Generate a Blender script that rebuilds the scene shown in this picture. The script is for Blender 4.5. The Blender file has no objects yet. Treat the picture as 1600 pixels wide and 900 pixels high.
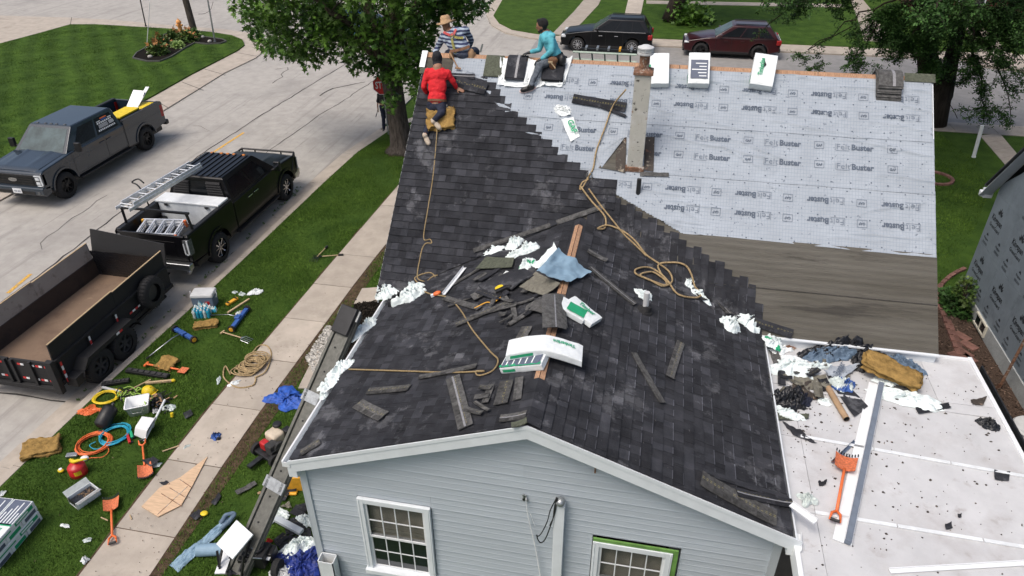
import bpy,bmesh,math,random
import numpy as np
from mathutils import Vector,Matrix,noise
rnd=random.Random(7)
R_=math.radians
scene=bpy.context.scene
col=scene.collection
# camera
PITCH,YAW,ROLL=R_(32.488),R_(-11.31),R_(-0.195)
CAM=Vector((4.1896,-6.1147,9.987))
FPX=1133.246
_fw=Vector((math.sin(YAW)*math.cos(PITCH),math.cos(YAW)*math.cos(PITCH),-math.sin(PITCH)))
_rt=Vector((math.cos(YAW),-math.sin(YAW),0));_up=_rt.cross(_fw)
_r2=math.cos(ROLL)*_rt+math.sin(ROLL)*_up
_u2=-math.sin(ROLL)*_rt+math.cos(ROLL)*_up
cd=bpy.data.cameras.new("camera");cam=bpy.data.objects.new("camera",cd);col.objects.link(cam)
cam.matrix_world=Matrix(((_r2.x,_u2.x,-_fw.x,CAM.x),(_r2.y,_u2.y,-_fw.y,CAM.y),(_r2.z,_u2.z,-_fw.z,CAM.z),(0,0,0,1)))
cd.sensor_width=36;cd.lens=FPX/1600*36;cd.clip_start=.1;cd.clip_end=2000
scene.camera=cam
# light: bright overcast
w=bpy.data.worlds.new("World");scene.world=w;w.use_nodes=True
nt=w.node_tree;bg=nt.nodes['Background']
sky=nt.nodes.new('ShaderNodeTexSky');sky.sky_type='NISHITA';sky.sun_disc=False
SUN_EL,SUN_ROT=R_(62),R_(222)
sky.sun_elevation=SUN_EL;sky.sun_rotation=SUN_ROT
sky.air_density=1.0;sky.dust_density=6.0;sky.ozone_density=1.0;sky.altitude=0
nt.links.new(sky.outputs[0],bg.inputs[0]);bg.inputs[1].default_value=.15
sl=bpy.data.lights.new("sun",'SUN');so=bpy.data.objects.new("sun",sl);col.objects.link(so)
sl.energy=1.5;sl.angle=R_(25);sl.color=(1,.965,.92)
sd=Vector((math.sin(SUN_ROT)*math.cos(SUN_EL),math.cos(SUN_ROT)*math.cos(SUN_EL),math.sin(SUN_EL)))
so.rotation_euler=sd.to_track_quat('Z','Y').to_euler();so.location=(0,-10,40)
scene.view_settings.view_transform='Standard';scene.view_settings.look='None'
scene.view_settings.gamma=1;scene.view_settings.exposure=0.02
scene.render.engine='CYCLES'
scene.cycles.max_bounces=6
# surfaces of the place
Z0=2.9906;SM=.8666;YE=4.034;YR=7.781;HM=3.248;S=.377;AX=3.142;WX=6.366
XL,XR=-.282,8.939
GZ=.10
WZ=2.83
NEARER={'MR':'MR','ML':'ML'}
SURF={'G':(Vector((0,0,1)),Vector((0,0,GZ))),'S':(Vector((0,0,1)),Vector((0,0,0))),'W':(Vector((0,0,1)),Vector((0,0,WZ))),'M':(Vector((0,-SM,1)).normalized(),Vector((0,YE,Z0))),'L':(Vector((-S,0,1)).normalized(),Vector((0,0,Z0))),'R':(Vector((S,0,1)).normalized(),Vector((AX,0,Z0+AX*S)))}
def ray(px,py):
 return _fw+_r2*((px-800)/FPX)-_u2*((py-450)/FPX)
def hit(px,py,n,q):
 d=ray(px,py);n=Vector(n);return CAM+d*((Vector(q)-CAM).dot(n)/d.dot(n))
def at(s,px,py,o=0.0):
 """where the sight line through photo pixel (px,py) meets a real surface, o above it"""
 if s in NEARER:return min((at(k,px,py,o)for k in s),key=lambda p:(p-CAM).length)
 n,q=SURF[s];return hit(px,py,n,q+n*o)
def Py(px,py,y):return hit(px,py,(0,1,0),(0,y,0))
def frame(s,px,py,ang=0,o=0.0):
 """matrix on a surface: z = its normal, x turned by ang degrees from the world x (in the surface)"""
 n,q=SURF[s];p=at(s,px,py,o)
 x=Vector((1,0,0));x=(x-n*x.dot(n)).normalized();y=n.cross(x)
 a=R_(ang);X=x*math.cos(a)+y*math.sin(a);Y=n.cross(X)
 return Matrix(((X.x,Y.x,n.x,p.x),(X.y,Y.y,n.y,p.y),(X.z,Y.z,n.z,p.z),(0,0,0,1)))
def frame2(s,p0,p1,o=0.0):
 """matrix at the middle of two pixels on a surface, x along them; also the length"""
 n,q=SURF[s];a=at(s,*p0,o);b=at(s,*p1,o);X=(b-a);Ln=X.length;X.normalize();Y=n.cross(X);p=(a+b)/2
 return Matrix(((X.x,Y.x,n.x,p.x),(X.y,Y.y,n.y,p.y),(X.z,Y.z,n.z,p.z),(0,0,0,1))),Ln
# mesh builder
WM={}
class MB:
 def __init__(s):s.v=[];s.f=[];s.m=[];s.c=[];s.T=Matrix();s.tone=None
 def add(s,vs,fs,m=0,tone=None):
  b=len(s.v);s.v+=[s.T@Vector(p)for p in vs];s.f+=[tuple(b+i for i in f)for f in fs]
  s.m+=[m]*len(fs);s.c+=[tone if tone is not None else(s.tone if s.tone is not None else 1.0)]*len(fs);return s
 def box(s,c,d,m=0,R=None,tone=None,taper=None):
  x,y,z=d[0]/2,d[1]/2,d[2]/2;tx=ty=1
  if taper:tx,ty=taper
  vs=[(-x,-y,-z),(x,-y,-z),(x,y,-z),(-x,y,-z),(-x*tx,-y*ty,z),(x*tx,-y*ty,z),(x*tx,y*ty,z),(-x*tx,y*ty,z)]
  vs=[(R@Vector(p)if R else Vector(p))+Vector(c)for p in vs]
  return s.add(vs,[(0,3,2,1),(4,5,6,7),(0,1,5,4),(1,2,6,5),(2,3,7,6),(3,0,4,7)],m,tone)
 def bb(s,a,b,m=0,tone=None):
  return s.box([(a[i]+b[i])/2 for i in range(3)],[abs(b[i]-a[i])for i in range(3)],m,tone=tone)
 def bar(s,a,b,w,h,m=0,up=(0,0,1),tone=None):
  a=Vector(a);b=Vector(b);d=b-a;L=d.length;X=d.normalized();U=Vector(up);Y=U.cross(X)
  if Y.length<1e-4:Y=Vector((0,1,0)).cross(X)
  Y.normalize();Z=X.cross(Y);Rm=Matrix((X,Y,Z)).transposed()
  return s.box((a+b)/2,(L,w,h),m,Rm,tone)
 def ring(s,c,ax,r,n,ph=0):
  ax=Vector(ax).normalized();u=ax.orthogonal().normalized();v=ax.cross(u)
  if isinstance(r,(int,float)):r=(r,r)
  return[Vector(c)+u*math.cos(ph+2*math.pi*i/n)*r[0]+v*math.sin(ph+2*math.pi*i/n)*r[1]for i in range(n)]
 def cyl(s,a,b,r0,r1=None,n=12,m=0,caps=True,tone=None):
  r1=r0 if r1 is None else r1;ax=Vector(b)-Vector(a)
  vs=s.ring(a,ax,r0,n)+s.ring(b,ax,r1,n)
  fs=[(i,(i+1)%n,n+(i+1)%n,n+i)for i in range(n)]
  if caps:fs+=[tuple(range(n-1,-1,-1)),tuple(range(n,2*n))]
  return s.add(vs,fs,m,tone)
 def tube(s,pts,r,n=6,m=0,closed=False,tone=None):
  pts=[Vector(p)for p in pts];N=len(pts);vs=[];u=None
  for i,p in enumerate(pts):
   a=pts[(i-1)%N]if closed or i>0 else p;b=pts[(i+1)%N]if closed or i<N-1 else p
   t=(b-a);t=t.normalized()if t.length>1e-7 else Vector((0,0,1))
   if u is None:u=t.orthogonal().normalized()
   else:
    u=u-t*u.dot(t);u=u.normalized()if u.length>1e-6 else t.orthogonal().normalized()
   v=t.cross(u);rr=r(i/(N-1))if callable(r)else r
   vs+=[p+(u*math.cos(2*math.pi*k/n)+v*math.sin(2*math.pi*k/n))*rr for k in range(n)]
  fs=[]
  for i in range(N if closed else N-1):
   j=(i+1)%N
   fs+=[(i*n+k,i*n+(k+1)%n,j*n+(k+1)%n,j*n+k)for k in range(n)]
  if not closed:fs+=[tuple(range(n-1,-1,-1)),tuple(range((N-1)*n,N*n))]
  return s.add(vs,fs,m,tone)
 def prism(s,pts,z0,z1,m=0,mt=None,tone=None):
  n=len(pts);vs=[(p[0],p[1],z0)for p in pts]+[(p[0],p[1],z1)for p in pts]
  ar=sum(pts[i][0]*pts[(i+1)%n][1]-pts[(i+1)%n][0]*pts[i][1]for i in range(n))
  if ar<0:vs=[(p[0],p[1],z0)for p in pts[::-1]]+[(p[0],p[1],z1)for p in pts[::-1]]
  s.add(vs,[(i,(i+1)%n,n+(i+1)%n,n+i)for i in range(n)]+[tuple(range(n-1,-1,-1))],m,tone)
  s.add(vs[n:],[tuple(range(n))],m if mt is None else mt,tone);return s
 def prof(s,pts,x0,x1,m=0,tone=None):
  """polygon in (y,z) extruded along x"""
  n=len(pts);ar=sum(pts[i][0]*pts[(i+1)%n][1]-pts[(i+1)%n][0]*pts[i][1]for i in range(n))
  if ar<0:pts=pts[::-1]
  vs=[(x0,p[0],p[1])for p in pts]+[(x1,p[0],p[1])for p in pts]
  return s.add(vs,[(i,(i+1)%n,n+(i+1)%n,n+i)[::-1]if x1<x0 else(i,(i+1)%n,n+(i+1)%n,n+i)for i in range(n)]+[tuple(range(n-1,-1,-1)),tuple(range(n,2*n))],m,tone)
 def ell(s,c,r,n=10,k=7,m=0,R=None,tone=None):
  vs=[];
  for j in range(k+1):
   th=math.pi*j/k
   for i in range(n):
    ph=2*math.pi*i/n;p=Vector((math.sin(th)*math.cos(ph)*r[0],math.sin(th)*math.sin(ph)*r[1],math.cos(th)*r[2]))
    vs.append((R@p if R else p)+Vector(c))
  fs=[(j*n+i,(j+1)*n+i,(j+1)*n+(i+1)%n,j*n+(i+1)%n)for j in range(k)for i in range(n)]
  return s.add(vs,fs,m,tone)
 def grid(s,nx,ny,fn,m=0,tone=None):
  vs=[fn(i/nx,j/ny)for j in range(ny+1)for i in range(nx+1)]
  fs=[(j*(nx+1)+i,j*(nx+1)+i+1,(j+1)*(nx+1)+i+1,(j+1)*(nx+1)+i)for j in range(ny)for i in range(nx)]
  return s.add(vs,fs,m,tone)
 def loft(s,rings,m=0,caps=True,tone=None):
  n=len(rings[0]);vs=[p for r in rings for p in r]
  fs=[(j*n+i,j*n+(i+1)%n,(j+1)*n+(i+1)%n,(j+1)*n+i)for j in range(len(rings)-1)for i in range(n)]
  if caps:fs+=[tuple(range(n-1,-1,-1)),tuple(range((len(rings)-1)*n,len(rings)*n))]
  return s.add(vs,fs,m,tone)
 def mesh(s,name,mats,inv,smooth):
  me=bpy.data.meshes.new(name);me.from_pydata([inv@v for v in s.v],[],s.f)
  for mm in mats:me.materials.append(mm)
  me.polygons.foreach_set('material_index',s.m)
  if smooth:me.polygons.foreach_set('use_smooth',[True]*len(s.f))
  if 1:
   at_=me.attributes.new('tone','FLOAT','FACE');at_.data.foreach_set('value',[float(c)for c in s.c])
  me.update();return me
 def build(s,name,mats,parent=None,label=None,cat=None,group=None,kind=None,smooth=False,at=None,origin=None,bevel=0,local=False,autos=None):
  """verts are in world space (or, with at= or local=True, in the object's own / the parent's space)"""
  if not isinstance(mats,(list,tuple)):mats=[mats]
  if parent is not None:
   P=WM[parent];Wm=at if at is not None else P
   inv=Matrix()if(local or at is not None)else P.inverted()
  elif at is not None:Wm=at;inv=Matrix()
  else:
   if origin is None:
    n=len(s.v);origin=Vector((sum(v.x for v in s.v)/n,sum(v.y for v in s.v)/n,min(v.z for v in s.v)))
   Wm=Matrix.Translation(origin);inv=Wm.inverted()
  o=bpy.data.objects.new(name,s.mesh(name,mats,inv,smooth or autos is not None));col.objects.link(o)
  if parent is not None:
   o.parent=parent;o.matrix_local=WM[parent].inverted()@Wm
  else:o.matrix_world=Wm
  WM[o]=Wm.copy()
  if label:o['label']=label
  if cat:o['category']=cat
  if group:o['group']=group
  if kind:o['kind']=kind
  if bevel:
   b=o.modifiers.new('bevel','BEVEL');b.width=bevel;b.segments=2;b.limit_method='ANGLE';b.angle_limit=R_(40)
   for p in o.data.polygons:p.use_smooth=True
   wn=o.modifiers.new('wn','WEIGHTED_NORMAL');wn.keep_sharp=True
  return o
def thing(name,label,cat,mat=None,group=None,loc=None,kind=None):
 o=bpy.data.objects.new(name,None);col.objects.link(o);o.empty_display_size=.2
 M_=mat.copy()if mat is not None else Matrix.Translation(Vector(loc));o.matrix_world=M_;WM[o]=M_
 if label:o['label']=label
 if cat:o['category']=cat
 if group:o['group']=group
 if kind:o['kind']=kind
 return o
def copy_tree(o,mat,label,group=None):
 def cp(ob,par):
  c=ob.copy();col.objects.link(c);c.parent=par
  for ch in ob.children:cp(ch,c)
  return c
 r=cp(o,None);r.matrix_world=mat;WM[r]=mat.copy();r['label']=label
 if group:r['group']=group
 return r
# materials
def hexc(h):
 h=h.lstrip('#');c=[int(h[i:i+2],16)/255 for i in(0,2,4)]
 return tuple(((x+.055)/1.055)**2.4 if x>.04045 else x/12.92 for x in c)
def mat(name,c,rough=.6,var=.15,scale=8,metal=0,bump=.1,bscale=None,c2=None,c3=None,c3t=.62,tone=False,spec=.5,trans=0,coat=0,stretch=None,rvar=0,detail=6,subs=0,hue=0,alpha=None):
 m=bpy.data.materials.new(name);m.use_nodes=True;t=m.node_tree;b=t.nodes['Principled BSDF'];L=t.links.new
 tc=t.nodes.new('ShaderNodeTexCoord');mp=t.nodes.new('ShaderNodeMapping');L(tc.outputs['Object'],mp.inputs[0])
 if stretch:mp.inputs['Scale'].default_value=stretch
 n=t.nodes.new('ShaderNodeTexNoise');n.inputs['Scale'].default_value=scale;n.inputs['Detail'].default_value=detail;n.inputs['Roughness'].default_value=.62;L(mp.outputs[0],n.inputs[0])
 r=t.nodes.new('ShaderNodeValToRGB');L(n.outputs['Fac'],r.inputs[0])
 c=Vector(c[:3]);lo=c*(1-var)if c2 is None else Vector(c);hi=c*(1+var)if c2 is None else Vector(c2)
 r.color_ramp.elements[0].position=.35;r.color_ramp.elements[1].position=.65
 r.color_ramp.elements[0].color=(*lo,1);r.color_ramp.elements[1].color=(*hi,1)
 out=r.outputs[0]
 if c3 is not None:
  n3=t.nodes.new('ShaderNodeTexNoise');n3.inputs['Scale'].default_value=scale*.45;n3.inputs['Detail'].default_value=8;n3.inputs['Roughness'].default_value=.7;L(mp.outputs[0],n3.inputs[0])
  r3=t.nodes.new('ShaderNodeValToRGB');r3.color_ramp.elements[0].position=c3t;r3.color_ramp.elements[1].position=min(1,c3t+.06);L(n3.outputs['Fac'],r3.inputs[0])
  mx=t.nodes.new('ShaderNodeMixRGB');L(r3.outputs[0],mx.inputs[0]);L(out,mx.inputs[1]);mx.inputs[2].default_value=(*c3[:3],1);out=mx.outputs[0]
 if tone:
  a=t.nodes.new('ShaderNodeAttribute');a.attribute_name='tone'
  mx=t.nodes.new('ShaderNodeMixRGB');mx.blend_type='MULTIPLY';mx.inputs[0].default_value=1;L(out,mx.inputs[1]);L(a.outputs['Fac'],mx.inputs[2]);out=mx.outputs[0]
 L(out,b.inputs['Base Color']);b.inputs['Roughness'].default_value=rough;b.inputs['Metallic'].default_value=metal
 b.inputs['Specular IOR Level'].default_value=spec
 if coat:b.inputs['Coat Weight'].default_value=coat;b.inputs['Coat Roughness'].default_value=.06
 if trans:b.inputs['Transmission Weight'].default_value=trans
 if rvar:
  mr=t.nodes.new('ShaderNodeMapRange');mr.inputs[3].default_value=rough-rvar;mr.inputs[4].default_value=rough+rvar;L(n.outputs['Fac'],mr.inputs[0]);L(mr.outputs[0],b.inputs['Roughness'])
 if bump:
  nb=t.nodes.new('ShaderNodeTexNoise');nb.inputs['Scale'].default_value=bscale or scale*6;nb.inputs['Detail'].default_value=5;L(mp.outputs[0],nb.inputs[0])
  bp=t.nodes.new('ShaderNodeBump');bp.inputs['Strength'].default_value=min(1,bump*2);bp.inputs['Distance'].default_value=.02;L(nb.outputs['Fac'],bp.inputs['Height']);L(bp.outputs[0],b.inputs['Normal'])
 return m
MT={}
def mk(name,*a,**k):MT[name]=mat(name,*a,**k);return MT[name]
def spot_mat(name,base,spots,base2=None,tone=False):
 """surface with several layers of wear: spots = (scale, threshold, colour, softness, metric stretch)"""
 m=mat(name,base,.75,.08,2.5,c2=base2,bump=.12,bscale=60,tone=tone);t=m.node_tree;L=t.links.new;b=t.nodes['Principled BSDF']
 out=b.inputs['Base Color'].links[0].from_socket;mp=[n for n in t.nodes if n.type=='MAPPING'][0]
 for sc,th,c,soft,kind in spots:
  if kind=='v':
   n=t.nodes.new('ShaderNodeTexNoise');n.inputs['Detail'].default_value=2
  else:
   n=t.nodes.new('ShaderNodeTexNoise');n.inputs['Detail'].default_value=9;n.inputs['Roughness'].default_value=.68
  n.inputs['Scale'].default_value=sc;ms=mp
  if kind=='s':ms=t.nodes.new('ShaderNodeMapping');ms.inputs['Scale'].default_value=(2.2,.10,1);L(mp.inputs[0].links[0].from_socket,ms.inputs[0])
  L(ms.outputs[0],n.inputs[0])
  r=t.nodes.new('ShaderNodeValToRGB');r.color_ramp.elements[0].position=th;r.color_ramp.elements[1].position=min(1,th+soft);L(n.outputs['Fac'],r.inputs[0])
  mx=t.nodes.new('ShaderNodeMixRGB');L(r.outputs[0],mx.inputs[0]);L(out,mx.inputs[1]);mx.inputs[2].default_value=(*c,1);out=mx.outputs[0]
 L(out,b.inputs['Base Color']);return m
mk('grass',(.034,.072,.012),.9,scale=1.6,c2=(.060,.112,.018),c3=(.085,.10,.032),c3t=.66,bump=.5,bscale=90,spec=.1)
mk('grass_blade',(.052,.105,.014),.8,scale=.9,c2=(.095,.170,.025),c3=(.12,.14,.035),c3t=.66,bump=0,tone=True,spec=.2)
mk('soil',(.09,.062,.04),.95,.35,9,bump=.6,spec=.1)
mk('mulch',(.012,.01,.008),.95,.6,40,bump=1,bscale=60,spec=.1,tone=True)
mk('mulch_brown',(.075,.052,.04),.95,.5,30,bump=1,bscale=60,spec=.1,tone=True)
MT['street']=spot_mat('street',(.35,.33,.30),[(.35,.5,(.27,.255,.235),.25,'n'),(1.2,.60,(.23,.215,.20),.2,'n'),(6,.60,(.27,.255,.235),.12,'n'),(1.0,.54,(.26,.245,.225),.16,'s'),(3.0,.60,(.22,.21,.195),.10,'s'),(14,.62,(.46,.44,.40),.1,'n')],(.42,.40,.365))
MT['street_far']=spot_mat('street_far',(.24,.235,.225),[(.3,.5,(.19,.188,.18),.3,'n'),(12,.66,(.3,.29,.28),.1,'n')],(.30,.29,.28))
MT['concrete']=spot_mat('concrete',(.37,.325,.27),[(1.1,.56,(.28,.24,.2),.18,'n'),(9,.66,(.22,.18,.14),.06,'n')],(.46,.405,.34),tone=True)
mk('tar',(.045,.042,.038),.8,.4,20,bump=.4)
mk('yellow_paint',(.62,.36,.07),.8,.3,14,c3=(.32,.28,.2),c3t=.55)
mk('shingle',(.036,.038,.045),.88,scale=3.4,c2=(.066,.068,.078),c3=(.135,.138,.150),c3t=.56,bump=.5,bscale=260,tone=True,spec=.22)
mk('shingle_light',(.118,.117,.114),.92,.35,18,bump=.4,bscale=200,tone=True,spec=.2)
mk('shingle_tan',(.20,.19,.155),.92,.2,18,bump=.3,bscale=200,tone=True,spec=.2)
mk('shingle_green',(.105,.115,.085),.92,.25,22,bump=.3,bscale=200,spec=.2)
mk('nail_line',(.34,.30,.12),.8,.3,30,bump=0)
mk('seal_strip',(.25,.25,.26),.5,.2,30,bump=0)
mk('oldfelt',(.095,.089,.075),.95,scale=3.5,c2=(.135,.128,.112),stretch=(.12,1,1),c3=(.065,.061,.054),c3t=.56,bump=.5,bscale=60,spec=.1)
mk('plywood',(.40,.235,.14),.8,.3,14,stretch=(6,1,1),c3=(.25,.11,.05),c3t=.6,bump=.15)
mk('plywood_pale',(.60,.42,.27),.8,.12,6,stretch=(1,6,1),c3=(.42,.26,.14),c3t=.62,bump=.1)
mk('white_trim',(.72,.76,.785),.5,.04,5,bump=.02)
mk('white_metal',(.72,.75,.76),.4,.08,5,bump=.02)
mk('white_clean',(.76,.78,.79),.45,.04,5,bump=.02)
mk('siding',(.46,.51,.555),.55,.04,4,bump=.15,bscale=90,stretch=(.2,1,3),tone=True)
mk('corner',(.48,.525,.56),.5,.04,4,bump=.02)
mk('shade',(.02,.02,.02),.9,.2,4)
mk('foundation',(.36,.38,.38),.9,.12,3,bump=.3)
mk('green_tape',(.14,.29,.07),.6,.2,6)
mk('blind',(.66,.63,.52),.6,.05,5,bump=0)
mk('blackplastic',(.012,.012,.013),.45,.3,10,bump=.1)
mk('blackbag',(.010,.011,.014),.28,.3,10,bump=.5,bscale=20)
mk('rubber',(.017,.017,.018),.85,.2,20,bump=.2)
mk('rubber_grey',(.035,.035,.036),.85,.2,20,bump=.2)
mk('steel',(.50,.52,.54),.32,.15,12,metal=1,bump=.05)
mk('alu',(.78,.80,.82),.42,.12,12,metal=.6,bump=.05)
mk('alu_dull',(.14,.14,.125),.6,.2,12,metal=.5,bump=.1)
mk('chrome',(.75,.77,.8),.12,.05,6,metal=1,bump=0)
mk('darksteel',(.05,.052,.055),.45,.3,12,metal=.7,bump=.1)
mk('galv',(.36,.38,.39),.4,.2,16,metal=.7,bump=.1)
mk('rust',(.22,.115,.07),.9,.4,16,c3=(.42,.38,.33),c3t=.54,bump=.4)
mk('orange',(.75,.16,.04),.5,.12,9,bump=.03)
mk('orange_dirty',(.62,.17,.07),.7,.3,30,bump=.2)
mk('red',(.45,.018,.02),.35,.12,9,bump=.02)
mk('red_paint',(.55,.03,.03),.5,.1,9,bump=0)
mk('yellow',(.75,.55,.02),.5,.12,9,bump=.02)
mk('yellow_orange',(.72,.36,.03),.55,.15,9,bump=.02)
mk('blue',(.035,.10,.33),.45,.2,9,bump=.05)
mk('blue_tarp',(.02,.09,.42),.55,.3,12,bump=.4,bscale=25)
mk('navy_tarp',(.012,.03,.20),.5,.5,12,bump=.5,bscale=25)
mk('cyan',(.02,.33,.48),.5,.15,9)
mk('teal',(.03,.35,.32),.5,.15,9)
mk('green_print',(.015,.33,.15),.6,.1,9,bump=0)
mk('dark_print',(.10,.12,.17),.6,.1,9,bump=0)
mk('grey_print',(.10,.125,.165),.8,.1,9,bump=0)
mk('grey_print_light',(.15,.18,.225),.8,.1,9,bump=0)
mk('blue_print',(.12,.16,.22),.8,.1,9,bump=0)
mk('wrap',(.74,.82,.81),.55,.12,5,bump=.6,bscale=14,c3=(.30,.52,.46),c3t=.66)
mk('wrap_white',(.76,.80,.80),.5,.05,9,bump=.25,bscale=14)
mk('clearplastic',(.55,.62,.60),.2,.1,9,bump=.2,bscale=30)
mk('lightblue',(.23,.35,.45),.6,.1,5,bump=.15,bscale=20)
mk('denimblue',(.11,.165,.235),.7,.25,5,bump=.3,bscale=20)
mk('foam',(.30,.19,.065),.95,.25,7,c3=(.12,.08,.03),c3t=.63,bump=.7,bscale=30,spec=.1)
mk('rope',(.40,.30,.16),.9,.3,60,bump=.5,bscale=150,spec=.1)
mk('hemp',(.42,.31,.17),.9,.3,30,bump=.5,bscale=90,spec=.1)
mk('cardboard',(.36,.24,.14),.85,.15,7,bump=.08)
mk('wood',(.46,.34,.20),.75,.2,8,stretch=(1,6,6),bump=.1)
mk('barkwood',(.075,.064,.055),.95,.4,6,stretch=(2.5,2.5,.6),bump=1,bscale=14,spec=.1)
mk('pale_green',(.34,.42,.35),.6,.15,9)
mk('bark',(.085,.068,.052),.95,.35,4,stretch=(3,3,.5),bump=1,bscale=9,spec=.1)
mk('bark_dark',(.045,.036,.03),.95,.35,4,stretch=(3,3,.5),bump=1,bscale=9,spec=.1)
mk('leaf',(.040,.105,.018),.5,scale=.9,c2=(.12,.235,.032),bump=0,tone=True,spec=.3)
mk('leaf_locust',(.032,.08,.018),.6,scale=.7,c2=(.055,.125,.026),bump=0,tone=True,spec=.25)
mk('leaf_shrub',(.05,.11,.02),.6,scale=3,c2=(.11,.17,.03),bump=0,tone=True)
mk('flower',(.34,.15,.04),.6,.3,9,bump=0)
mk('leaf_pale',(.30,.42,.14),.6,.3,9,bump=0)
mk('brick',(.19,.095,.075),.9,.25,12,bump=.3,tone=True)
mk('redbrick',(.13,.035,.028),.9,.3,3,bump=.3,tone=True)
mk('stone',(.45,.43,.39),.9,.3,30,bump=.3,tone=True)
mk('hydrant',(.72,.34,.10),.5,.15,9)
mk('palegrey',(.55,.56,.56),.6,.08,6)
mk('glass_dark',(.012,.016,.020),.06,.2,3,bump=0,spec=.8)
mk('glass_car',(.008,.010,.012),.12,.2,3,bump=0,spec=.25)
mk('glass_wind',(.06,.09,.095),.15,.35,2.5,bump=0,spec=.45)
mk('paint_grey',(.018,.030,.044),.25,.06,3,bump=0,coat=.7,spec=.4)
mk('paint_black',(.005,.005,.0065),.30,.2,3,bump=0,coat=.25,spec=.25)
mk('paint_maroon',(.036,.003,.005),.28,.15,3,bump=0,coat=.7)
mk('paint_blue',(.03,.10,.30),.3,.15,3,bump=0,coat=.7)
mk('lamp_glass',(.65,.68,.70),.15,.1,12,bump=.1)
mk('lamp_dark',(.09,.095,.10),.2,.3,12,bump=.1)
mk('lamp_red',(.30,.01,.01),.25,.2,12,bump=.05)
mk('orange_lamp',(.6,.2,.03),.3,.1,12,bump=0)
MT['trailer']=spot_mat('trailer',(.014,.014,.015),[(2.2,.62,(.05,.035,.025),.1,'n')])
MT['trailer_in']=spot_mat('trailer_in',(.045,.032,.026),[(1.5,.5,(.02,.018,.017),.12,'n'),(6,.62,(.09,.045,.03),.1,'n')])
MT['trailer_floor']=spot_mat('trailer_floor',(.20,.135,.09),[(1.3,.52,(.12,.075,.05),.2,'n'),(3,.62,(.36,.27,.17),.15,'n')])
MT['greyboard']=spot_mat('greyboard',(.36,.325,.285),[(2,.55,(.13,.11,.09),.15,'n'),(5,.62,(.34,.30,.25),.1,'n')])
MT['white_roof']=spot_mat('white_roof',(.50,.505,.51),[(.9,.50,(.43,.415,.41),.22,'n'),(3.5,.58,(.38,.355,.345),.14,'n'),(24,.665,(.14,.12,.11),.04,'n'),(60,.67,(.2,.18,.16),.04,'n')],(.57,.575,.58),tone=True)
MT['chimney']=spot_mat('chimney',(.47,.46,.41),[(3,.52,(.55,.54,.51),.15,'n'),(14,.60,(.05,.045,.04),.03,'n'),(4,.62,(.24,.11,.05),.06,'n')])
MT['sheathing']=spot_mat('sheathing',(.20,.24,.275),[(1.5,.55,(.14,.17,.20),.2,'n'),(20,.62,(.22,.26,.28),.1,'n')])
mk('sheath_ink',(.018,.022,.03),.8,.1,9,bump=0)
mk('skin',(.30,.15,.09),.55,.12,20,bump=.05)
mk('skin_dark',(.16,.075,.045),.55,.12,20,bump=.05)
mk('hair',(.012,.010,.009),.7,.4,60,bump=.6,bscale=200)
mk('hood',(.016,.017,.022),.95,.3,20,bump=.2)
mk('shirt_red',(.62,.012,.02),.8,.12,7,bump=.35,bscale=16)
mk('shirt_aqua',(.10,.42,.50),.8,.14,7,bump=.35,bscale=16)
mk('shirt_dark',(.02,.02,.022),.85,.2,7,bump=.3,bscale=16)
mk('jeans',(.045,.055,.085),.85,.3,12,bump=.35,bscale=22)
mk('jeans_grey',(.085,.10,.12),.85,.45,9,bump=.35,bscale=22)
mk('navy',(.012,.016,.035),.85,.3,9,bump=.3,bscale=22)
mk('straw',(.52,.34,.19),.85,.15,40,bump=.4,bscale=120)
mk('leather',(.16,.075,.035),.7,.3,14,bump=.2)
mk('leather_pale',(.36,.22,.12),.7,.3,14,bump=.2)
mk('webbing',(.28,.26,.08),.85,.3,30,bump=.2)
mk('sneaker',(.50,.42,.33),.75,.15,20,bump=.2)
mk('sole',(.75,.55,.5),.7,.1,12,bump=.05)
def striped():
 m=mat('shirt_striped',(.5,.5,.5),.85,.1,6,bump=.35,bscale=18);t=m.node_tree;L=t.links.new
 tc=[n for n in t.nodes if n.type=='TEX_COORD'][0];wv=t.nodes.new('ShaderNodeTexWave');wv.wave_type='BANDS';wv.bands_direction='Z';wv.inputs['Scale'].default_value=4.6;wv.inputs['Distortion'].default_value=.6;wv.inputs['Detail Scale'].default_value=1.5
 L(tc.outputs['Object'],wv.inputs[0]);r=t.nodes.new('ShaderNodeValToRGB');L(wv.outputs['Fac'],r.inputs[0])
 r.color_ramp.elements[0].position=.46;r.color_ramp.elements[0].color=(.03,.04,.10,1);r.color_ramp.elements[1].position=.54;r.color_ramp.elements[1].color=(.36,.43,.52,1)
 L(r.outputs[0],t.nodes['Principled BSDF'].inputs['Base Color']);MT['shirt_striped']=m
striped()
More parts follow.
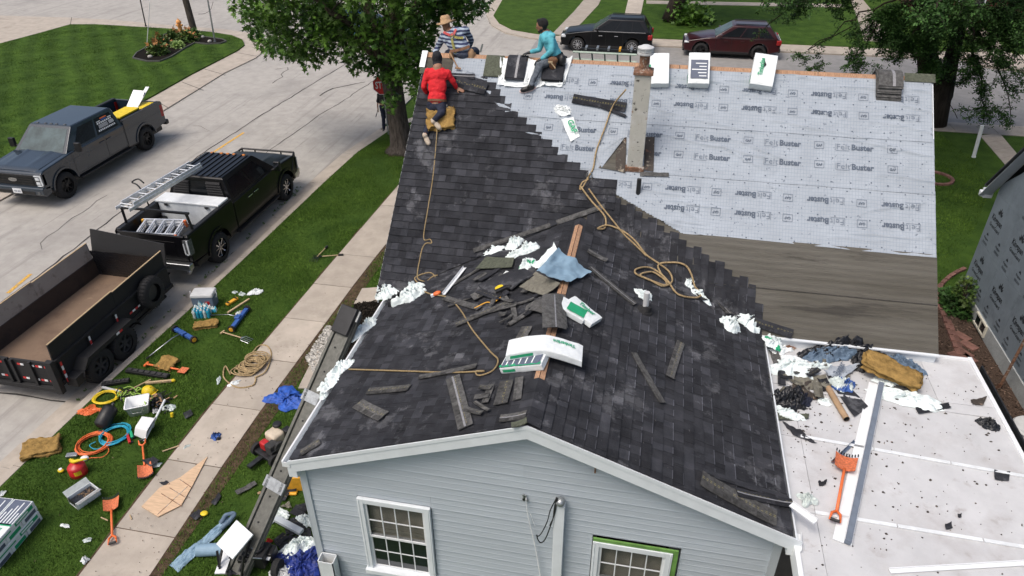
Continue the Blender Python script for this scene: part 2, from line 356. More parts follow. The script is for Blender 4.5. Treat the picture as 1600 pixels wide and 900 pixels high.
def lawnmat():
 m=mat('lawn_mown',(.034,.072,.012),.9,scale=2.2,c2=(.058,.108,.018),c3=(.075,.10,.03),c3t=.66,bump=.5,bscale=90,spec=.1);t=m.node_tree;L=t.links.new;b=t.nodes['Principled BSDF'];out=b.inputs['Base Color'].links[0].from_socket
 tc=[n for n in t.nodes if n.type=='TEX_COORD'][0];mp=t.nodes.new('ShaderNodeMapping');mp.inputs['Rotation'].default_value=(0,0,R_(-40));L(tc.outputs['Object'],mp.inputs[0])
 wv=t.nodes.new('ShaderNodeTexWave');wv.wave_type='BANDS';wv.bands_direction='X';wv.inputs['Scale'].default_value=.30;wv.inputs['Distortion'].default_value=2.6;wv.inputs['Detail'].default_value=3;wv.inputs['Detail Scale'].default_value=.6;L(mp.outputs[0],wv.inputs[0])
 r=t.nodes.new('ShaderNodeValToRGB');L(wv.outputs['Fac'],r.inputs[0]);r.color_ramp.elements[0].color=(.88,.88,.88,1);r.color_ramp.elements[1].color=(1.2,1.18,1.08,1)
 mx=t.nodes.new('ShaderNodeMixRGB');mx.blend_type='MULTIPLY';mx.inputs[0].default_value=1;L(out,mx.inputs[1]);L(r.outputs[0],mx.inputs[2]);L(mx.outputs[0],b.inputs['Base Color']);MT['lawn_mown']=m
lawnmat()
def bandfelt():
 t=MT['oldfelt'].node_tree;L=t.links.new;b=t.nodes['Principled BSDF'];out=b.inputs['Base Color'].links[0].from_socket;tc=[n for n in t.nodes if n.type=='TEX_COORD'][0]
 wv=t.nodes.new('ShaderNodeTexWave');wv.bands_direction='Z';wv.inputs['Scale'].default_value=4.4;wv.inputs['Distortion'].default_value=1.5;wv.inputs['Detail Scale'].default_value=.5;L(tc.outputs['Object'],wv.inputs[0])
 r=t.nodes.new('ShaderNodeValToRGB');L(wv.outputs['Fac'],r.inputs[0]);r.color_ramp.elements[0].color=(.90,.90,.90,1);r.color_ramp.elements[1].color=(1.05,1.05,1.04,1)
 mx=t.nodes.new('ShaderNodeMixRGB');mx.blend_type='MULTIPLY';mx.inputs[0].default_value=1;L(out,mx.inputs[1]);L(r.outputs[0],mx.inputs[2]);L(mx.outputs[0],b.inputs['Base Color'])
bandfelt()
def feltmat():
 m=mat('felt',(.355,.395,.44),.75,.09,2,bump=.5,bscale=7);t=m.node_tree;L=t.links.new;b=t.nodes['Principled BSDF']
 tc=[n for n in t.nodes if n.type=='TEX_COORD'][0];out=b.inputs['Base Color'].links[0].from_socket
 br=t.nodes.new('ShaderNodeTexBrick');br.offset=0;br.inputs['Scale'].default_value=1;br.inputs['Brick Width'].default_value=.05;br.inputs['Row Height'].default_value=.05;br.inputs['Mortar Size'].default_value=.0035;br.inputs['Mortar Smooth'].default_value=.1
 br.inputs['Color1'].default_value=br.inputs['Color2'].default_value=(0,0,0,1);br.inputs['Mortar'].default_value=(1,1,1,1)
 L(tc.outputs['Object'],br.inputs[0]);mm=t.nodes.new('ShaderNodeMath');mm.operation='MULTIPLY';mm.inputs[1].default_value=.6;L(br.outputs['Color'],mm.inputs[0])
 mx=t.nodes.new('ShaderNodeMixRGB');L(mm.outputs[0],mx.inputs[0]);L(out,mx.inputs[1]);mx.inputs[2].default_value=(.24,.29,.35,1)
 n=t.nodes.new('ShaderNodeTexNoise');n.inputs['Scale'].default_value=16;n.inputs['Detail'].default_value=2;L(tc.outputs['Object'],n.inputs[0])
 r=t.nodes.new('ShaderNodeValToRGB');r.color_ramp.elements[0].position=.67;r.color_ramp.elements[1].position=.70;L(n.outputs['Fac'],r.inputs[0])
 m2=t.nodes.new('ShaderNodeMixRGB');L(r.outputs[0],m2.inputs[0]);L(mx.outputs[0],m2.inputs[1]);m2.inputs[2].default_value=(.2,.23,.27,1)
 L(m2.outputs[0],b.inputs['Base Color']);MT['felt']=m
feltmat()
# lettering (flat print as mesh)
_tc={}
def text_geo(s,bold=0.0):
 k=(s,bold)
 if k in _tc:return _tc[k]
 c=bpy.data.curves.new('t','FONT');c.body=s;c.size=1;c.offset=bold;c.fill_mode='FRONT';c.resolution_u=2
 o=bpy.data.objects.new('t',c);col.objects.link(o);dg=bpy.context.evaluated_depsgraph_get();dg.update()
 me=o.evaluated_get(dg).to_mesh();vs=[v.co.copy()for v in me.vertices];fs=[tuple(p.vertices)for p in me.polygons]
 o.evaluated_get(dg).to_mesh_clear();bpy.data.objects.remove(o);bpy.data.curves.remove(c)
 x0=min(v.x for v in vs);x1=max(v.x for v in vs);y1=max(v.y for v in vs)
 _tc[k]=([(v.x-x0,v.y)for v in vs],fs,x1-x0,y1);return _tc[k]
def put_text(mb,s,fn,x,y,wdt,h,m=0,bold=0.0,flip=False):
 """print s with its lower left at (x,y) in a surface's own 2-D coordinates, fn maps them to space"""
 vs,fs,W_,H_=text_geo(s,bold);sx=wdt/W_;sy=h/.7
 if flip:P=[fn(x+wdt-v[0]*sx,y+h-v[1]*sy)for v in vs]
 else:P=[fn(x+v[0]*sx,y+v[1]*sy)for v in vs]
 mb.add(P,fs,m)
# THE SETTING
def P2(s,*pts):return[(lambda p:(p.x,p.y))(at(s,*q))for q in pts]
def arc(cx,cy,r,a0,a1,n=10):return[(cx+r*math.cos(R_(a0+(a1-a0)*i/n)),cy+r*math.sin(R_(a0+(a1-a0)*i/n)))for i in range(n+1)]
mb=MB();mb.bb((-300,-300,-.30),(300,400,-.06));mb.build('ground',MT['grass'],kind='structure',origin=(0,0,-.3))
mb=MB();mb.prism([(-17.2,-40),(-6.2,-40),(-6.2,24),(1.0,24.4),(1.0,35),(-6,38),(-8,80),(-60,120),(-60,26),(-17.2,26)],-.05,0)
mb.build('street',MT['street'],kind='structure',origin=(0,0,0))
mb=MB();mb.prism([(-2.5,22),(60,22),(60,34.9),(-2.5,34.9)],-.05,.003);mb.build('cross_street',MT['street_far'],kind='structure',origin=(0,0,0))
# house lot: lawn block with rounded corner, kerb and gutter round it
corner=[(-6.62,-40),(-6.68,2.8),(-6.62,4.7),(-6.50,7),(-6.42,10),(-6.36,14.2),(-6.25,17.0)]+arc(.75,17.2,7.0,176,92,9)+[(1.2,24.2),(60,24.2)]
def offset(path,d):
 o=[]
 for i,p in enumerate(path):
  a=Vector(path[max(i-1,0)]);b=Vector(path[min(i+1,len(path)-1)]);t=(b-a).normalized();o.append((p[0]-t.y*d,p[1]+t.x*d))
 return o
mb=MB();mb.prism(offset(corner,-.14)+[(60,-40)],-.05,GZ);mb.build('lawn',MT['grass'],kind='structure',origin=(0,0,0))
def strip(path,a,b,z0,z1,name,m,parent=None,kind=None,seg=None):
 A=offset(path,a);B=offset(path,b);mb=MB()
 for i in range(len(path)-1):
  q=[A[i],A[i+1],B[i+1],B[i]];mb.prism(q,z0,z1)
 return mb.build(name,m,parent=parent,kind=kind,origin=(path[0][0],path[0][1],0)if parent is None else None)
def resample(path,step):
 out=[Vector(path[0])];acc=0
 for i in range(len(path)-1):
  a=Vector(path[i]);b=Vector(path[i+1]);L=(b-a).length;d=step-acc
  while d<=L:out.append(a+(b-a)*d/L);d+=step
  acc=L-(d-step)
 return[(p.x,p.y)for p in out]
kerb=thing('kerb',None,None,loc=(-6.6,0,0),kind='structure')
kp=resample([c for c in corner if-12<c[1]]and[(-6.64,-9)]+corner[1:-1]+[(24,24.2)],2.6)
for i in range(len(kp)-1):
 a,b=Vector(kp[i]),Vector(kp[i+1]);t=(b-a).normalized()*.006
 strip([tuple(a+t),tuple((a+b)/2),tuple(b-t)]if False else[tuple(a+t),tuple(b-t)],-.16,0,-.04,GZ+.012,'kerb_stone',MT['concrete'],kerb)
 strip([tuple(a+t),tuple(b-t)],0,.42,-.04,.008,'gutter_slab',MT['concrete'],kerb)
# sidewalk of separate slabs
sw=thing('sidewalk',None,None,loc=(-3.4,0,0),kind='structure')
swx=[(-14,-3.78,-2.70),(-1,-3.86,-2.76),(3,-3.98,-2.92),(9,-3.86,-2.84),(12,-3.78,-2.7),(16,-3.66,-2.56),(23.2,-3.5,-2.4)]
def swedge(y):
 for(a,l0,r0),(b,l1,r1)in zip(swx,swx[1:]):
  if a<=y<=b:t=(y-a)/(b-a);return l0+(l1-l0)*t,r0+(r1-r0)*t
 return swx[-1][1:]
y=.52-1.56*5
while y<21.5:
 y1=y+1.56;l0,r0=swedge(max(y,-13));l1,r1=swedge(y1);g=.009;tl=rnd.uniform(-.006,.006)
 mb=MB();mb.prism([(l0,y+g),(r0,y+g),(r1,y1-g),(l1,y1-g)],-.02,GZ+.022+tl,tone=rnd.uniform(.9,1.1));mb.build('slab',MT['concrete'],sw);y=y1
mb=MB();mb.prism([(-3.99,-9),(-2.69,-9),(-2.4,22),(-3.62,22)],-.02,GZ+.006);mb.build('joint_bed',MT['soil'],sw)
for x0,sgn in((0,-1),(1,1)):
 mb=MB();pts=[]
 n=90
 def f(u,v,sgn=sgn,x0=x0):
  yy=-6+24*u;l,r=swedge(yy);e=r if x0 else l;wv=.025+.07*max(0,noise.noise(Vector((yy*1.3,sgn*3,0)))+.2)
  return Vector((e+sgn*wv*v*1.0,yy,GZ+.004+.010*(1-v)))
 mb.grid(n,1,f);mb.build('soil_edge',MT['soil'],sw)
ns=thing('near_sidewalk',None,None,loc=(16,23.7,0),kind='structure')
x=-1.0
while x<30:
 mb=MB();mb.prism([(x+.01,23.15),(x+1.5,23.15),(x+1.5,24.02),(x+.01,24.02)],-.02,GZ+.02,tone=rnd.uniform(.8,.95));mb.build('slab',MT['concrete'],ns);x+=1.51
pw=thing('front_walk',None,None,loc=(15.8,21,0),kind='structure')
q=[at('G',*p)for p in((1531,212),(1562,209),(1600,254),(1574,262))]
L0,L1=Vector(q[0][:2]),Vector(q[3][:2]);R0,R1=Vector(q[1][:2]),Vector(q[2][:2]);
for i in range(5):
 a,b=i/4,(i+.985)/4;mb=MB();mb.prism([tuple(L0+(L1-L0)*a),tuple(R0+(R1-R0)*a),tuple(R0+(R1-R0)*b),tuple(L0+(L1-L0)*b)],0,GZ+.018,tone=.9);mb.build('slab',MT['concrete'],pw)
for nm,pts in(('concrete_pad',((566,452),(592,450),(590,472),(553,476))),('concrete_pad',((530,515),(548,515),(520,560),(500,560))),('concrete_pad',((466,608),(500,540),(530,545),(520,608)))):
 mb=MB();mb.prism(P2('G',*pts),0,GZ+.03,tone=1.0);mb.build(nm,MT['concrete'],kind='structure')
# left island: lawn, walk, planting bed
isl=[(235,155),(300,115),(372,78),(382,70),(379,62),(362,55),(330,50),(270,45),(200,41),(150,38),(110,38),(60,52),(0,68),(-260,170),(-300,560),(-40,330)]
ip=P2('G',*isl);ip=[p for p in ip]
mb=MB();mb.prism([(-17.15,-30),(-17.3,21.3)]+ip[1:13]+[(-46,22),(-46,-30)],-.04,GZ+.01);mb.build('island_lawn',MT['lawn_mown'],kind='structure',origin=(0,0,0));IP=[(-17.2,9),(-17.35,21.3)]+ip[1:13]+[(-34,20),(-26,9)]
mb=MB();wk=[(-15.8,-30),(-15.8,20)]+P2('G',(350,112),(400,88),(424,68),(402,52),(350,44),(270,38),(180,30),(110,26),(0,23))+[(-52,34),(-52,-30)]
mb.prism(wk,-.045,.05);mb.build('island_walk',MT['concrete'],kind='structure',origin=(-18,25,0))
for a,b in(((320,108),(352,117)),((284,128),(318,141)),((352,79),(402,88)),((245,158),(262,168)),((110,38),(112,27)),((270,45),(272,38))):
 A,B=at('S',*a,.052),at('S',*b,.052);mb=MB();mb.bar(A,B,.03,.004);mb.build('walk_joint',MT['tar'],kind='structure')
# far side
mb=MB();fc=P2('G',(772,34),(769,22),(776,5),(790,-60),(1000,-80));fl=[(60,80),(60,36.1),(-1.0,35.75)]+P2('G',(870,55),(835,52),(800,46),(780,36),(771,24),(779,10),(790,-10),(800,-60))
mb.prism(fl,-.04,GZ);mb.build('far_lawn',MT['grass'],kind='structure',origin=(10,45,0))
mb=MB();fw_=[(60,79),(60,34.4),(3,34.3),(-.9,34.0)]+P2('G',(872,63),(828,58),(790,50),(768,38),(760,22),(768,6),(778,-10),(786,-60))
mb.prism(fw_,-.045,.07);mb.build('far_walk',MT['concrete'],kind='structure',origin=(10,35,0))
def path(name,pts,dz=.02,m='concrete',tone=1.0):
 mb=MB();mb.prism(P2('G',*pts),0,GZ+dz,tone=tone);return mb.build(name,MT[m],kind='structure')
path('far_diagonal_walk',((862,54),(884,55),(905,40),(935,8),(945,-15),(925,-15),(897,18)),tone=.85)
path('far_house_walk',((968,58),(994,58),(1010,-20),(986,-20)),tone=1.15)
path('far_house_walk',((1350,64),(1392,66),(1360,14),(1340,-10),(1325,-10),(1340,30)),tone=.85)
path('far_driveway',((1516,100),(1600,110),(1600,96),(1575,80),(1520,30),(1500,10),(1480,10),(1530,75)),tone=.9)
path('far_back_walk',((1010,6),(1320,12),(1320,7),(1010,1)),tone=.9)
def crack(pts,wd=.05,name='tar_joint',jit=.05,z=.006,m='tar'):
 P=[at('S',*p,z)for p in pts];out=[]
 for a,b in zip(P,P[1:]):
  n=max(2,int((b-a).length/.35))
  out+=[a+(b-a)*i/n for i in range(n)]
 out.append(P[-1]);mb=MB();vs=[]
 for i,p in enumerate(out):
  t=(out[min(i+1,len(out)-1)]-out[max(i-1,0)]).normalized();nrm=Vector((-t.y,t.x,0));j=noise.noise(p*1.7)*jit*2;wv=wd*(.55+.9*abs(noise.noise(p*3.1)))
  vs+=[p+nrm*(j-wv/2),p+nrm*(j+wv/2)]
 mb.add(vs,[(2*i,2*i+1,2*i+3,2*i+2)[::-1]for i in range(len(out)-1)]);return mb.build(name,MT[m],kind='structure')
crack([(-60,520),(100,400),(200,322),(327,232),(440,160),(560,88)],.06)
crack([(170,455),(300,340),(420,235),(500,180),(590,122)],.04)
crack([(60,690),(30,730),(0,760)],.09);crack([(60,690),(155,612),(222,545),(330,430),(400,365),(470,300),(540,245)],.10,'gutter_crack',.05)
crack([(0,610),(105,632),(150,640)],.05,jit=.08);crack([(60,390),(100,350),(165,305)],.02,jit=.15)
crack([(425,130),(440,120),(450,105),(430,108)],.05,'pavement_crack',.1);crack([(245,215),(330,205),(300,195)],.015,'pavement_crack',.1)
crack([(500,150),(520,138),(570,128)],.10,'pavement_crack',.05)
mb=MB();A,B=at('S',330,240,.006),at('S',381,207,.006);mb.bar(A,B,.10,.002);mb.build('yellow_lane_dash',MT['yellow_paint'],kind='structure')
mb=MB();A,B=at('S',12,458,.006),at('S',48,428,.006);mb.bar(A,B,.10,.002);mb.build('yellow_lane_dash',MT['yellow_paint'],kind='structure')
mb=MB();
for k in range(60):
 u=rnd.random();p=Vector((-6.5+.10*rnd.gauss(0,.5)-.35,3+u*11,.02));
 if noise.noise(p*.8)>-.05:
  for j in range(5):a=rnd.uniform(0,6.28);r=rnd.uniform(.03,.09);mb.add([p,p+Vector((math.cos(a)*r,math.sin(a)*r,.03)),p+Vector((math.cos(a+.5)*r,math.sin(a+.5)*r,.01))],[(0,1,2)])
mb.build('gutter_weeds',MT['leaf_shrub'],kind='stuff',label='small weeds growing in the gutter crack',)
# grass blades
def inpoly(x,y,poly):
 n=len(poly);c=np.zeros(x.shape,bool);j=n-1
 for i in range(n):
  xi,yi=poly[i];xj,yj=poly[j]
  with np.errstate(divide='ignore',invalid='ignore'):
   c^=((yi>y)!=(yj>y))&(x<(xj-xi)*(y-yi)/(yj-yi+1e-12)+xi)
  j=i
 return c
def blades(name,poly,dens,h,wd,z,excl=(),seed=1,label=None,m='grass_blade'):
 rs=np.random.RandomState(seed);P=np.array(poly);x0,y0=P.min(0);x1,y1=P.max(0);n=int((x1-x0)*(y1-y0)*dens)
 x=rs.uniform(x0,x1,n);y=rs.uniform(y0,y1,n);k=inpoly(x,y,poly)
 for e in excl:k&=~inpoly(x,y,e)
 x=x[k];y=y[k]
 pt=np.sin(x*1.9+np.sin(y*1.3)*2)+np.sin(y*2.3+np.sin(x*2.7)*1.7);dn=rs.uniform(-3.2,2,len(x))<pt;x=x[dn];y=y[dn];pt=pt[dn];n=len(x)
 a=rs.uniform(0,2*np.pi,n);hh=h*rs.uniform(.5,1.25,n)*(1+.12*pt);ww=wd*rs.uniform(.7,1.3,n);la=rs.uniform(0,2*np.pi,n);ln=hh*rs.uniform(.2,1.0,n)
 V=np.zeros((n,3,3));dx=np.cos(a)*ww/2;dy=np.sin(a)*ww/2
 V[:,0]=np.stack([x-dx,y-dy,np.full(n,z)],1);V[:,1]=np.stack([x+dx,y+dy,np.full(n,z)],1);V[:,2]=np.stack([x+np.cos(la)*ln,y+np.sin(la)*ln,z+hh],1)
 me=bpy.data.meshes.new(name);me.vertices.add(n*3);me.vertices.foreach_set('co',V.ravel());me.loops.add(n*3);me.loops.foreach_set('vertex_index',np.arange(n*3,dtype=np.int32))
 me.polygons.add(n);me.polygons.foreach_set('loop_start',np.arange(0,n*3,3,dtype=np.int32));me.polygons.foreach_set('loop_total',np.full(n,3,dtype=np.int32));me.materials.append(MT[m]);me.update()
 at_=me.attributes.new('tone','FLOAT','FACE');at_.data.foreach_set('value',(rs.uniform(.6,1.35,n)*(1+.13*pt)).astype(np.float32))
 o=bpy.data.objects.new(name,me);col.objects.link(o);o['kind']='stuff';o['label']=label;return o
verge=[(-6.44,-3),(-6.48,3),(-6.44,4.7),(-6.33,7),(-6.25,10),(-6.19,14.2),(-6.05,17.2),(-5.5,19.7),(-4.6,21.3),(-3.8,22),(-3.72,16),(-3.84,12),(-3.92,9),(-4.05,3),(-3.93,-1),(-3.9,-3)]
blades('grass',verge,3600,.05,.013,GZ-.004,seed=3,label='mown green grass of the verge between kerb and sidewalk')
blades('grass',IP,420,.045,.022,GZ,seed=8,label='striped mown grass of the island lawn across the street',m='lawn_mown',excl=[P2('G',(206,95),(225,75),(265,50),(310,56),(352,62),(350,72),(300,72),(250,99))])
blades('grass',[(9.2,9),(9.2,23.1),(14.9,23.1),(15.4,20),(15.2,18),(12,11.2),(11,11.3),(10,10.4)],900,.05,.018,GZ,seed=9,label='shaded grass between the two houses',m='grass_blade')
yard=[(-2.66,-3.5),(-2.86,3),(-2.78,9),(-2.64,12),(-2.4,20),(-.3,20),(-.3,-3.5)]
bed=P2('G',(505,560),(560,470),(600,470),(600,620),(520,620))
blades('grass',yard,2600,.055,.013,GZ-.004,excl=[bed,P2('G',(566,452),(592,450),(590,472),(553,476)),P2('G',(466,608),(530,510),(550,515),(540,608))],seed=4,label='mown green grass between sidewalk and house')
# THE HOUSE
house=thing('house','grey-blue sided house with a cross-gable roof being re-shingled','house',loc=(3,4,GZ))
cM,sM=1/math.hypot(1,SM),SM/math.hypot(1,SM);cS,sS=1/math.hypot(1,S),S/math.hypot(1,S)
nM,nL,nR=SURF['M'][0],SURF['L'][0],SURF['R'][0]
def fM(x,d,h=0):
 return Vector((x,YR-d*cM,Z0+HM-d*sM))+nM*h
def fL(d,y,h=0):
 return Vector((AX-d*cS,y,Z0+AX*S-d*sS))+nL*h
def fR(d,y,h=0):return Vector((AX+d*cS,y,Z0+AX*S-d*sS))+nR*h
DM=(YR-YE)/cM;DW=AX/cS
mb=MB();wy=.40
mb.prof([(wy,0),(11.3,0),(11.3,2.9),(wy,2.9)],.03,WX-.06,0)
mb.bb((.03,.14,0),(.06,.41,2.9));mb.bb((WX-.12,.14,0),(WX-.09,.41,2.85))
mb.bb((.05,YE+.25,0),(XR-.25,11.2,2.85));mb.add([(.05,YE+.3,2.85),(.05,11.3,2.85),(.05,YR,5.9),(XR-.3,YE+.3,2.85),(XR-.3,11.3,2.85),(XR-.3,YR,5.9)],[(0,2,1),(3,4,5),(0,3,5,2),(1,2,5,4)])
mb.add([(.03,wy,2.9),(WX-.06,wy,2.9),(AX,wy,Z0+AX*S-.12),(.03,5,2.9),(WX-.06,5,2.9),(AX,5,Z0+AX*S-.12)],[(0,1,2),(3,5,4),(0,2,5,3),(1,4,5,2)])
mb.build('wall',MT['siding'],house)
mb=MB();t=.03
mb.add([fM(XL,0,-t),fM(XR,0,-t),fM(XR,DM,-t),fM(XL,DM,-t),fM(XL,0,-.004),fM(XR,0,-.004),fM(XR,DM,-.004),fM(XL,DM,-.004)],[(0,1,2,3),(4,7,6,5),(0,4,5,1),(1,5,6,2),(2,6,7,3),(3,7,4,0)])
roofM=mb.build('main_roof',MT['oldfelt'],house)
mb=MB();yb=2*YR-YE
mb.add([(XL,YR+.02,Z0+HM),(XR,YR+.02,Z0+HM),(XR,yb,Z0),(XL,yb,Z0),(XL,YR+.02,Z0+HM-.05),(XR,YR+.02,Z0+HM-.05),(XR,yb,Z0-.05),(XL,yb,Z0-.05)],[(0,1,2,3),(7,6,5,4),(0,3,7,4),(1,5,6,2),(2,6,7,3)])
mb.build('back_roof',MT['shingle'],house)
mb=MB()
vy=lambda x:YE+(AX-abs(x-AX))*S/SM
for f,dd in((fL,1),(fR,1)):
 yv=YE+AX*S/SM
 a,b,c_,d_=f(.0,0),f(DW,0),f(DW,YE),f(0,yv)
 up=[p+Vector((0,0,-.006))for p in(a,b,c_,d_)];dn=[p+Vector((0,0,-.04))for p in(a,b,c_,d_)]
 mb.add(up+dn,[(0,1,2,3),(7,6,5,4),(0,4,5,1),(1,5,6,2)])
roofW=mb.build('wing_roof',MT['shingle'],house)
# shingles
EXP=.1405
sh_n=0;extra=MB()
def shingle(fn,u0,u1,d,seed,clip=None,roof=None,vert=False):
 """one laminated shingle: u runs along the course, d is the distance of its lower edge from the ridge"""
 global sh_n
 r=random.Random(seed);mb=MB();base=r.uniform(.78,1.16)
 eg=r.choice((.7,1,1.6,3.2))if seed>52000 else .8  # right slope: granule edges plus a side-light highlight painted into the lower edges
 def P(u,dd,h):return fn(u,dd,h)
 def slab(a,b,dlo,dhi,hl,hh,tone):
  v=[P(a,dlo,hl-.012),P(b,dlo,hl-.012),P(b,dhi,hh-.008),P(a,dhi,hh-.008),P(a,dlo,hl),P(b,dlo,hl),P(b,dhi,hh),P(a,dhi,hh)]
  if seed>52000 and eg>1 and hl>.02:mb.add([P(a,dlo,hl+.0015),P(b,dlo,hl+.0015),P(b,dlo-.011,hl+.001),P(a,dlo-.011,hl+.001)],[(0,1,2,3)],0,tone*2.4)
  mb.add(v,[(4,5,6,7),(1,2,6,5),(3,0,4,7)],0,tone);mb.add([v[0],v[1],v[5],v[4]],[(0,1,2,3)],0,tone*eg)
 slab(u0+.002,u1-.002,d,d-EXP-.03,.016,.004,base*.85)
 u=u0+r.uniform(.02,.12)
 while u<u1-.05:
  wd=r.uniform(.10,.22);e=min(u1-.003,u+wd)
  slab(u,e,d+r.uniform(-.002,.002),d-EXP-.005,.023,.009,base*r.choice((.72,.88,1,1,1.12,1.35)));u=e+r.choice((.0,.05,.09,.14))*r.uniform(.6,1.2)
 if clip:
  bm=bmesh.new();vs=[bm.verts.new(p)for p in mb.v]
  lay=bm.faces.layers.float.new('tone')
  for f,c in zip(mb.f,mb.c):
   fc=bm.faces.new([vs[i]for i in f]);fc[lay]=c
  for co,no in clip:
   bmesh.ops.bisect_plane(bm,geom=bm.verts[:]+bm.edges[:]+bm.faces[:],plane_co=co,plane_no=no,clear_outer=True)
  bm.verts.index_update();mb2=MB();mb2.v=[v.co.copy()for v in bm.verts];mb2.f=[tuple(v.index for v in f.verts)for f in bm.faces];mb2.m=[0]*len(mb2.f);mb2.c=[f[lay]for f in bm.faces];bm.free();mb=mb2
  if not mb.f:return
 cz=sum((v.x+v.y+v.z*0 for v in mb.v))/len(mb.v)
 return mb
items=[]
def jobs(fn,u0,u1,d,seed,clip=None,roof=None,off=0,L=1.0):
 u=u0
 first=True
 while u<u1-.02:
  e=min(u1,u+(L*(.35+.65*((seed*37)%5)/5)if first else L));first=False
  if u1-e<.15:e=u1
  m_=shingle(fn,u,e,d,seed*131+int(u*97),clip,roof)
  if m_:items.append((m_,roof))
  u=e
vl=Vector((AX,AX*S/SM,0)).normalized();nl=Vector((vl.y,-vl.x,0))
coL=Vector((0,YE,0));coR=Vector((AX,YE+AX*S/SM,0));vr=Vector((AX,-AX*S/SM,0)).normalized();nr=Vector((-vr.y,vr.x,0))*-1
stair=[(.9,.44),(1.39,.99),(2.02,1.56),(2.68,2.09),(3.31,2.53)]
def xb(d):
 for(x0,d0),(x1,d1)in zip(stair,stair[1:]):
  if d<=d1:return x0+(x1-x0)*(d-d0)/(d1-d0)
 return None
d=DM+.012;k=0
main_items=[]
while d>.50:
 dist_valley=DM-d
 yv=YR-(d-EXP)*cM
 x_end=xb(d)
 if x_end is None:
  yy=YR-(d-EXP)*cM;x_end=min((yy-YE)*SM/S,3.6)if yy>YE else 0
  x_end=max(x_end,0)+.1
  if yy>YE+AX*S/SM-.05:x_end=3.7
  clip=[(coL,nl)]if yy<YE+AX*S/SM+.15 else None
 else:
  x_end+=rnd.uniform(-.04,.04);clip=None
 fn=lambda u,dd,h:fM(u,dd,h+.011)
 jobs(fn,XL-.01,x_end,d,k+1,clip,roofM);d-=EXP;k+=1
d=DW+.015;k=0
while d>.16:
 fn=lambda u,dd,h:fL(dd,u,h)
 x=AX-(d-EXP)*cS;yv=vy(max(x,0))
 jobs(fn,-.012,yv+.1,d,200+k,[(coL,-nl)],roofW);d-=EXP;k+=1
d=.155
def fRM(dd,u,h):
 """right slope folded over the valley onto the main slope: u is y up to the valley, then the distance up the main slope"""
 x=AX+dd*cS;yv=vy(x)
 if u<=yv:return fR(dd,u,h)
 s_=u-yv;y=yv+s_*cM;return Vector((x,y,Z0+(y-YE)*SM))+nM*h
d=DW+.015;k=0
while d>.16:
 x=AX+(d-EXP/2)*cS;yv=vy(x);over=.74+.05*((k*7)%3-1)if k>0 else .5
 if x<3.7:over=.62
 fn=lambda u,dd,h:fRM(dd,u,h)
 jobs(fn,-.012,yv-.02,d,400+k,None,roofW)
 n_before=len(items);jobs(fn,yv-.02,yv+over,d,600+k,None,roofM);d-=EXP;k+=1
for i in range(5):
 y0=-.015+i*.14;mb=MB();tn=rnd.uniform(.8,1.25)
 for sg,f in((1,fR),(-1,fL)):
  vs=[f(0,y0)+Vector((0,0,.052)),f(.15,y0,.036),f(.15,y0+.26,.028),f(0,y0+.26)+Vector((0,0,.044))]
  vs+=[v-Vector((0,0,.008))for v in vs];mb.add(vs,[(0,1,2,3),(0,4,5,1),(1,5,6,2)],0,tn)
 items.append((mb,roofW))
def dist(mb):c=sum((v for v in mb.v),Vector())/len(mb.v);return(c-CAM).length
items.sort(key=lambda t:dist(t[0]))
big=[0,MB(),MB()]
for i,(m_,par)in enumerate(items):
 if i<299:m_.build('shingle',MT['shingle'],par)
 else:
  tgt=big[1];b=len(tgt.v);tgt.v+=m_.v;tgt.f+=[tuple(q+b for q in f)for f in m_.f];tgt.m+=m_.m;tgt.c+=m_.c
if big[1].v:big[1].build('shingle_field',MT['shingle'],roofM,kind='stuff')
print('SHINGLES',len(items))
for(a,b)in((.62,5.05),):
 y=a
 for i,ln in enumerate((2.2,2.4)):
  mb=MB();e=min(b,y+ln)
  for f in(fL,fR):
   vs=[f(0,y,.012),f(.065,y+.02,.012),f(.065,e-.02,.012),f(0,e,.012)];mb.add(vs+[v-Vector((0,0,.02))for v in vs],[(0,1,2,3),(1,5,6,2),(0,4,5,1),(2,6,7,3)])
  mb.build('ridge_plywood',MT['plywood'],roofW);y=e
mb=MB();x=XL
while x<XR-.1:
 e=min(XR,x+2.44);mb=MB();vs=[fM(x,-.01,.004),fM(e-.01,-.01,.004),fM(e-.01,.10,.004),fM(x,.10,.004)]
 mb.add(vs+[v-nM*.02 for v in vs],[(0,3,2,1),(2,3,7,6),(1,2,6,5),(0,1,5,4)]);mb.build('ridge_plywood',MT['plywood'],roofM);x=e
for x0,x1 in((8.48,8.98),):mb=MB();vs=[fM(x0,-.06,.03),fM(x1,-.06,.03),fM(x1,.11,.03),fM(x0,.11,.03)];mb.add(vs+[v-nM*.012 for v in vs],[(0,3,2,1),(2,3,7,6),(1,2,6,5),(0,1,5,4),(0,4,7,3)]);mb.build('starter_shingle',MT['shingle_green'],roofM)
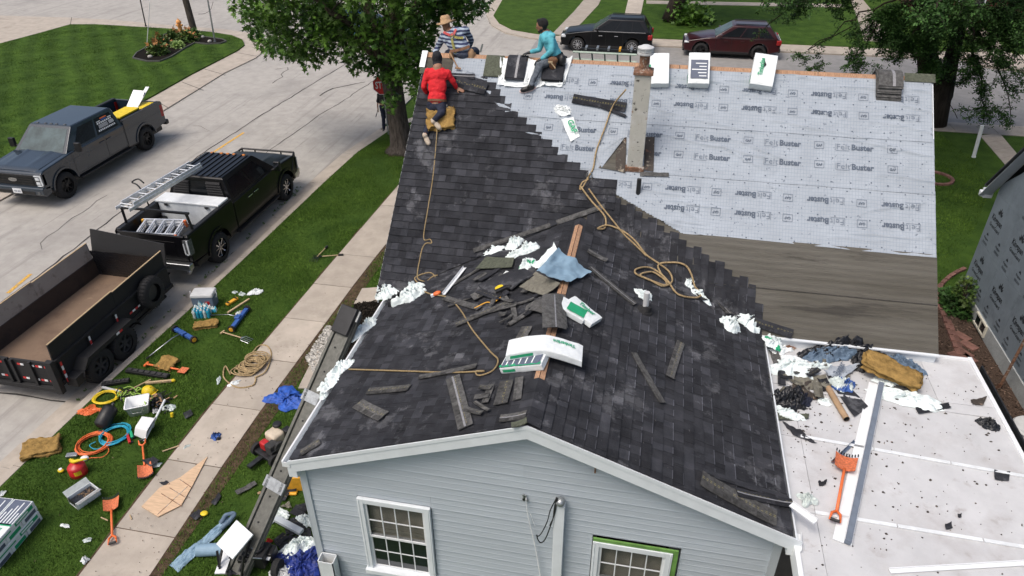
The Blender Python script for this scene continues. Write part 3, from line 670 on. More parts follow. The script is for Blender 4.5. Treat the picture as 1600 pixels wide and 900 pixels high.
# roofing felt in three laps with its print
WR=[(random.Random(5+i).uniform(0,9),random.Random(50+i).uniform(0,3.4),random.Random(90+i).gauss(0,.12)if i%6 else random.Random(i).uniform(-.6,.6),random.Random(130+i).uniform(.3,1.3))for i in range(70)]
def wrinkle(x,d):
 h=.009*noise.noise(Vector((x*1.1,d*2.6,3)))+.003*noise.noise(Vector((x*4,d*7,1)))
 for wx,wd_,sl,ln in WR:
  t=(x-wx)/ln
  if abs(t)<1:
   dd=(d-(wd_+sl*(x-wx)+.05*math.sin(t*3)))/.022
   if abs(dd)<3:h+=.022*math.exp(-dd*dd)*(1-t*t)**1.5
 return h
laps=[(.085,1.27,.3,8.925),(1.20,2.24,.3,8.95),(2.17,3.335,.3,8.96)]
lapobj=[]
felts=[]
def cover(x,d):
 if d<2.53:return(xb(max(d,.45))or 3.3)if d>.55 else .3
 return 3.5+(d-2.5)*1.9
for li,(d0,d1,x0,x1)in enumerate(laps):
 lift=[.014,.009,.004][li]
 def lo(x):
  return x0
 def F(x,d,h=0,li=li,d0=d0,d1=d1,lift=lift):
  e=max(0,1-(d1-d)/.05)
  return fM(x,d,lift+wrinkle(x,d)+h+.004*e*(1+noise.noise(Vector((x*2.2,li,0)))))
 def fg(u,v,F=F,d0=d0,d1=d1,x0=x0,x1=x1,li=li):
  xx=x0+(x1-x0)*u;dd=d0+(d1-d0)*v
  if v>.99:dd+=.012*noise.noise(Vector((xx*1.5,li*7,2)))
  if v>.99 and li==2:dd+=.02*math.sin(xx*.9)
  return F(xx,dd)
 mb=MB();mb.grid(330,52,lambda u,v:fg(u,1-v))
 keep=[]
 for q in range(len(mb.f)):
  i_,j_=q%330,q//330;xx=x0+(x1-x0)*(i_+1)/330;dd=d0+(d1-d0)*(1-j_/52)
  if xx>cover(xx,dd)-.16:keep.append(mb.f[q])
 mb.f=keep;mb.m=[0]*len(keep);mb.c=[1.0]*len(keep)
 ob=mb.build('felt_sheet',MT['felt'],roofM,smooth=True);felts.append((ob,F))
PERIOD=1.19
for ri,(d,lap,fl)in enumerate(((.47,0,1),(.84,0,1),(1.46,1,0),(1.83,1,0),(2.50,2,1),(2.87,2,1),)):
 ob,F=felts[lap];ink=MB();inkl=MB()
 x0=(4.54 if fl else 5.0)+(.01 if ri%2 else 0)
 k=-5
 while k<5:
  x=x0+k*PERIOD;k+=1
  fm=lambda u,v:F(u,d+.055-v,.009)
  W_=.60
  if x>cover(x,d)-.1 and x+W_<XR+.01:
   if fl:
    put_text(ink,'Buster',fm,x,0,W_*.585,.105,0,.035,True);put_text(inkl,'Felt',fm,x+W_*.62,0,W_*.36,.105,0,-.012,True)
    inkl.add([fm(x+W_*.63,.125),fm(x+W_,.125),fm(x+W_,.131),fm(x+W_*.63,.131)],[(0,1,2,3)]);inkl.add([fm(x+W_,-.01),fm(x+W_+.006,-.01),fm(x+W_+.006,.131),fm(x+W_,.131)],[(0,1,2,3)])
   else:
    put_text(inkl,'Felt',fm,x,0,W_*.36,.105,0,-.012);put_text(ink,'Buster',fm,x+W_*.40,0,W_*.60,.105,0,.035)
    inkl.add([fm(x-.015,-.026),fm(x+W_*.34,-.026),fm(x+W_*.34,-.02),fm(x-.015,-.02)],[(0,1,2,3)]);inkl.add([fm(x-.021,-.026),fm(x-.015,-.026),fm(x-.015,.11),fm(x-.021,.11)],[(0,1,2,3)])
  if ink.v:ink.build('printed_word',MT['grey_print'],ob);inkl.build('printed_word',MT['grey_print_light'],ob);ink=MB();inkl=MB()
  gx=x+(.82 if not fl else .80)
  if gx>cover(gx,d)-.02 and gx+.16<XR:
   put_text(ink,'GAF',fm,gx+.03,.03,.10,.045,0,.03,bool(fl))
   for a,b,c_,e in((0,-.012,.16,-.006),(0,.118,.16,.124),(0,-.012,.006,.124),(.154,-.012,.16,.124)):ink.add([fm(gx+a,b),fm(gx+c_,b),fm(gx+c_,e),fm(gx+a,e)],[(0,1,2,3)])
   ink.build('printed_emblem',MT['grey_print'],ob);ink=MB()
for ob,F,ds in((felts[0][0],felts[0][1],(.13,1.16)),(felts[1][0],felts[1][1],(1.3,2.12)),(felts[2][0],felts[2][1],(2.28,3.28))):
 mb=MB()
 for d in ds+(sum(ds)/2,):
  x=.9
  while x<XR-.05:
   xx,dd=x+rnd.uniform(-.06,.06),d+rnd.uniform(-.02,.02)
   if xx>cover(xx,dd)+.02:c=F(xx,dd,.004);mb.cyl(c,c+nM*.004,.013,.010,6)
   x+=.28
 mb.build('nail_caps',MT['grey_print'],ob,kind='stuff')
for d0,d1,lf in((3.30,4.17,.002),(4.12,DM+.03,-.001)):
 mb=MB();mb.grid(120,14,lambda u,v:fM(3.9+(XR+.03-3.9)*u,d1+(d0-d1)*v,lf+.004+.006*noise.noise(Vector((u*9,v*2,d0)))));mb.build('underlay_sheet',MT['oldfelt'],roofM,smooth=True)
mb=MB();mb.bar(fM(4.6,4.165,.012),fM(XR+.02,4.165,.012),.012,.004,up=nM);mb.build('lap_edge',MT['tar'],roofM)
mb=MB();mb.bb((6.3,YE-.06,Z0-.02),(XR+.03,YE-.005,Z0+.002));mb.build('drip_edge',MT['white_trim'],roofM)
mb=MB();mb.bb((6.3,YE-.02,WZ),(XR,YE+.10,Z0-.03));mb.build('fascia',MT['white_trim'],house)
mb=MB()
for xx in(XL-.02,XR-.002):
 vs=[Vector((xx,YE,Z0-.2)),Vector((xx,YR,Z0+HM-.2)),Vector((xx,YR,Z0+HM-.008)),Vector((xx,YE,Z0-.008))]
 mb.add(vs+[v+Vector((.02,0,0))for v in vs],[(0,1,2,3),(7,6,5,4),(3,2,6,7),(0,4,5,1),(0,3,7,4)])
mb.build('rake_board',MT['white_trim'],house)
mb=MB();mb.bar(fM(XL-.025,-.02,.03),fM(XL-.025,.35,.03),.11,.02,up=nM);mb.build('rake_flashing',MT['white_clean'],roofM)
mb=MB();mb.bar(fM(XL+.02,.36,.02),fM(XL+.02,.48,.02),.16,.012,up=nM);mb.build('starter_shingle',MT['shingle_green'],roofM)
# chimney
ch=at('M',994,268);cx,cy=ch.x-.035,ch.y+.15;zt=6.50
chim=MB();chim.box((cx,cy,(4.6+zt)/2),(.275,.30,zt-4.6));chim=chim.build('chimney_chase',MT['chimney'],roofM,bevel=.006)
mb=MB();mb.box((cx,cy,zt+.02),(.33,.35,.05));mb.box((cx,cy,zt+.065),(.30,.32,.04),taper=(.5,.5));mb.build('chimney_cap',MT['rust'],chim,bevel=.008)
mb=MB();mb.cyl((cx,cy,zt+.06),(cx,cy,zt+.30),.085,.085,20);mb.build('flue_pipe',MT['rust'],chim,smooth=False)
mb=MB()
for z,r0,r1,h in((.29,.10,.135,.02),(.31,.135,.135,.03),(.35,.12,.12,.045),(.40,.135,.135,.02),(.42,.135,.05,.035)):mb.cyl((cx,cy,zt+z),(cx,cy,zt+z+h),r0,r1,24)
for i in range(8):a=i*math.pi/4;mb.cyl((cx+.128*math.cos(a),cy+.128*math.sin(a),zt+.31),(cx+.128*math.cos(a),cy+.128*math.sin(a),zt+.41),.006,n=5)
mb.build('flue_cap',MT['palegrey'],chim)
mb=MB();mb.box((cx,cy-.02,ch.z+.04),(.33,.32,.09));mb.build('rusty_flashing',MT['rust'],chim,bevel=.01)
for s_,(a,b,c_)in((1,(1013,215,1020)),(-1,(960,222,975))):
 pass
for pts,m_,hh in((((1008,214),(1023,214),(1021,268),(1006,266)),'oldtar',.03),(((962,222),(979,214),(977,270),(962,266)),'oldtar',.03),(((935,262),(968,225),(972,268)),'oldfelt',.028),(((1000,268),(1045,270),(1045,276),(1000,275)),'shingle_light',.03)):
 if m_=='oldtar' and'oldtar' not in MT:MT['oldtar']=spot_mat('oldtar',(.05,.04,.033),[(9,.58,(.30,.26,.20),.06,'n'),(6,.6,(.20,.09,.05),.08,'n')])
 P=[at('M',*q,hh)for q in pts];mb=MB()
 def fg(u,v):
  a=P[0].lerp(P[1],u);b=(P[3]if len(P)==4 else P[2]).lerp(P[2],u);p=a.lerp(b,v);return p+nM*(.02*noise.noise(p*14))
 mb.grid(6,12,fg);mb.build('torn_flashing',MT[m_],roofM,smooth=True)
P=[at('M',928,232,.03),at('M',976,215,.06),at('M',940,262,.04),at('M',930,248,.10)]
mb=MB();mb.grid(10,10,lambda u,v:P[0].lerp(P[1],u).lerp(P[2].lerp(P[1],u),v)+nM*(.05*math.sin(u*3)*(1-v)+.01*noise.noise(Vector((u*5,v*5,1)))));mb.build('felt_flap',MT['felt'],roofM,smooth=True)
p=at('M',997,301,.0);mb=MB();mb.cyl(p-Vector((0,0,.1)),p+Vector((0,0,.26)),.04,.04,14);mb.build('vent_pipe',MT['darksteel'],roofM)
p=at('R',1008,485,.02);mb=MB();mb.cyl(p-Vector((0,0,.1)),p+Vector((0,0,.33)),.045,.045,16);pipe=mb.build('vent_pipe',MT['palegrey'],roofW)
mb=MB();mb.cyl(p-nR*.01,p+nR*.02,.13,.11,18);mb.cyl(p+nR*.02,p+nR*.10,.09,.055,18);mb.build('rubber_boot',MT['rubber'],pipe)
# gable trim
def rake(xa,za,xb_,zb,name='rake_trim'):
 for hh0,hh1,y0,y1 in((.0,.185,-.03,0.0),(.185,.20,-.02,.10)):
  pass
 mb=MB();h0,h1=.012,.205
 vs=[Vector((xa,-.028,za-h1)),Vector((xb_,-.028,zb-h1)),Vector((xb_,-.028,zb-h0)),Vector((xa,-.028,za-h0))]
 mb.add(vs+[v+Vector((0,.026,0))for v in vs],[(0,1,2,3),(7,6,5,4),(3,2,6,7),(0,4,5,1),(0,3,7,4),(1,5,6,2)])
 tr=mb.build(name,MT['white_trim'],house)
 mb=MB();vs=[Vector((xa,-.036,za-.05)),Vector((xb_,-.036,zb-.05)),Vector((xb_,-.036,zb+.004)),Vector((xa,-.036,za+.004))]
 mb.add(vs+[v+Vector((0,.0075,0))for v in vs],[(0,1,2,3),(3,2,6,7),(0,4,5,1)]);mb.build('drip_edge',MT['white_trim'],tr)
 mb=MB();vs=[Vector((xa,-.004,za-h1+.012)),Vector((xb_,-.004,zb-h1+.012)),Vector((xb_,.16,zb-h1+.012)),Vector((xa,.16,za-h1+.012))]
 mb.add(vs+[v+Vector((0,0,.01))for v in vs],[(0,3,2,1),(4,5,6,7)]);mb.build('soffit',MT['white_trim'],tr)
zA=Z0+AX*S;zR=zA-(WX-AX)*S
rake(-.04,Z0-.04*S,AX,zA);rake(AX,zA,WX+.05,zR-.02)
for x0,x1,zz in((-.06,.06,Z0-.19),(WX-.09,WX+.05,zR-.17)):
 mb=MB();mb.prof([(-.026,zz-.11),(.16,zz-.11),(.16,zz+.05),(-.026,zz+.05)],x0,x1);mb.build('eave_return',MT['white_trim'],house)
mb=MB()
pr=[(-.12,.0),(-.115,-.085),(-.03,-.085),(-.01,0)]
for i in range(3):
 a,b=pr[i],pr[i+1];vs=[(a[0],-.03,Z0-.03+a[1]),(b[0],-.03,Z0-.03+b[1]),(b[0],YE,Z0-.03+b[1]),(a[0],YE,Z0-.03+a[1])]
 mb.add([Vector(v)for v in vs]+[Vector(v)+Vector((.003,0,.003))for v in vs],[(0,1,2,3),(7,6,5,4),(0,3,7,4)])
mb.bb((-.124,-.03,Z0-.035),(-.10,YE,Z0-.02));mb.bb((-.12,-.035,Z0-.115),(-.01,-.03,Z0-.03));mb.build('gutter',MT['white_clean'],house)
mb=MB();mb.bb((-.025,-.01,Z0-.20),(-.008,YE,Z0-.02));mb.build('fascia',MT['white_trim'],house)
mb=MB();mb.bb((WX-.02,-.01,zR-.19),(WX+.0,YE,zR-.02));mb.build('fascia',MT['white_trim'],house)
for x0 in(.0,WX-.20):
 mb=MB();mb.bb((x0,.115,.3),(x0+.10,.175,2.86));mb.bb((x0-.002,.112,.3),(x0+.015,.178,2.86));mb.build('corner_post',MT['corner'],house)
mb=MB();mb.bb((.04,.16,0),(WX-.12,.4,.42));mb.build('foundation',MT['foundation'],house)
# windows
def window(x0,x1,z0,z1,tape=False):
 W_=MB();t=.085
 if tape:
  tp=MB();tp.bb((x0,.10,z1-.05),(x1,.125,z1));tp.bb((x1-.06,.10,z0),(x1,.125,z1-.05));
  x1-=.065;z1-=.055
 fr=MB()
 for a,b in(((x0,z0+.08),(x0+t,z1)),((x1-t,z0+.08),(x1,z1)),((x0+t,z1-t),(x1-t,z1))):fr.bb((a[0],.085,a[1]),(b[0],.15,b[1]))
 fr.bb((x0-.02,.04,z0),(x1+.02,.15,z0+.08))
 for a,b in(((x0+.02,z0+.1),(x0+.03,z1-.02)),((x1-.03,z0+.1),(x1-.02,z1-.02))):fr.bb((a[0],.078,a[1]),(b[0],.09,b[1]))
 win=fr.build('window',MT['white_trim'],house,bevel=.004)
 if tape:tp.build('green_flashing_tape',MT['green_tape'],win)
 ix0,ix1,iz0,iz1=x0+t,x1-t,z0+.08,z1-t;zm=(iz0+iz1)/2
 for(a,b,yy)in((zm-.02,iz1,.115),(iz0,zm+.02,.135)):
  sh=MB();s_=.035
  for p,q in(((ix0,a),(ix0+s_,b)),((ix1-s_,a),(ix1,b)),((ix0+s_,b-s_),(ix1-s_,b)),((ix0+s_,a),(ix1-s_,a+s_))):sh.bb((p[0],yy,p[1]),(q[0],yy+.03,q[1]))
  sash=sh.build('sash',MT['white_clean'],win)
  gx0,gx1,g0,g1=ix0+s_,ix1-s_,a+s_,b-s_
  for i in range(4):
   for j in range(2):
    pm=MB();pm.bb((gx0+(gx1-gx0)*i/4+.004,yy+.012,g0+(g1-g0)*j/2+.004),(gx0+(gx1-gx0)*(i+1)/4-.004,yy+.016,g0+(g1-g0)*(j+1)/2-.004));pm.build('pane',MT['glass_house' if a>iz0 else'glass_dark'],sash)
  mu=MB()
  for i in(1,2,3):mu.bb((gx0+(gx1-gx0)*i/4-.007,yy+.004,g0),(gx0+(gx1-gx0)*i/4+.007,yy+.022,g1))
  mu.bb((gx0,yy+.005,(g0+g1)/2-.007),(gx1,yy+.021,(g0+g1)/2+.007));mu.build('muntin',MT['white_clean'],sash)
 bl=MB();z=iz0+(.05 if not tape else .35)
 while z<iz1-.03:
  bl.box(((ix0+ix1)/2,.205,z),(ix1-ix0-.06,.03,.004),R=Matrix.Rotation(R_(28),3,'X'));z+=.045
 bl.bb((ix0+.03,.19,iz0+.30 if tape else zm+.03),(ix1-.03,.22,(iz0+.33)if tape else zm+.10))
 bl.build('venetian_blind',MT['blind'],win)
 cu=MB();cu.bb((ix0,.235,iz0),(ix0+.16,.24,iz1));cu.bb((ix1-.12,.235,iz0),(ix1,.24,iz1));cu.build('curtain',MT['blind'],win)
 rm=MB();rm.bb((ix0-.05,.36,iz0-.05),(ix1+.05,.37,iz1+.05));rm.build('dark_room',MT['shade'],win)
 return(x0-.01 if not tape else x0-.01,(x1+.01)if not tape else x1+.095,z0,(z1+.01)if not tape else z1+.085)
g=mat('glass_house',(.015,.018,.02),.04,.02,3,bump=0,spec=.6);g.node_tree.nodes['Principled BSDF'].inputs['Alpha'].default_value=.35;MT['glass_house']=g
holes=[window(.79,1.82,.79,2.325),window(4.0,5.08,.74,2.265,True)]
# siding boards, each its own, cut round the windows
BW=.2108;z=.42;mb=None;tot=0
def gable_x(z):
 zt_=z+.19
 a,b=.10,WX-.20
 if zt_>Z0:a=max(a,(zt_-Z0)/S)
 if zt_>zR:b=min(b,AX+(zA-zt_)/S)
 return a,b
joints=random.Random(3)
while z<zA-.2:
 z1=z+BW;a,b=gable_x(z);a1,b1=gable_x(z1)
 cuts=[(a,b,z,z1)]
 for h in holes:
  if h[2]<z1 and h[3]>z:
   nc=[]
   for c0,c1,q0,q1 in cuts:
    if h[1]<=c0 or h[0]>=c1:nc.append((c0,c1,q0,q1));continue
    if h[0]>c0:nc.append((c0,min(c1,h[0]),q0,q1))
    if h[1]<c1:nc.append((max(c0,h[1]),c1,q0,q1))
    if h[3]<z1:nc.append((max(c0,h[0]),min(c1,h[1]),h[3],q1))
    if h[2]>z:nc.append((max(c0,h[0]),min(c1,h[1]),q0,h[2]))
   cuts=nc
 js=sorted(joints.uniform(.6,5.8)for _ in range(1));nc=[]
 for c0,c1,q0,q1 in cuts:
  jj=[j for j in js if c0+.4<j<c1-.4];e=[c0]+jj+[c1];nc+=[(u,v,q0,q1)for u,v in zip(e,e[1:])]
 for c0,c1,q0,q1 in nc:
  mb=MB();tn=1.0
  pf=[(.146,z1),(.138,z+BW/2+.006),(.135,z+BW/2),(.144,z+BW/2-.004),(.136,z+.012),(.132,z),(.146,z-.003)]
  pf=[(p_,min(max(q_,q0-.003),q1))for p_,q_ in pf]
  def xe(side,zz,c0=c0,c1=c1):
   A,B=gable_x(zz);return max(c0,A)if side==0 else min(c1,B)
  L_=[Vector((xe(0,max(q[1],z)),q[0],q[1]))for q in pf];Rr=[Vector((max(xe(1,max(q[1],z)),xe(0,max(q[1],z))+.001)-.002,q[0],q[1]))for q in pf]
  n=len(pf);mb.add(L_+Rr,[(i,n+i,n+i+1,i+1)[::-1]for i in range(n-1)])
  mb.c=[rnd.uniform(.96,1.04)]*len(mb.c);mb.build('siding_board',MT['siding'],house);tot+=1
 z=z1
print('SIDING',tot)
mb=MB();mb.bb((3.50,.03,.4),(3.62,.12,2.84));mb.bb((3.485,.05,.4),(3.50,.125,2.84));mb.build('conduit_cover',MT['white_trim'],house,bevel=.004)
mb=MB();mb.ell((3.56,.05,2.91),(.06,.07,.06),12,8);mb.cyl((3.56,.08,2.80),(3.56,.08,2.90),.035,n=12);mb.build('weatherhead',MT['galv'],house,smooth=True)
def wallpt(px,py,y):return Py(px,py,y)
def spline(pts,n=8):
 P=[Vector(p)for p in pts];out=[]
 Q=[P[0]*2-P[1]]+P+[P[-1]*2-P[-2]]
 for i in range(1,len(Q)-2):
  for k in range(n):
   t=k/n;a,b,c_,d_=Q[i-1],Q[i],Q[i+1],Q[i+2]
   out.append(.5*((2*b)+(c_-a)*t+(2*a-5*b+4*c_-d_)*t*t+(3*b-a-3*c_+d_)*t**3))
 out.append(P[-1]);return out
mb=MB()
mb.tube(spline([wallpt(x,y,.04)for x,y in((870,777),(860,797),(855,815),(846,833),(840,838),(838,836))]),.007)
mb.tube(spline([wallpt(x,y,.02)for x,y in((871,778),(867,800),(860,822),(852,842),(845,848),(840,842),(839,836))]),.008)
mb.tube(spline([wallpt(x,y,.03)for x,y in((869,778),(866,795),(864,810),(859,821))]),.008);mb.build('service_wire',MT['blackplastic'],house,smooth=True)
mb=MB();mb.tube(spline([wallpt(x,y,.08)for x,y in((822,778),(823,795),(827,815),(832,835),(837,858),(841,880),(845,905))]),lambda t:.006+.006*t);mb.tube(spline([wallpt(x,y,.07)for x,y in((829,803),(832,812),(836,822))]),.004)
mb.build('frayed_cable',MT['white_clean'],house,smooth=True)
mb=MB();p=wallpt(821,778,.12)
for i in range(8):mb.box(p+Vector((rnd.uniform(-.03,.03),-.005,rnd.uniform(-.05,.05))),(.03,.02,.03),R=Matrix.Rotation(i,3,'Y'))
mb.build('cable_bracket',MT['galv'],house)
mb=MB();p=wallpt(930,735,.13);mb.box(p,(.02,.02,.08));mb.build('siding_clip',MT['rust'],house)
# VEHICLES (local: x right, y forward, z up, rear axle at y = 0)
def arch(cy,cz,r,a0,a1,n=9):return[(cy+r*math.cos(R_(a0+(a1-a0)*i/n)),cz+r*math.sin(R_(a0+(a1-a0)*i/n)))for i in range(n+1)]
def tri_build(mb,*a,**k):return mb.build(*a,local=True,**k)
def wheel(t,x,y,r,wdt,rimm,style,rr=.62):
 sg=1 if x>0 else-1;tp=MB()
 prof_=[(.0,rr*r),(.0,.92*r),(.04,.985*r),(.10,r),(wdt-.10,r),(wdt-.04,.985*r),(wdt,.92*r),(wdt,rr*r)]
 n=28;rings=[]
 for px,pr in prof_:rings.append([Vector((x+sg*(wdt/2-px),y+pr*math.cos(2*math.pi*i/n),r+pr*math.sin(2*math.pi*i/n)))for i in range(n)])
 tp.loft(rings,caps=False)
 for i in range(0,n):
  a=2*math.pi*(i+.5)/n;tp.box((x,y+r*1.0*math.cos(a),r+r*1.0*math.sin(a)),(wdt*.8,.03*r/.4,.012),R=Matrix.Rotation(a-math.pi/2,3,'X'))
 ty=tri_build(tp,'wheel',MT['rubber'],parent=t,smooth=True)
 rm=MB();xo=x+sg*(wdt/2-.03);ax=Vector((sg,0,0))
 R0=rr*r
 rm.loft([[Vector((xo,y+q*math.cos(2*math.pi*i/n),r+q*math.sin(2*math.pi*i/n)))for i in range(n)]for q in(R0+.005,R0-.02)]+[[Vector((x-sg*.02,y+(R0-.03)*math.cos(2*math.pi*i/n),r+(R0-.03)*math.sin(2*math.pi*i/n)))for i in range(n)]],caps=False)
 rm.cyl((x-sg*.02,y,r),(x-sg*.03,y,r),R0-.03,n=20,m=1)
 k={'spoke8':8,'spoke10':10,'steel':6,'spoke5':5}[style]
 for i in range(k):
  a=2*math.pi*i/k;c,s_=math.cos(a),math.sin(a)
  rm.bar((xo-sg*.02,y+.04*c,r+.04*s_),(xo-sg*.025,y+(R0-.01)*c,r+(R0-.01)*s_),.028 if k>6 else .06,.022,up=(1,0,0))
 rm.cyl((xo-sg*.03,y,r),(xo+sg*.0,y,r),.06,.05,16)
 rm.build('rim',[MT[rimm],MT['blackplastic']],ty,local=False)if False else None
 o=bpy.data.objects.new('rim',rm.mesh('rim',[MT[rimm],MT['blackplastic']],Matrix(),False));col.objects.link(o);o.parent=ty;WM[o]=WM[ty]
 return ty
def quad_on(F,u0,u1,v0,v1,off,cut=None):
 """panel on a bilinear face F=(bl,br,tr,tl); returns 4 corners pushed out by off"""
 bl,br,tr,tl=F;nrm=(br-bl).cross(tl-bl).normalized()
 f=lambda u,v:bl.lerp(br,u).lerp(tl.lerp(tr,u),v)+nrm*off
 return[f(u0,v0),f(u1,v0),f(u1,v1),f(u0,v1)],nrm
def pane(t,F,u0,u1,v0,v1,m,name='window',off=.006,th=.012,top=None):
 q,nrm=quad_on(F,u0,u1,v0,v1,off)
 if top:
  bl,br,tr,tl=F;f=lambda u,v:bl.lerp(br,u).lerp(tl.lerp(tr,u),v)+nrm*off
  q=[f(u0,v0),f(u1,v0),f(u1+top[1],v1),f(u0+top[0],v1)]
 mb=MB();c=sum(q,Vector())/4
 q2=[p.lerp(c,.0)-nrm*th for p in q];mb.add(q+q2,[(0,1,2,3),(0,4,5,1),(1,5,6,2),(2,6,7,3),(3,7,4,0)])
 return mb.build(name,MT[m],parent=t,local=True)
def cabin(b,tpz,base_z):
 """b = (half width base, y rear, y front), tpz = (half width top, y rear, y front, z) -> faces"""
 wb,r,f=b;wt,r2,f2,zt_=tpz
 V=[Vector(p)for p in((-wb,r,base_z),(wb,r,base_z),(wb*.97,f,base_z),(-wb*.97,f,base_z),(-wt,r2,zt_),(wt,r2,zt_),(wt,f2,zt_),(-wt,f2,zt_))]
 return V,{'rear':(V[0],V[1],V[5],V[4]),'right':(V[1],V[2],V[6],V[5]),'front':(V[2],V[3],V[7],V[6]),'left':(V[3],V[0],V[4],V[7])}
def add_cabin(t,V,paint,crown=.04):
 mb=MB();a=V[:4];b=V[4:]
 c=sum(b,Vector())/4;b2=[p.lerp(c,.10)+Vector((0,0,crown))for p in b];mid=[p.lerp(q,.55)+Vector((0,0,.012))for p,q in zip(b,b2)]
 mb.loft([a,b,mid,b2]);return mb.build('cab_shell',paint,parent=t,local=True,bevel=.02)
def oval(t,c,rx,rz,m1,m2,txt=None,facing=1):
 mb=MB();mb.cyl((c[0],c[1],c[2]),(c[0],c[1]+.012*facing,c[2]),(rx,rz)if False else rx,n=20)
 for i,v in enumerate(mb.v):v.z=c[2]+(v.z-c[2])*rz/rx
 o=mb.build('badge',MT[m1],parent=t,local=True)
 if txt:
  tb=MB();fn=(lambda u,v:Vector((c[0]-facing*(u-rx*.6),c[1]+.0135*facing,c[2]+v-.022)));put_text(tb,txt,fn,0,0,rx*1.2,rz*.85)
  o2=bpy.data.objects.new('badge_script',tb.mesh('badge_script',[MT[m2]],Matrix(),False));col.objects.link(o2);o2.parent=o;WM[o2]=WM[o]
 return o
def plate(t,c,facing,txt='1452 807'):
 mb=MB();mb.box(c,(.31,.012,.155));o=mb.build('licence_plate',MT['white_clean'],parent=t,local=True)
 tb=MB()
 for i,x in enumerate((-.10,-.065,-.03,.02,.055,.09)):tb.box((c[0]+x,c[1]+.0075*facing,c[2]-.01),(.018,.002,.06))
 o2=bpy.data.objects.new('plate_digits',tb.mesh('plate_digits',[MT['dark_print']],Matrix(),False));col.objects.link(o2);o2.parent=o;WM[o2]=WM[o]
def pickup(label,M_,wb,paint,black):
 t=thing('pickup_truck',label,'pickup truck',mat=M_);P=MT[paint];B=lambda mb,n,m,**k:mb.build(n,MT[m]if isinstance(m,str)else m,parent=t,local=True,**k)
 W=1.0;cr=.98;yr=-1.22;yf=wb+.93
 pts=[(cr,.50),(cr,1.30),(wb-.52,1.30),(wb-.40,1.285),(wb+.70,1.20),(wb+.84,1.12),(wb+.86,.62)]+[(wb+.55,.55)]+arch(wb,.44,.52,12,168,10)+[(wb-.52,.48)]
 mb=MB();mb.prof(pts,-W,W);B(mb,'body',P,bevel=.045)
 mb=MB()
 def hd(u,v):
  x=(u-.5)*1.66;y=wb-.42+1.18*v;z=1.294-.085*v+.045*(1-(2*u-1)**4)*(1-.5*v)
  for cx_ in(-.42,.42):z+=.028*math.exp(-((x-cx_*(1-.1*v))/.07)**2)*(1-v*.9)
  if v>.93:z-=.05
  return Vector((x,y,z))
 mb.grid(28,12,hd);B(mb,'bonnet',P,smooth=True)
 V,F=cabin((.97,cr+.015,wb-.42),(.76,cr+.12,wb-1.13,1.90),1.285);add_cabin(t,V,P)
 wnd=pane(t,F['front'],.07,.93,.05,.93,'glass_wind','windscreen')
 pane(t,F['rear'],.08,.92,.14,.86,'glass_car','rear_window')
 for sd_,fl in(('right',0),('left',1)):
  F_=F[sd_]
  if not fl:pane(t,F_,.06,.45,.10,.88,'glass_car',top=(.02,0));pane(t,F_,.49,.86,.10,.88,'glass_car',top=(0,-.02))
  else:pane(t,F_,.14,.51,.10,.88,'glass_car',top=(.02,0));pane(t,F_,.55,.94,.10,.88,'glass_car',top=(0,-.02))
 for s_ in(1,-1):
  mb=MB()
  for y in(cr+.06,cr+1.02,wb-.58):mb.bb((s_*(W-.004),y,.56),(s_*(W+.0025),y+.014,1.27))
  mb.bb((s_*(W-.004),cr+.06,.555),(s_*(W+.0025),wb-.57,.567));B(mb,'door_seam','blackplastic')
  for y in(cr+.86,cr+1.20):mb=MB();mb.bb((s_*W,y-.11,1.10),(s_*(W+.03),y+.11,1.135));B(mb,'door_handle','chrome' if black else P,bevel=.008)
  mb=MB();mb.bar((s_*.98,wb-.72,1.30),(s_*1.14,wb-.70,1.36),.05,.05);mb.box((s_*1.20,wb-.70,1.44),(.20,.11,.30));B(mb,'mirror','blackplastic',bevel=.03)
  mb=MB();mb.box((s_*1.20,wb-.758,1.44),(.16,.006,.25));B(mb,'mirror_glass','chrome')
  mb=MB();mb.bb((s_*.86,cr-.05,.40),(s_*1.07,wb-.62,.45));mb.bar((s_*.7,cr+.3,.5),(s_*1.0,cr+.3,.43),.05,.04);mb.bar((s_*.7,wb-.9,.5),(s_*1.0,wb-.9,.43),.05,.04);B(mb,'running_board','blackplastic',bevel=.015)
  for cy_,z0_ in((0,.44),(wb,.44)):
   mb=MB();A0=arch(cy_,z0_,.515,5,175,14);A1=arch(cy_,z0_,.575,5,175,14)
   for i in range(14):
    q=[A0[i],A0[i+1],A1[i+1],A1[i]];mb.prof(q,s_*(W-.02),s_*(W+.03))
   B(mb,'wheel_flare',P if not black else'paint_black')
  pts=[(yr,.66),(yr,1.36),(yr+.05,1.40),(cr-.05,1.40),(cr-.02,1.36),(cr-.02,.52)]+[(.52,.50)]+arch(0,.44,.52,12,168,10)+[(-.56,.58)]
  mb=MB();mb.prof(pts,s_*(W-.13),s_*W);B(mb,'bed_side',P,bevel=.03)
  mb=MB();mb.bb((s_*(W-.14),yr+.02,1.395),(s_*(W-.01),cr-.03,1.425));B(mb,'bed_rail','blackplastic',bevel=.012)
  mb=MB();mb.bb((s_*(W-.30),-.48,.78),(s_*(W-.12),.48,1.02));B(mb,'wheel_housing','blackplastic')
 mb=MB();mb.bb((-W+.1,yr+.03,.74),(W-.1,cr,.79));mb.bb((-W+.1,cr-.07,.7),(W-.1,cr-.02,1.39))
 for i in range(9):x=-.8+i*.2;mb.bb((x-.05,yr+.08,.79),(x+.05,cr-.08,.805))
 B(mb,'bed_floor','blackplastic')
 mb=MB();mb.bb((-W+.10,yr-.03,.68),(W-.10,yr+.04,1.39));tg=B(mb,'tailgate',P,bevel=.02)
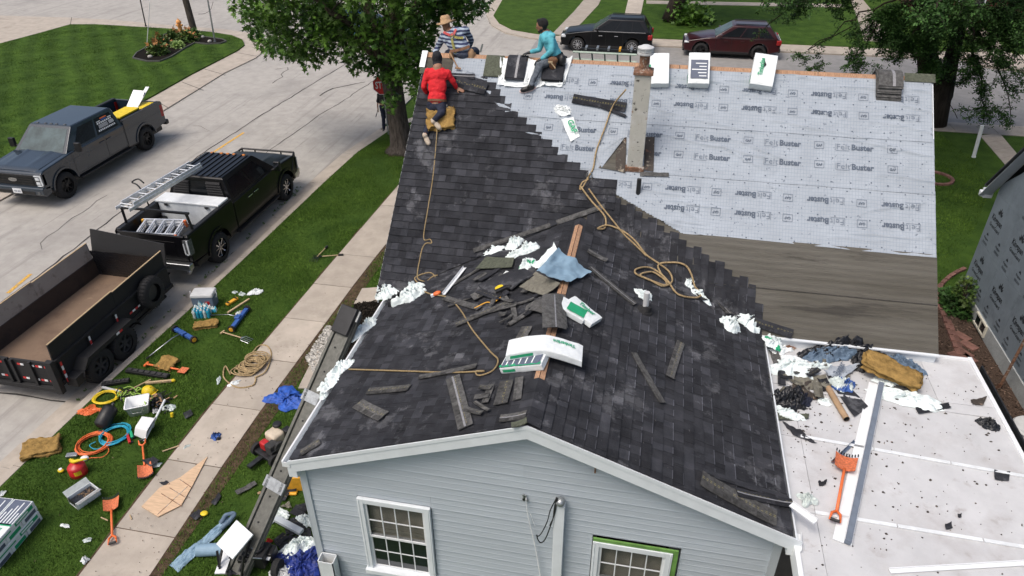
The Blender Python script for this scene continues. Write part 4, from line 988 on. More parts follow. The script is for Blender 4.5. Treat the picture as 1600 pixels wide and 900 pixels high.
 mb=MB();mb.bb((-.62,yr-.038,.80),(.62,yr-.028,1.22));B(mb,'tailgate_panel',P,bevel=.01)
 oval(t,(0,yr-.04,1.10),.17,.07,'darksteel','chrome','Ford',-1)
 for s_ in(1,-1):
  mb=MB();mb.bb((s_*(W-.16),yr-.035,.86),(s_*(W+.006),yr+.14,1.30));o=B(mb,'tail_light','lamp_dark' if black else'lamp_red',bevel=.02)
  if black:
   mb=MB();mb.bb((s_*(W-.15),yr-.045,.87),(s_*(W-.12),yr-.03,1.20));mb.bb((s_*(W-.05),yr-.045,.87),(s_*(W-.01),yr-.03,1.29));mb.bb((s_*(W-.15),yr-.045,.87),(s_*(W-.01),yr-.03,.90));B(mb,'light_bar','lamp_glass')
 mb=MB();mb.bb((-W,yr-.20,.50),(W,yr-.02,.68));B(mb,'rear_bumper','darksteel' if not black else'steel',bevel=.03)
 mb=MB();mb.bb((-.32,yr-.21,.54),(.32,yr-.15,.69));B(mb,'bumper_step','blackplastic')
 plate(t,(-.05,yr-.225,.60),-1)
 mb=MB();mb.bar((0,yr+.2,.42),(0,yr-.38,.42),.07,.07);mb.ell((0,yr-.34,.49),(.03,.03,.03));B(mb,'tow_hitch','darksteel')
 mb=MB();mb.bb((-.74,wb+.80,.74),(.74,wb+.872,1.10));B(mb,'grille_surround','darksteel' if not black else'blackplastic',bevel=.02)
 for z in(.80,.88,.96,1.04):mb=MB();mb.bb((-.70,wb+.865,z),(.70,wb+.892,z+.032));B(mb,'grille_bar','blackplastic')
 oval(t,(0,wb+.895,.93),.15,.062,'steel','dark_print','Ford',1)
 for s_ in(1,-1):
  mb=MB();mb.bb((s_*.74,wb+.70,.74),(s_*1.0,wb+.868,1.12));hl=B(mb,'headlight','lamp_dark',bevel=.02)
  for z in(.84,.98):mb=MB();mb.bb((s_*.78,wb+.86,z-.045),(s_*.92,wb+.88,z+.045));B(mb,'lamp_lens','lamp_glass',bevel=.01)
  mb=MB();mb.bb((s_*.76,wb+.862,1.06),(s_*1.003,wb+.884,1.10));mb.bb((s_*.955,wb+.862,.75),(s_*1.003,wb+.884,1.06));mb.bb((s_*.80,wb+.862,.745),(s_*1.003,wb+.884,.775));B(mb,'running_light','lamp_glass')
 mb=MB();mb.prof([(wb+.62,.46),(wb+.62,.70),(wb+.93,.72),(wb+.97,.66),(wb+.96,.50),(wb+.85,.40)],-W,W);B(mb,'front_bumper',P if not black else'steel',bevel=.025)
 mb=MB();mb.bb((-.7,wb+.93,.50),(.7,wb+.973,.60));B(mb,'bumper_intake','blackplastic')
 for s_ in(1,-1):mb=MB();mb.cyl((s_*.84,wb+.93,.56),(s_*.84,wb+.975,.56),.05,n=12);B(mb,'fog_lamp','lamp_dark')
 plate(t,(-.10,wb+.985,.60),1)
 mb=MB();mb.bb((-.95,-1.0,.40),(.95,wb+.6,.55));B(mb,'chassis','blackplastic')
 for i in range(5):
  x=(-.5,-.2,0,.2,.5)[i];mb=MB();mb.box((x,wb-1.22,1.955),(.09,.06,.025),taper=(.7,.6));B(mb,'marker_lamp','orange_lamp' if black else'lamp_dark')
 for s_ in(1,-1):
  for y in(0,wb):wheel(t,s_*.865,y,.42,.29,'chrome' if black else'blackplastic','spoke8',.60 if not black else .62)
 mb=MB()
 for s_ in(1,-1):mb.bar((s_*.35,wb-.50,1.325),(s_*.35+.35,wb-.53,1.35),.02,.012)
 B(mb,'wiper','blackplastic')
 return t,F,V
def frameM(x,y,rz,z=0):return Matrix.Translation((x,y,z))@Matrix.Rotation(rz,4,'Z')
def wpt(t,x,y,z):return WM[t]@Vector((x,y,z))
gray,gF,gV=pickup('dark grey crew-cab pickup with yellow toolbox in its bed, across the street',frameM(-14.78,16.05,math.pi),4.15,'paint_grey',False)
q,nrm=quad_on(gF['left'],.56,.93,.16,.84,.016);dec=MB();X=(q[1]-q[0]);Y=(q[3]-q[0])
def dq(a,b,c,d,m=0):
 f=lambda u,v:q[0].lerp(q[1],u).lerp(q[3].lerp(q[2],u),v);dec.add([f(a,b),f(c,b),f(c,d),f(a,d)],[(0,1,2,3)],m)
for a,b,c,d,m in((.30,.86,.70,.95,1),(.05,.74,.28,.80,0),(.72,.74,.95,.80,0),(.34,.74,.66,.84,2)):dq(a,b,c,d,m)
for a in range(8):dq(.06+a*.11,.58,.06+a*.11+.08,.70)
for a in range(5):dq(.12,.50-a*.055,.62,.525-a*.055);dq(.68,.50-a*.05,.95,.53-a*.05)
for a in range(10):dq(.06+a*.09,.08,.06+a*.09+.065,.20)
dec.build('window_decal',[MT['white_clean'],MT['orange'],MT['blue']],parent=gray,local=True)
blk,bF,bV=pickup('black crew-cab pickup with ladder rack, towing the dump trailer',frameM(-7.85,9.12,0),3.95,'paint_black',True)
mb=MB()
for i in range(8):x=-.62+i*.177;mb.bb((x-.018,1.16,1.925),(x+.018,2.72,1.962))
mb.build('roof_rib',MT['paint_black'],parent=blk,local=True)
q,nrm=quad_on(bF['rear'],.06,.94,.10,.90,.02)
for i in range(7):
 for a,b in((.02,.32),(.68,.98)):
  f=lambda u,v:q[0].lerp(q[1],u).lerp(q[3].lerp(q[2],u),v);v0=.04+i*.135;mb=MB();p=[f(a,v0),f(b,v0),f(b,v0+.11),f(a,v0+.11)];p2=[p[0]+nrm*.05,p[1]+nrm*.05,p[2],p[3]]
  mb.add(p2+[v-Vector((0,0,.012))for v in p2],[(0,1,2,3),(7,6,5,4),(0,4,5,1),(1,5,6,2),(3,7,4,0)]);mb.build('window_louvre',MT['rubber'],parent=blk,local=True)
mb=MB();y=4.90
for x0,x1,z in((-.9,.9,1.20),(-.75,.75,.95)):mb.cyl((x0,y,z),(x1,y,z),.03,n=10)
for x in(-.9,-.45,.45,.9):mb.cyl((x,y-.02,.55),(x,y,1.20),.025,n=10)
mb.cyl((-.9,y,1.2),(-.98,y-.3,1.14),.03,n=8);mb.cyl((.9,y,1.2),(.98,y-.3,1.14),.03,n=8);mb.cyl((.98,y-.3,1.14),(1.0,y-.45,.8),.03,n=8);mb.build('brush_guard',MT['blackplastic'],parent=blk,local=True)
mb=MB();mb.tube([(.62,-.8,.42),(.80,-1.1,.42),(.86,-1.32,.40)],.055,12);mb.build('exhaust_tip',MT['steel'],parent=blk,local=True,smooth=True)
mb=MB()
for s_ in(1,-1):mb.bar((s_*.93,-.86,1.42),(s_*.90,-.90,1.86),.06,.06)
mb.bar((-.98,-.9,1.88),(.98,-.9,1.88),.06,.05);
mb.build('ladder_rack',MT['blackplastic'],parent=blk,local=True)
for y,q in((.15,1.0),):mb=MB();mb.tube(spline([(p_[0]+(.16 if q<1 else 0),p_[1],p_[2])for p_ in((-.98,y,1.42 if q==1 else 1.98),(-1.02,y,1.78 if q==1 else 1.99),(-1.16,y+.02,2.0),(-1.02-.28*q,y+.03,2.06),(-1.02-.08*q,y+.05,2.02+.14*q),(-.96,y+.05,2.05))],4),.020,6);mb.build('rack_hook',MT['darksteel'],parent=blk,local=True,smooth=True)
def ladder(name,label,a,b,wdt,up,rung=.30,m='alu',group=None,rail=(.03,.08),sections=1,cat='ladder'):
 a=Vector(a);b=Vector(b);X=(b-a).normalized();U=Vector(up).normalized();Y=U.cross(X).normalized();U=X.cross(Y);L=(b-a).length
 Mx=Matrix(((X.x,Y.x,U.x,a.x),(X.y,Y.y,U.y,a.y),(X.z,Y.z,U.z,a.z),(0,0,0,1)))
 t=thing(name,label,cat,mat=Mx,group=group)
 for k in range(sections):
  zz=k*rail[1]*.95;w_=wdt-.05*k
  for s_ in(1,-1):
   mb=MB();mb.bb((0+.2*k,s_*w_/2-rail[0]/2,zz-rail[1]/2+.002),(L,s_*w_/2+rail[0]/2,zz+rail[1]/2));mb.build('rail',MT[m],parent=t,local=True)
  n=int(L/rung)
  for i in range(n):x=(i+.5)*L/n;mb=MB();mb.cyl((x,-w_/2,zz),(x,w_/2,zz),.016,n=8);mb.build('rung',MT[m],parent=t,local=True)
 return t
A,B_=at('S',188,326,2.12),at('S',303,258,2.12)
ladder('extension_ladder','long aluminium extension ladder lying on the black pickup rack',(A.x+.05,A.y,2.10),(B_.x+.05,B_.y,2.10),.40,(0,0,1),sections=2)
tb=thing('truck_toolbox','pale silver crossover toolbox behind the cab of the black pickup','toolbox',mat=WM[blk]@Matrix.Translation((0,.62,1.20)))
mb=MB();mb.bb((-.86,-.24,-.38),(.86,.24,.24));mb.build('box_body',MT['white_metal'],parent=tb,local=True,bevel=.02)
mb=MB();mb.bb((-.94,-.26,.235),(.94,.26,.29));mb.build('lid',MT['white_metal'],parent=tb,local=True,bevel=.012)
for s_ in(1,-1):mb=MB();mb.box((s_*.6,-.268,.19),(.12,.02,.07));mb.build('latch',MT['steel'],parent=tb,local=True)
st=thing('folded_ladder','folded multi-position aluminium ladder lying inside the black pickup bed','ladder',mat=WM[blk]@Matrix.Translation((-.20,-.72,1.10))@Matrix.Rotation(R_(8),4,'Z')@Matrix.Rotation(R_(10),4,'X'))
for k in range(3):
 for y in(-.30,.30):mb=MB();mb.bb((-.5,y-.02+.03*k,.07*k),(.62,y+.02+.03*k,.07*k+.06));mb.build('rail',MT['alu'],parent=st,local=True)
 for i in range(5):x=-.44+i*.25;mb=MB();mb.bb((x-.02,-.3+.03*k,.07*k+.015),(x+.02,.3+.03*k,.07*k+.045));mb.build('rung',MT['alu'],parent=st,local=True)
for x in(-.5,.62):
 for y in(-.3,.33):mb=MB();mb.box((x,y,.10),(.06,.07,.2));mb.build('end_cap',MT['orange']if x>0 else MT['yellow_orange'],parent=st,local=True)
# dump trailer
TX,TY=-7.95,3.22
tr=thing('dump_trailer','empty black dump trailer with plywood side boards and rusty floor','trailer',mat=frameM(TX,TY,0))
def B(mb,n,m,**k):return mb.build(n,MT[m],parent=k.pop('parent',tr),local=True,**k)
TW,TL,z0,z1,z2=.97,3.80,.62,1.08,1.46
mb=MB();mb.bb((-TW,.03,z0-.05),(TW,TL,z0));B(mb,'floor','trailer_floor')
for s_ in(1,-1):
 mb=MB();mb.bb((s_*(TW-.03),0,z0-.12),(s_*(TW+.03),TL,z1));B(mb,'side_wall','trailer_in' if s_<0 else'trailer',bevel=.006)
 mb=MB();mb.bb((s_*(TW+.02),0,z1-.05),(s_*(TW+.075),TL,z1+.005));mb.bb((s_*(TW+.02),0,z0-.14),(s_*(TW+.075),TL,z0-.05));B(mb,'top_rail','trailer',bevel=.006)
 for y in(.10,.95,1.8,2.65,3.35):
  mb=MB();mb.bb((s_*(TW+.03),y-.035,z0-.10),(s_*(TW+.085),y+.035,z1-.02));B(mb,'stake','trailer',bevel=.005)
 for k,(a,b)in enumerate(((.02,1.95),(1.96,TL-.04))):
  mb=MB()
  x=s_*(TW+.0);o_=(.015 if s_>0 else .05)
  vs=[(x-.015,a,z1-.06),(x+.015,a,z1-.06),(x+.015,b,z1-.06),(x-.015,b,z1-.06),(x-.015+s_*.03,a,z2),(x+.015+s_*.03,a,z2),(x+.015+s_*.03,b,z2+.03),(x-.015+s_*.03,b,z2+.03)]
  mb.add(vs,[(0,3,2,1),(4,5,6,7),(0,1,5,4),(1,2,6,5),(2,3,7,6),(3,0,4,7)]);bo=B(mb,'side_board','trailer' if s_>0 else'greyboard')
  e=MB();e.add([Vector(p)+Vector((0,0,.002))for p in vs[4:]]+[Vector(p)+Vector((0,0,.016))for p in vs[4:]],[(4,5,6,7),(0,1,5,4),(1,2,6,5),(2,3,7,6),(3,0,4,7)]);B(e,'board_edge','wood',parent=bo)
mb=MB();mb.bb((-TW,TL-.03,z0-.1),(TW,TL+.03,z1));
vs=[(-TW-.03,TL,z1-.02),(TW+.03,TL,z1-.02),(TW+.03,TL+.14,z2+.12),(-TW-.02,TL+.20,z2+.30)];mb.add([Vector(p)for p in vs]+[Vector(p)+Vector((0,.03,0))for p in vs],[(0,1,2,3),(7,6,5,4),(3,2,6,7),(1,5,6,2),(0,3,7,4)]);B(mb,'front_wall','trailer')
mb=MB();vs=[(TW*.2,TL-.75,z0+.005),(-TW*.1,TL-.4,z0+.03),(.5,TL-.3,z0+.02)]
mb=MB();mb.grid(10,8,lambda u,v:Vector((-TW+.1+u*1.7,TL-.04-v*.12-.03*noise.noise(Vector((u*4,v*3,2))),z1-.45+.75*v+.03*noise.noise(Vector((u*6,v*4,0))))));B(mb,'rolled_tarp','blackbag',smooth=True)
for s_ in(1,-1):
 mb=MB();mb.bb((s_*.02,-.05,z0-.14),(s_*(TW-.01),-.005,z1-.03));g_=B(mb,'rear_gate','trailer',bevel=.006)
 for x in(.08,.50,.90):mb=MB();mb.bb((s_*(x-.03),-.10,z0-.14),(s_*(x+.03),-.05,z1-.03));B(mb,'gate_rib','trailer',parent=g_)
 for x in(.18,.42,.60,.80):
  for z in(z0-.05,z1-.16):
   for k in(0,1):mb=MB();mb.bb((s_*(x+.075*k),-.058,z),(s_*(x+.075*k+.07),-.0505,z+.045));B(mb,'reflector',('red_paint','white_clean')[k],parent=g_)
mb=MB()
for s_ in(1,-1):mb.bb((s_*(TW-.06),-.13,.34),(s_*(TW+.09),-.02,z1+.05))
mb.bb((-TW,-.12,.36),(TW,-.02,.46));B(mb,'rear_frame','trailer',bevel=.008)
plate(tr,(-.45,-.14,.80),-1)
mb=MB();mb.bb((-.6,.1,.40),(-.5,TL+.2,.52));mb.bb((.5,.1,.40),(.6,TL+.2,.52));mb.bar((.55,TL+.1,.45),(0,TL+1.2,.45),.09,.09);mb.bar((-.55,TL+.1,.45),(0,TL+1.2,.45),.09,.09)
for y in(.3,1.3,2.5,3.5):mb.bb((-.85,y,.42),(.85,y+.06,.52))
mb.bb((.9,.2,.36),(1.02,3.5,.42));B(mb,'chassis','trailer')
mb=MB();mb.cyl((.08,TL+1.0,.18),(.08,TL+1.0,.82),.035,n=10);mb.cyl((.08,TL+1.0,.82),(.26,TL+1.0,.84),.012,n=6);mb.box((.08,TL+1.0,.12),(.16,.16,.02));mb.bar((.0,TL+.95,.55),(.2,TL+.95,.82),.05,.12);B(mb,'tongue_jack','darksteel')
mb=MB();mb.tube([(0,TL+1.0,.5),(.06,TL+1.15,.30),(-.04,TL+1.30,.38),(0,TL+1.42,.46)],.012);B(mb,'safety_chain','red')
mb=MB();mb.tube(spline([(-.1,TL+.4,.6),(.1,TL+.9,.75),(0,TL+1.2,.52),(.15,TL+1.45,.60)]),.012);B(mb,'wiring_lead','blackplastic')
mb=MB();mb.box((0,TL+.40,.66),(.5,.40,.34));B(mb,'pump_box','blackplastic',bevel=.03)
for y in(.81,1.61):
 for s_ in(1,-1):wheel(tr,s_*1.16,y,.38,.22,'rubber_grey','steel',.56)
for s_ in(1,-1):
 mb=MB();pf=[(.28,.50),(.34,.62),(.52,.80),(1.95,.80),(2.10,.64),(2.16,.50)]
 for(a,b)in zip(pf,pf[1:]):mb.prof([a,b,(b[0],b[1]+.012),(a[0],a[1]+.012)],s_*1.03,s_*1.30)
 mb.prof([(.34,.62),(.52,.80),(1.95,.80),(2.10,.64),(1.9,.72),(.6,.72)],s_*1.285,s_*1.30);B(mb,'fender','trailer')
mb=MB();mb.bb((1.0,.10,.38),(1.26,.34,.60));B(mb,'step_box','trailer',bevel=.01)
for y,z,dz,n in((.06,.44,.0,0),):
 pass
def refl(x,y,z,ax,n,flip=0,ln=.10,parent=tr):
 for k in range(n):
  mb=MB()
  if ax=='y':mb.bb((x,y+k*ln,z),(x+.006,y+(k+.94)*ln,z+.045))
  else:mb.bb((x,y,z+k*ln),(x+.006,y+.045,z+(k+.94)*ln))
  B(mb,'reflector',('red_paint','white_clean')[(k+flip)%2])
refl(TW+.086,.08,.50,'z',5);refl(TW+.086,.93,.52,'z',5,1);refl(TW+.086,1.78,.60,'z',4);refl(TW+.086,3.33,.55,'z',4,1)
refl(TW+.078,.2,z0-.13,'y',5);refl(TW+.078,1.1,z0+.06,'y',5,1);refl(TW+.078,2.2,z0+.10,'y',5);refl(1.302,1.4,.75,'y',2,1)
sp=thing('spare',None,None,loc=(0,0,0))if False else None
w_=wheel(tr,0,0,.38,.20,'rubber_grey','steel',.56)
w_.name='spare_wheel';Mx=WM[tr]@Matrix.Translation((1.14,2.92,.50));w_.matrix_local=Matrix.Translation((1.14,2.92,.50));
mb=MB();mb.bar((.95,2.92,.88),(1.12,2.92,.88),.08,.08);B(mb,'spare_bracket','trailer')
# passenger cars
def suv(name,label,M_,paint,kind):
 t=thing(name,label,{'truck':'pickup truck'}.get(kind,'suv'),mat=M_);P=MT[paint];Bq=lambda mb,n,m,**k:mb.build(n,MT[m]if isinstance(m,str)else m,parent=t,local=True,**k)
 W=.94;wb=2.82
 if kind=='edge':bel,roof,yr,yf,rt_,rf,cw=1.08,1.66,-.98,wb+.92,(-.50),1.30,2.10
 else:bel,roof,yr,yf,rt_,rf,cw=1.02,1.58,-1.02,wb+.90,(-.42),1.35,2.20
 r=.36
 pts=[(yr+.02,.42),(yr,.70),(yr+.05,.98),(yr+.12,bel),(cw,bel),(cw+.3,bel-.03),(yf-.30,bel-.20),(yf-.06,bel-.34),(yf,.60),(yf-.06,.30)]+[(wb+.42,.28)]+arch(wb,.37,.43,10,170,9)+[(wb-.45,.26),(.45,.26)]+arch(0,.37,.43,10,170,9)+[(-.45,.30)]
 mb=MB();mb.prof(pts,-W,W)
 for v in mb.v:
  if v.y>yf-.5:v.x*=1-.20*((v.y-yf+.5)/.5)**2
  if v.y<yr+.2:v.x*=.94
  if v.z>.9:v.x*=.965
 Bq(mb,'body',P,bevel=.06)
 mb=MB();mb.grid(16,8,lambda u,v:Vector(((u-.5)*1.55*(1-.12*v),cw-.05+(yf-.28-cw+.05)*v,bel-.005-.17*v**1.3+.035*(1-(2*u-1)**2))));Bq(mb,'bonnet',P,smooth=True)
 V,F=cabin((.88,yr+.14,cw+.02),(.66,rt_,rf,roof-.03),bel-.01)
 mb=MB();rings=[]
 a=V[:4];b=V[4:];c=sum(b,Vector())/4
 mb.loft([a,b,[p.lerp(c,.18)+Vector((0,0,.045))for p in b]]);Bq(mb,'roof',P,bevel=.03)
 pane(t,F['front'],.06,.94,.06,.95,'glass_wind','windscreen');pane(t,F['rear'],.10,.90,.25,.92,'glass_car','rear_window')
 for sd_ in('left','right'):
  q=F[sd_];fl=sd_=='left'
  for(u0,u1,tp)in((.06,.30,(.08,0)),(.32,.60,(0,0)),(.62,.93,(0,-.10))):
   if fl:u0,u1,tp=1-u1,1-u0,(-tp[1],-tp[0])
   pane(t,q,u0,u1,.08,.88,'glass_car',top=tp)
 mb=MB()
 for s_ in(1,-1):mb.bb((s_*.90,yr+.35,bel+.00),(s_*.925,cw-.1,bel+.022))
 Bq(mb,'window_trim','chrome' if kind=='edge' else'blackplastic')
 for s_ in(1,-1):
  mb=MB();mb.bar((s_*.55,rt_+.1,roof+.045),(s_*.55,rf-.1,roof+.045),.035,.03);Bq(mb,'roof_rail','blackplastic')
  mb=MB();mb.box((s_*1.0,cw-.30,bel+.10),(.20,.12,.14));Bq(mb,'mirror',P,bevel=.03)
  for y in(.75,1.55):mb=MB();mb.bb((s_*.93,y,.86),(s_*.965,y+.18,.89));Bq(mb,'door_handle','chrome' if kind=='edge' else P)
  mb=MB()
  for y in(.50,1.36,2.12):mb.bb((s_*.93,y,.34),(s_*(W+.003),y+.012,bel-.05))
  Bq(mb,'door_seam','blackplastic')
  mb=MB();mb.box((s_*.80,yr+.10,.86),(.26,.24,.24));Bq(mb,'tail_light','lamp_red',bevel=.04)
  mb=MB();mb.box((s_*.72,yf-.17,.76 if kind=='edge' else .72),(.30,.24,.13 if kind=='edge' else .07));Bq(mb,'headlight','lamp_glass',bevel=.03)
  mb=MB();mb.bb((s_*.90,.5,.25),(s_*(W+.012),wb-.5,.36));Bq(mb,'sill','blackplastic',bevel=.01)
  for y in(0,wb):wheel(t,s_*.82,y,r,.23,'chrome' if kind=='edge' else'blackplastic','spoke10' if kind=='edge' else'spoke5',.68)
 mb=MB();mb.bb((-.5,yf-.03,.45),(.5,yf+.015,.74));Bq(mb,'grille','blackplastic')
 mb=MB();mb.bb((-.8,yf-.10,.28),(.8,yf+.01,.40));Bq(mb,'lower_bumper','blackplastic',bevel=.03)
 mb=MB();mb.bb((-.85,yr-.02,.38),(.85,yr+.08,.58));Bq(mb,'rear_bumper','blackplastic',bevel=.03)
 if kind!='edge':mb=MB();mb.bb((-.7,yr-.005,.82),(.7,yr+.01,.95));Bq(mb,'tail_light_band','lamp_glass')
 mb=MB();mb.bb((-.8,-.6,.18),(.8,wb+.5,.36));Bq(mb,'underbody','blackplastic')
 return t
suv('parked_suv','glossy black suv with bright alloy wheels parked at the far kerb',frameM(2.80,33.45,math.pi/2),'paint_black','edge')
suv('parked_suv','dark maroon suv parked at the far kerb beneath hanging branches',frameM(9.08,33.50,math.pi/2),'paint_maroon','niro')
suv('parked_car','blue vehicle standing on the cross street behind the maple foliage',frameM(-12.9,33.0,R_(255),0),'paint_blue','x')
t=thing('storage_tote','black storage box with a yellow lid in the grey pickup bed','storage box',mat=WM[gray]@Matrix.Translation((-.50,.25,.90)))
mb=MB();mb.box((0,0,.26),(.52,1.05,.5));mb.build('tub',MT['blackplastic'],parent=t,local=True,bevel=.02)
mb=MB();mb.box((0,0,.54),(.56,1.10,.06));mb.build('lid',MT['yellow'],parent=t,local=True,bevel=.012)
t=thing('storage_tote','second yellow-lidded box near the tailgate of the grey pickup','storage box',mat=WM[gray]@Matrix.Translation((-.60,-.72,.88)))
mb=MB();mb.box((0,0,.24),(.40,.70,.46));mb.build('tub',MT['blackplastic'],parent=t,local=True,bevel=.02)
mb=MB();mb.box((0,0,.50),(.44,.74,.05));mb.build('lid',MT['yellow'],parent=t,local=True,bevel=.012)
for nm,lab,x0,a,b,wd,m in(('sheet_metal','grey metal sheet propped up out of the grey pickup bed',-.0,(-.25,-.15,1.0),(-.30,-1.15,1.80),.50,'steel'),('trim_length','white angled trim leaning over the grey pickup tailgate',0,(-.55,-.3,1.35),(-.45,-1.45,1.85),.14,'white_clean')):
 mb=MB();mb.bar(wpt(gray,*a),wpt(gray,*b),wd,.012);mb.build(nm,MT[m],label=lab,cat='sheet metal' if nm=='sheet_metal' else'trim')
# PEOPLE
CLOTH=('shirt_red','shirt_aqua','shirt_striped','shirt_dark','navy','jeans','jeans_grey','hood')
def blob(name,parts,m,parent,vox=.012,smooth=4,local=False):
 """parts: ('c', p0, p1, r0, r1) tapered limb or ('e', centre, radii, rotation) -> one continuous remeshed surface"""
 mb=MB()
 for p in parts:
  if p[0]=='c':
   a,b,r0,r1=Vector(p[1]),Vector(p[2]),p[3],p[4];mb.cyl(a,b,r0,r1,12);mb.ell(a,(r0,r0,r0),12,8);mb.ell(b,(r1,r1,r1),12,8)
  elif p[0]=='e':
   mb.ell(p[1],p[2],14,10,R=(p[3]if len(p)>3 else None))
  elif p[0]=='b':mb.box(p[1],p[2],R=(p[3]if len(p)>3 else None))
 o=mb.build(name,MT[m]if isinstance(m,str)else m,parent=parent,smooth=True)
 rm=o.modifiers.new('remesh','REMESH');rm.mode='VOXEL';rm.voxel_size=vox;rm.use_smooth_shade=True
 if m in CLOTH:
  tx=bpy.data.textures.get('folds')or bpy.data.textures.new('folds','CLOUDS');tx.noise_scale=.085;tx.noise_depth=2
  dm=o.modifiers.new('folds','DISPLACE');dm.texture=tx;dm.texture_coords='LOCAL';dm.strength=.032;dm.mid_level=.52
 if smooth:sm=o.modifiers.new('smooth','SMOOTH');sm.iterations=smooth;sm.factor=.5
 return o
def mixp(a,b,t):return Vector(a).lerp(Vector(b),t)
def rotTo(ax,side=None):
 z=Vector(ax).normalized();x=(Vector(side)if side else z.orthogonal());x=(x-z*x.dot(z)).normalized();y=z.cross(x);return Matrix((x,y,z)).transposed()
def hand_parts(wrist,dr,palm_n,s=1.0,curl=.5,thumb=1):
 """palm, four fingers of unequal length in three joints, a thumb off the side of the palm"""
 d=Vector(dr).normalized();n=Vector(palm_n);n=(n-d*n.dot(d)).normalized();sd_=d.cross(n)
 w=Vector(wrist);P=[('e',w+d*.045*s,(.042*s,.016*s,.050*s),rotTo(d,sd_)),('c',w,w+d*.03,.024*s,.026*s)]
 for i,(off,ln)in enumerate(((-.030,.066),(-.010,.076),(.010,.071),(.029,.056))):
  a=w+d*.085*s+sd_*off*s;dd=d;
  for k in range(3):
   dd=(dd+n*curl*.55).normalized();b=a+dd*ln*s*(.42,.33,.27)[k];P.append(('c',a,b,.0092*s-.0006*k,.0088*s-.0006*k));a=b
 a=w+d*.035*s-sd_*.036*s*thumb;b=a+(d*.6-sd_*.8*thumb).normalized()*.035*s;c=b+(d*.9-sd_*.2*thumb+n*.4).normalized()*.030*s
 P+=[('c',a,b,.013*s,.011*s),('c',b,c,.011*s,.009*s)]
 return P
def head_parts(c,fw,up,s=1.0):
 """face looks along fw"""
 f=Vector(fw).normalized();u=Vector(up);u=(u-f*u.dot(f)).normalized();r=f.cross(u);c=Vector(c);Rm=Matrix((r,f,u)).transposed()
 P=[('e',c+u*.015*s,(.074*s,.092*s,.105*s),Rm),('e',c+f*.035*s-u*.055*s,(.055*s,.052*s,.055*s),Rm),('e',c+f*.095*s-u*.012*s,(.013*s,.018*s,.024*s),Rm),('e',c+f*.078*s-u*.055*s,(.026*s,.012*s,.010*s),Rm),('e',c+f*.060*s-u*.088*s,(.026*s,.024*s,.020*s),Rm),('e',c+f*.078*s+u*.024*s,(.05*s,.014*s,.010*s),Rm)]
 for s_ in(1,-1):P+=[('e',c+r*s_*.076*s-f*.005*s-u*.01*s,(.012*s,.022*s,.032*s),Rm)]
 return P,(r,f,u,Rm)
def eyes(parent,c,ax,s=1.0):
 r,f,u,Rm=ax;mb=MB()
 for s_ in(1,-1):mb.ell(Vector(c)+f*.086*s+u*.004*s+r*s_*.032*s,(.011*s,.006*s,.007*s),8,6,R=Rm)
 mb.build('eyes',MT['hair'],parent=parent,smooth=True)
def sneaker(name,ankle,toe_dir,up,m,parent,ms='sole',s=1.0):
 d=Vector(toe_dir).normalized();u=Vector(up);u=(u-d*u.dot(d)).normalized();r=d.cross(u);Rm=Matrix((r,d,u)).transposed();a=Vector(ankle)
 o=blob(name,[('e',a-u*.045+d*.05,(.047*s,.13*s,.040*s),Rm),('e',a-u*.03-d*.02,(.043*s,.065*s,.055*s),Rm),('e',a-u*.055+d*.12,(.048*s,.07*s,.032*s),Rm),('c',a,a-u*.03,.045*s,.045*s)],m,parent,.011,2)
 so_=MB();pts=[r*(.046*math.cos(t)*(1+.15*math.sin(t)))*s+d*(.145*math.sin(t)+.045)*s for t in[i*2*math.pi/16 for i in range(16)]]
 so_.loft([[a-u*.095+p for p in pts],[a-u*.068+p for p in pts]]);so_.build('shoe_sole',MT[ms],parent=o)
 return o
def person(label,loc):return thing('person',label,'person',loc=loc)
UP=Vector((0,0,1))
# 1: red shirt, dark hood, kneeling up the slope, laying shingles
on=lambda px,py,h=0:at('M',px,py,h)
footL=on(664,212,.09);footR=on(677,190,.16)
yb_=on(680,175).y
hip=Py(683,163,yb_+.02);neck=Py(684,106,yb_+.28);headc=Py(683,95,yb_+.36)
pr=person('worker in a red shirt and dark hood leaning up the roof',on(675,195))
kL=Py(672,187,yb_-.06);kR=on(690,176,.16)
hl_,hr_=hip+Vector((-.09,0,0)),hip+Vector((.09,.0,0))
sL,sR=neck+Vector((-.19,-.02,-.08)),neck+Vector((.19,-.02,-.09))
eR=Py(708,128,yb_+.28);hR=on(714,138,.06);eL=Py(662,135,yb_+.16)+Vector((0,0,0));hL=Py(668,150,yb_+.35)
ax1=((hip-neck).normalized())
bd=[('c',hip,neck,.12,.10),('c',neck,headc,.055,.055),('c',hl_,kL,.075,.055),('c',kL,footL,.052,.036),('c',hr_,kR,.075,.055),('c',kR,footR,.052,.036),('c',sR,eR,.045,.038),('c',eR,hR,.036,.026),('c',sL,eL,.045,.038),('c',eL,hL,.036,.026)]
hp,axh=head_parts(headc+Vector((0,.03,.04)),(.15,.8,-.35),UP);bd+=hp+hand_parts(hR,(on(722,142)-on(712,138)),-nM,1.0,.3)+hand_parts(hL,(.3,.8,-.2),(0,0,-1),1.0,.6,-1)
body=blob('body',bd,'skin',pr,.009,3);eyes(pr,headc+Vector((0,.03,.04)),axh)
spine=mixp(hip,neck,.55)
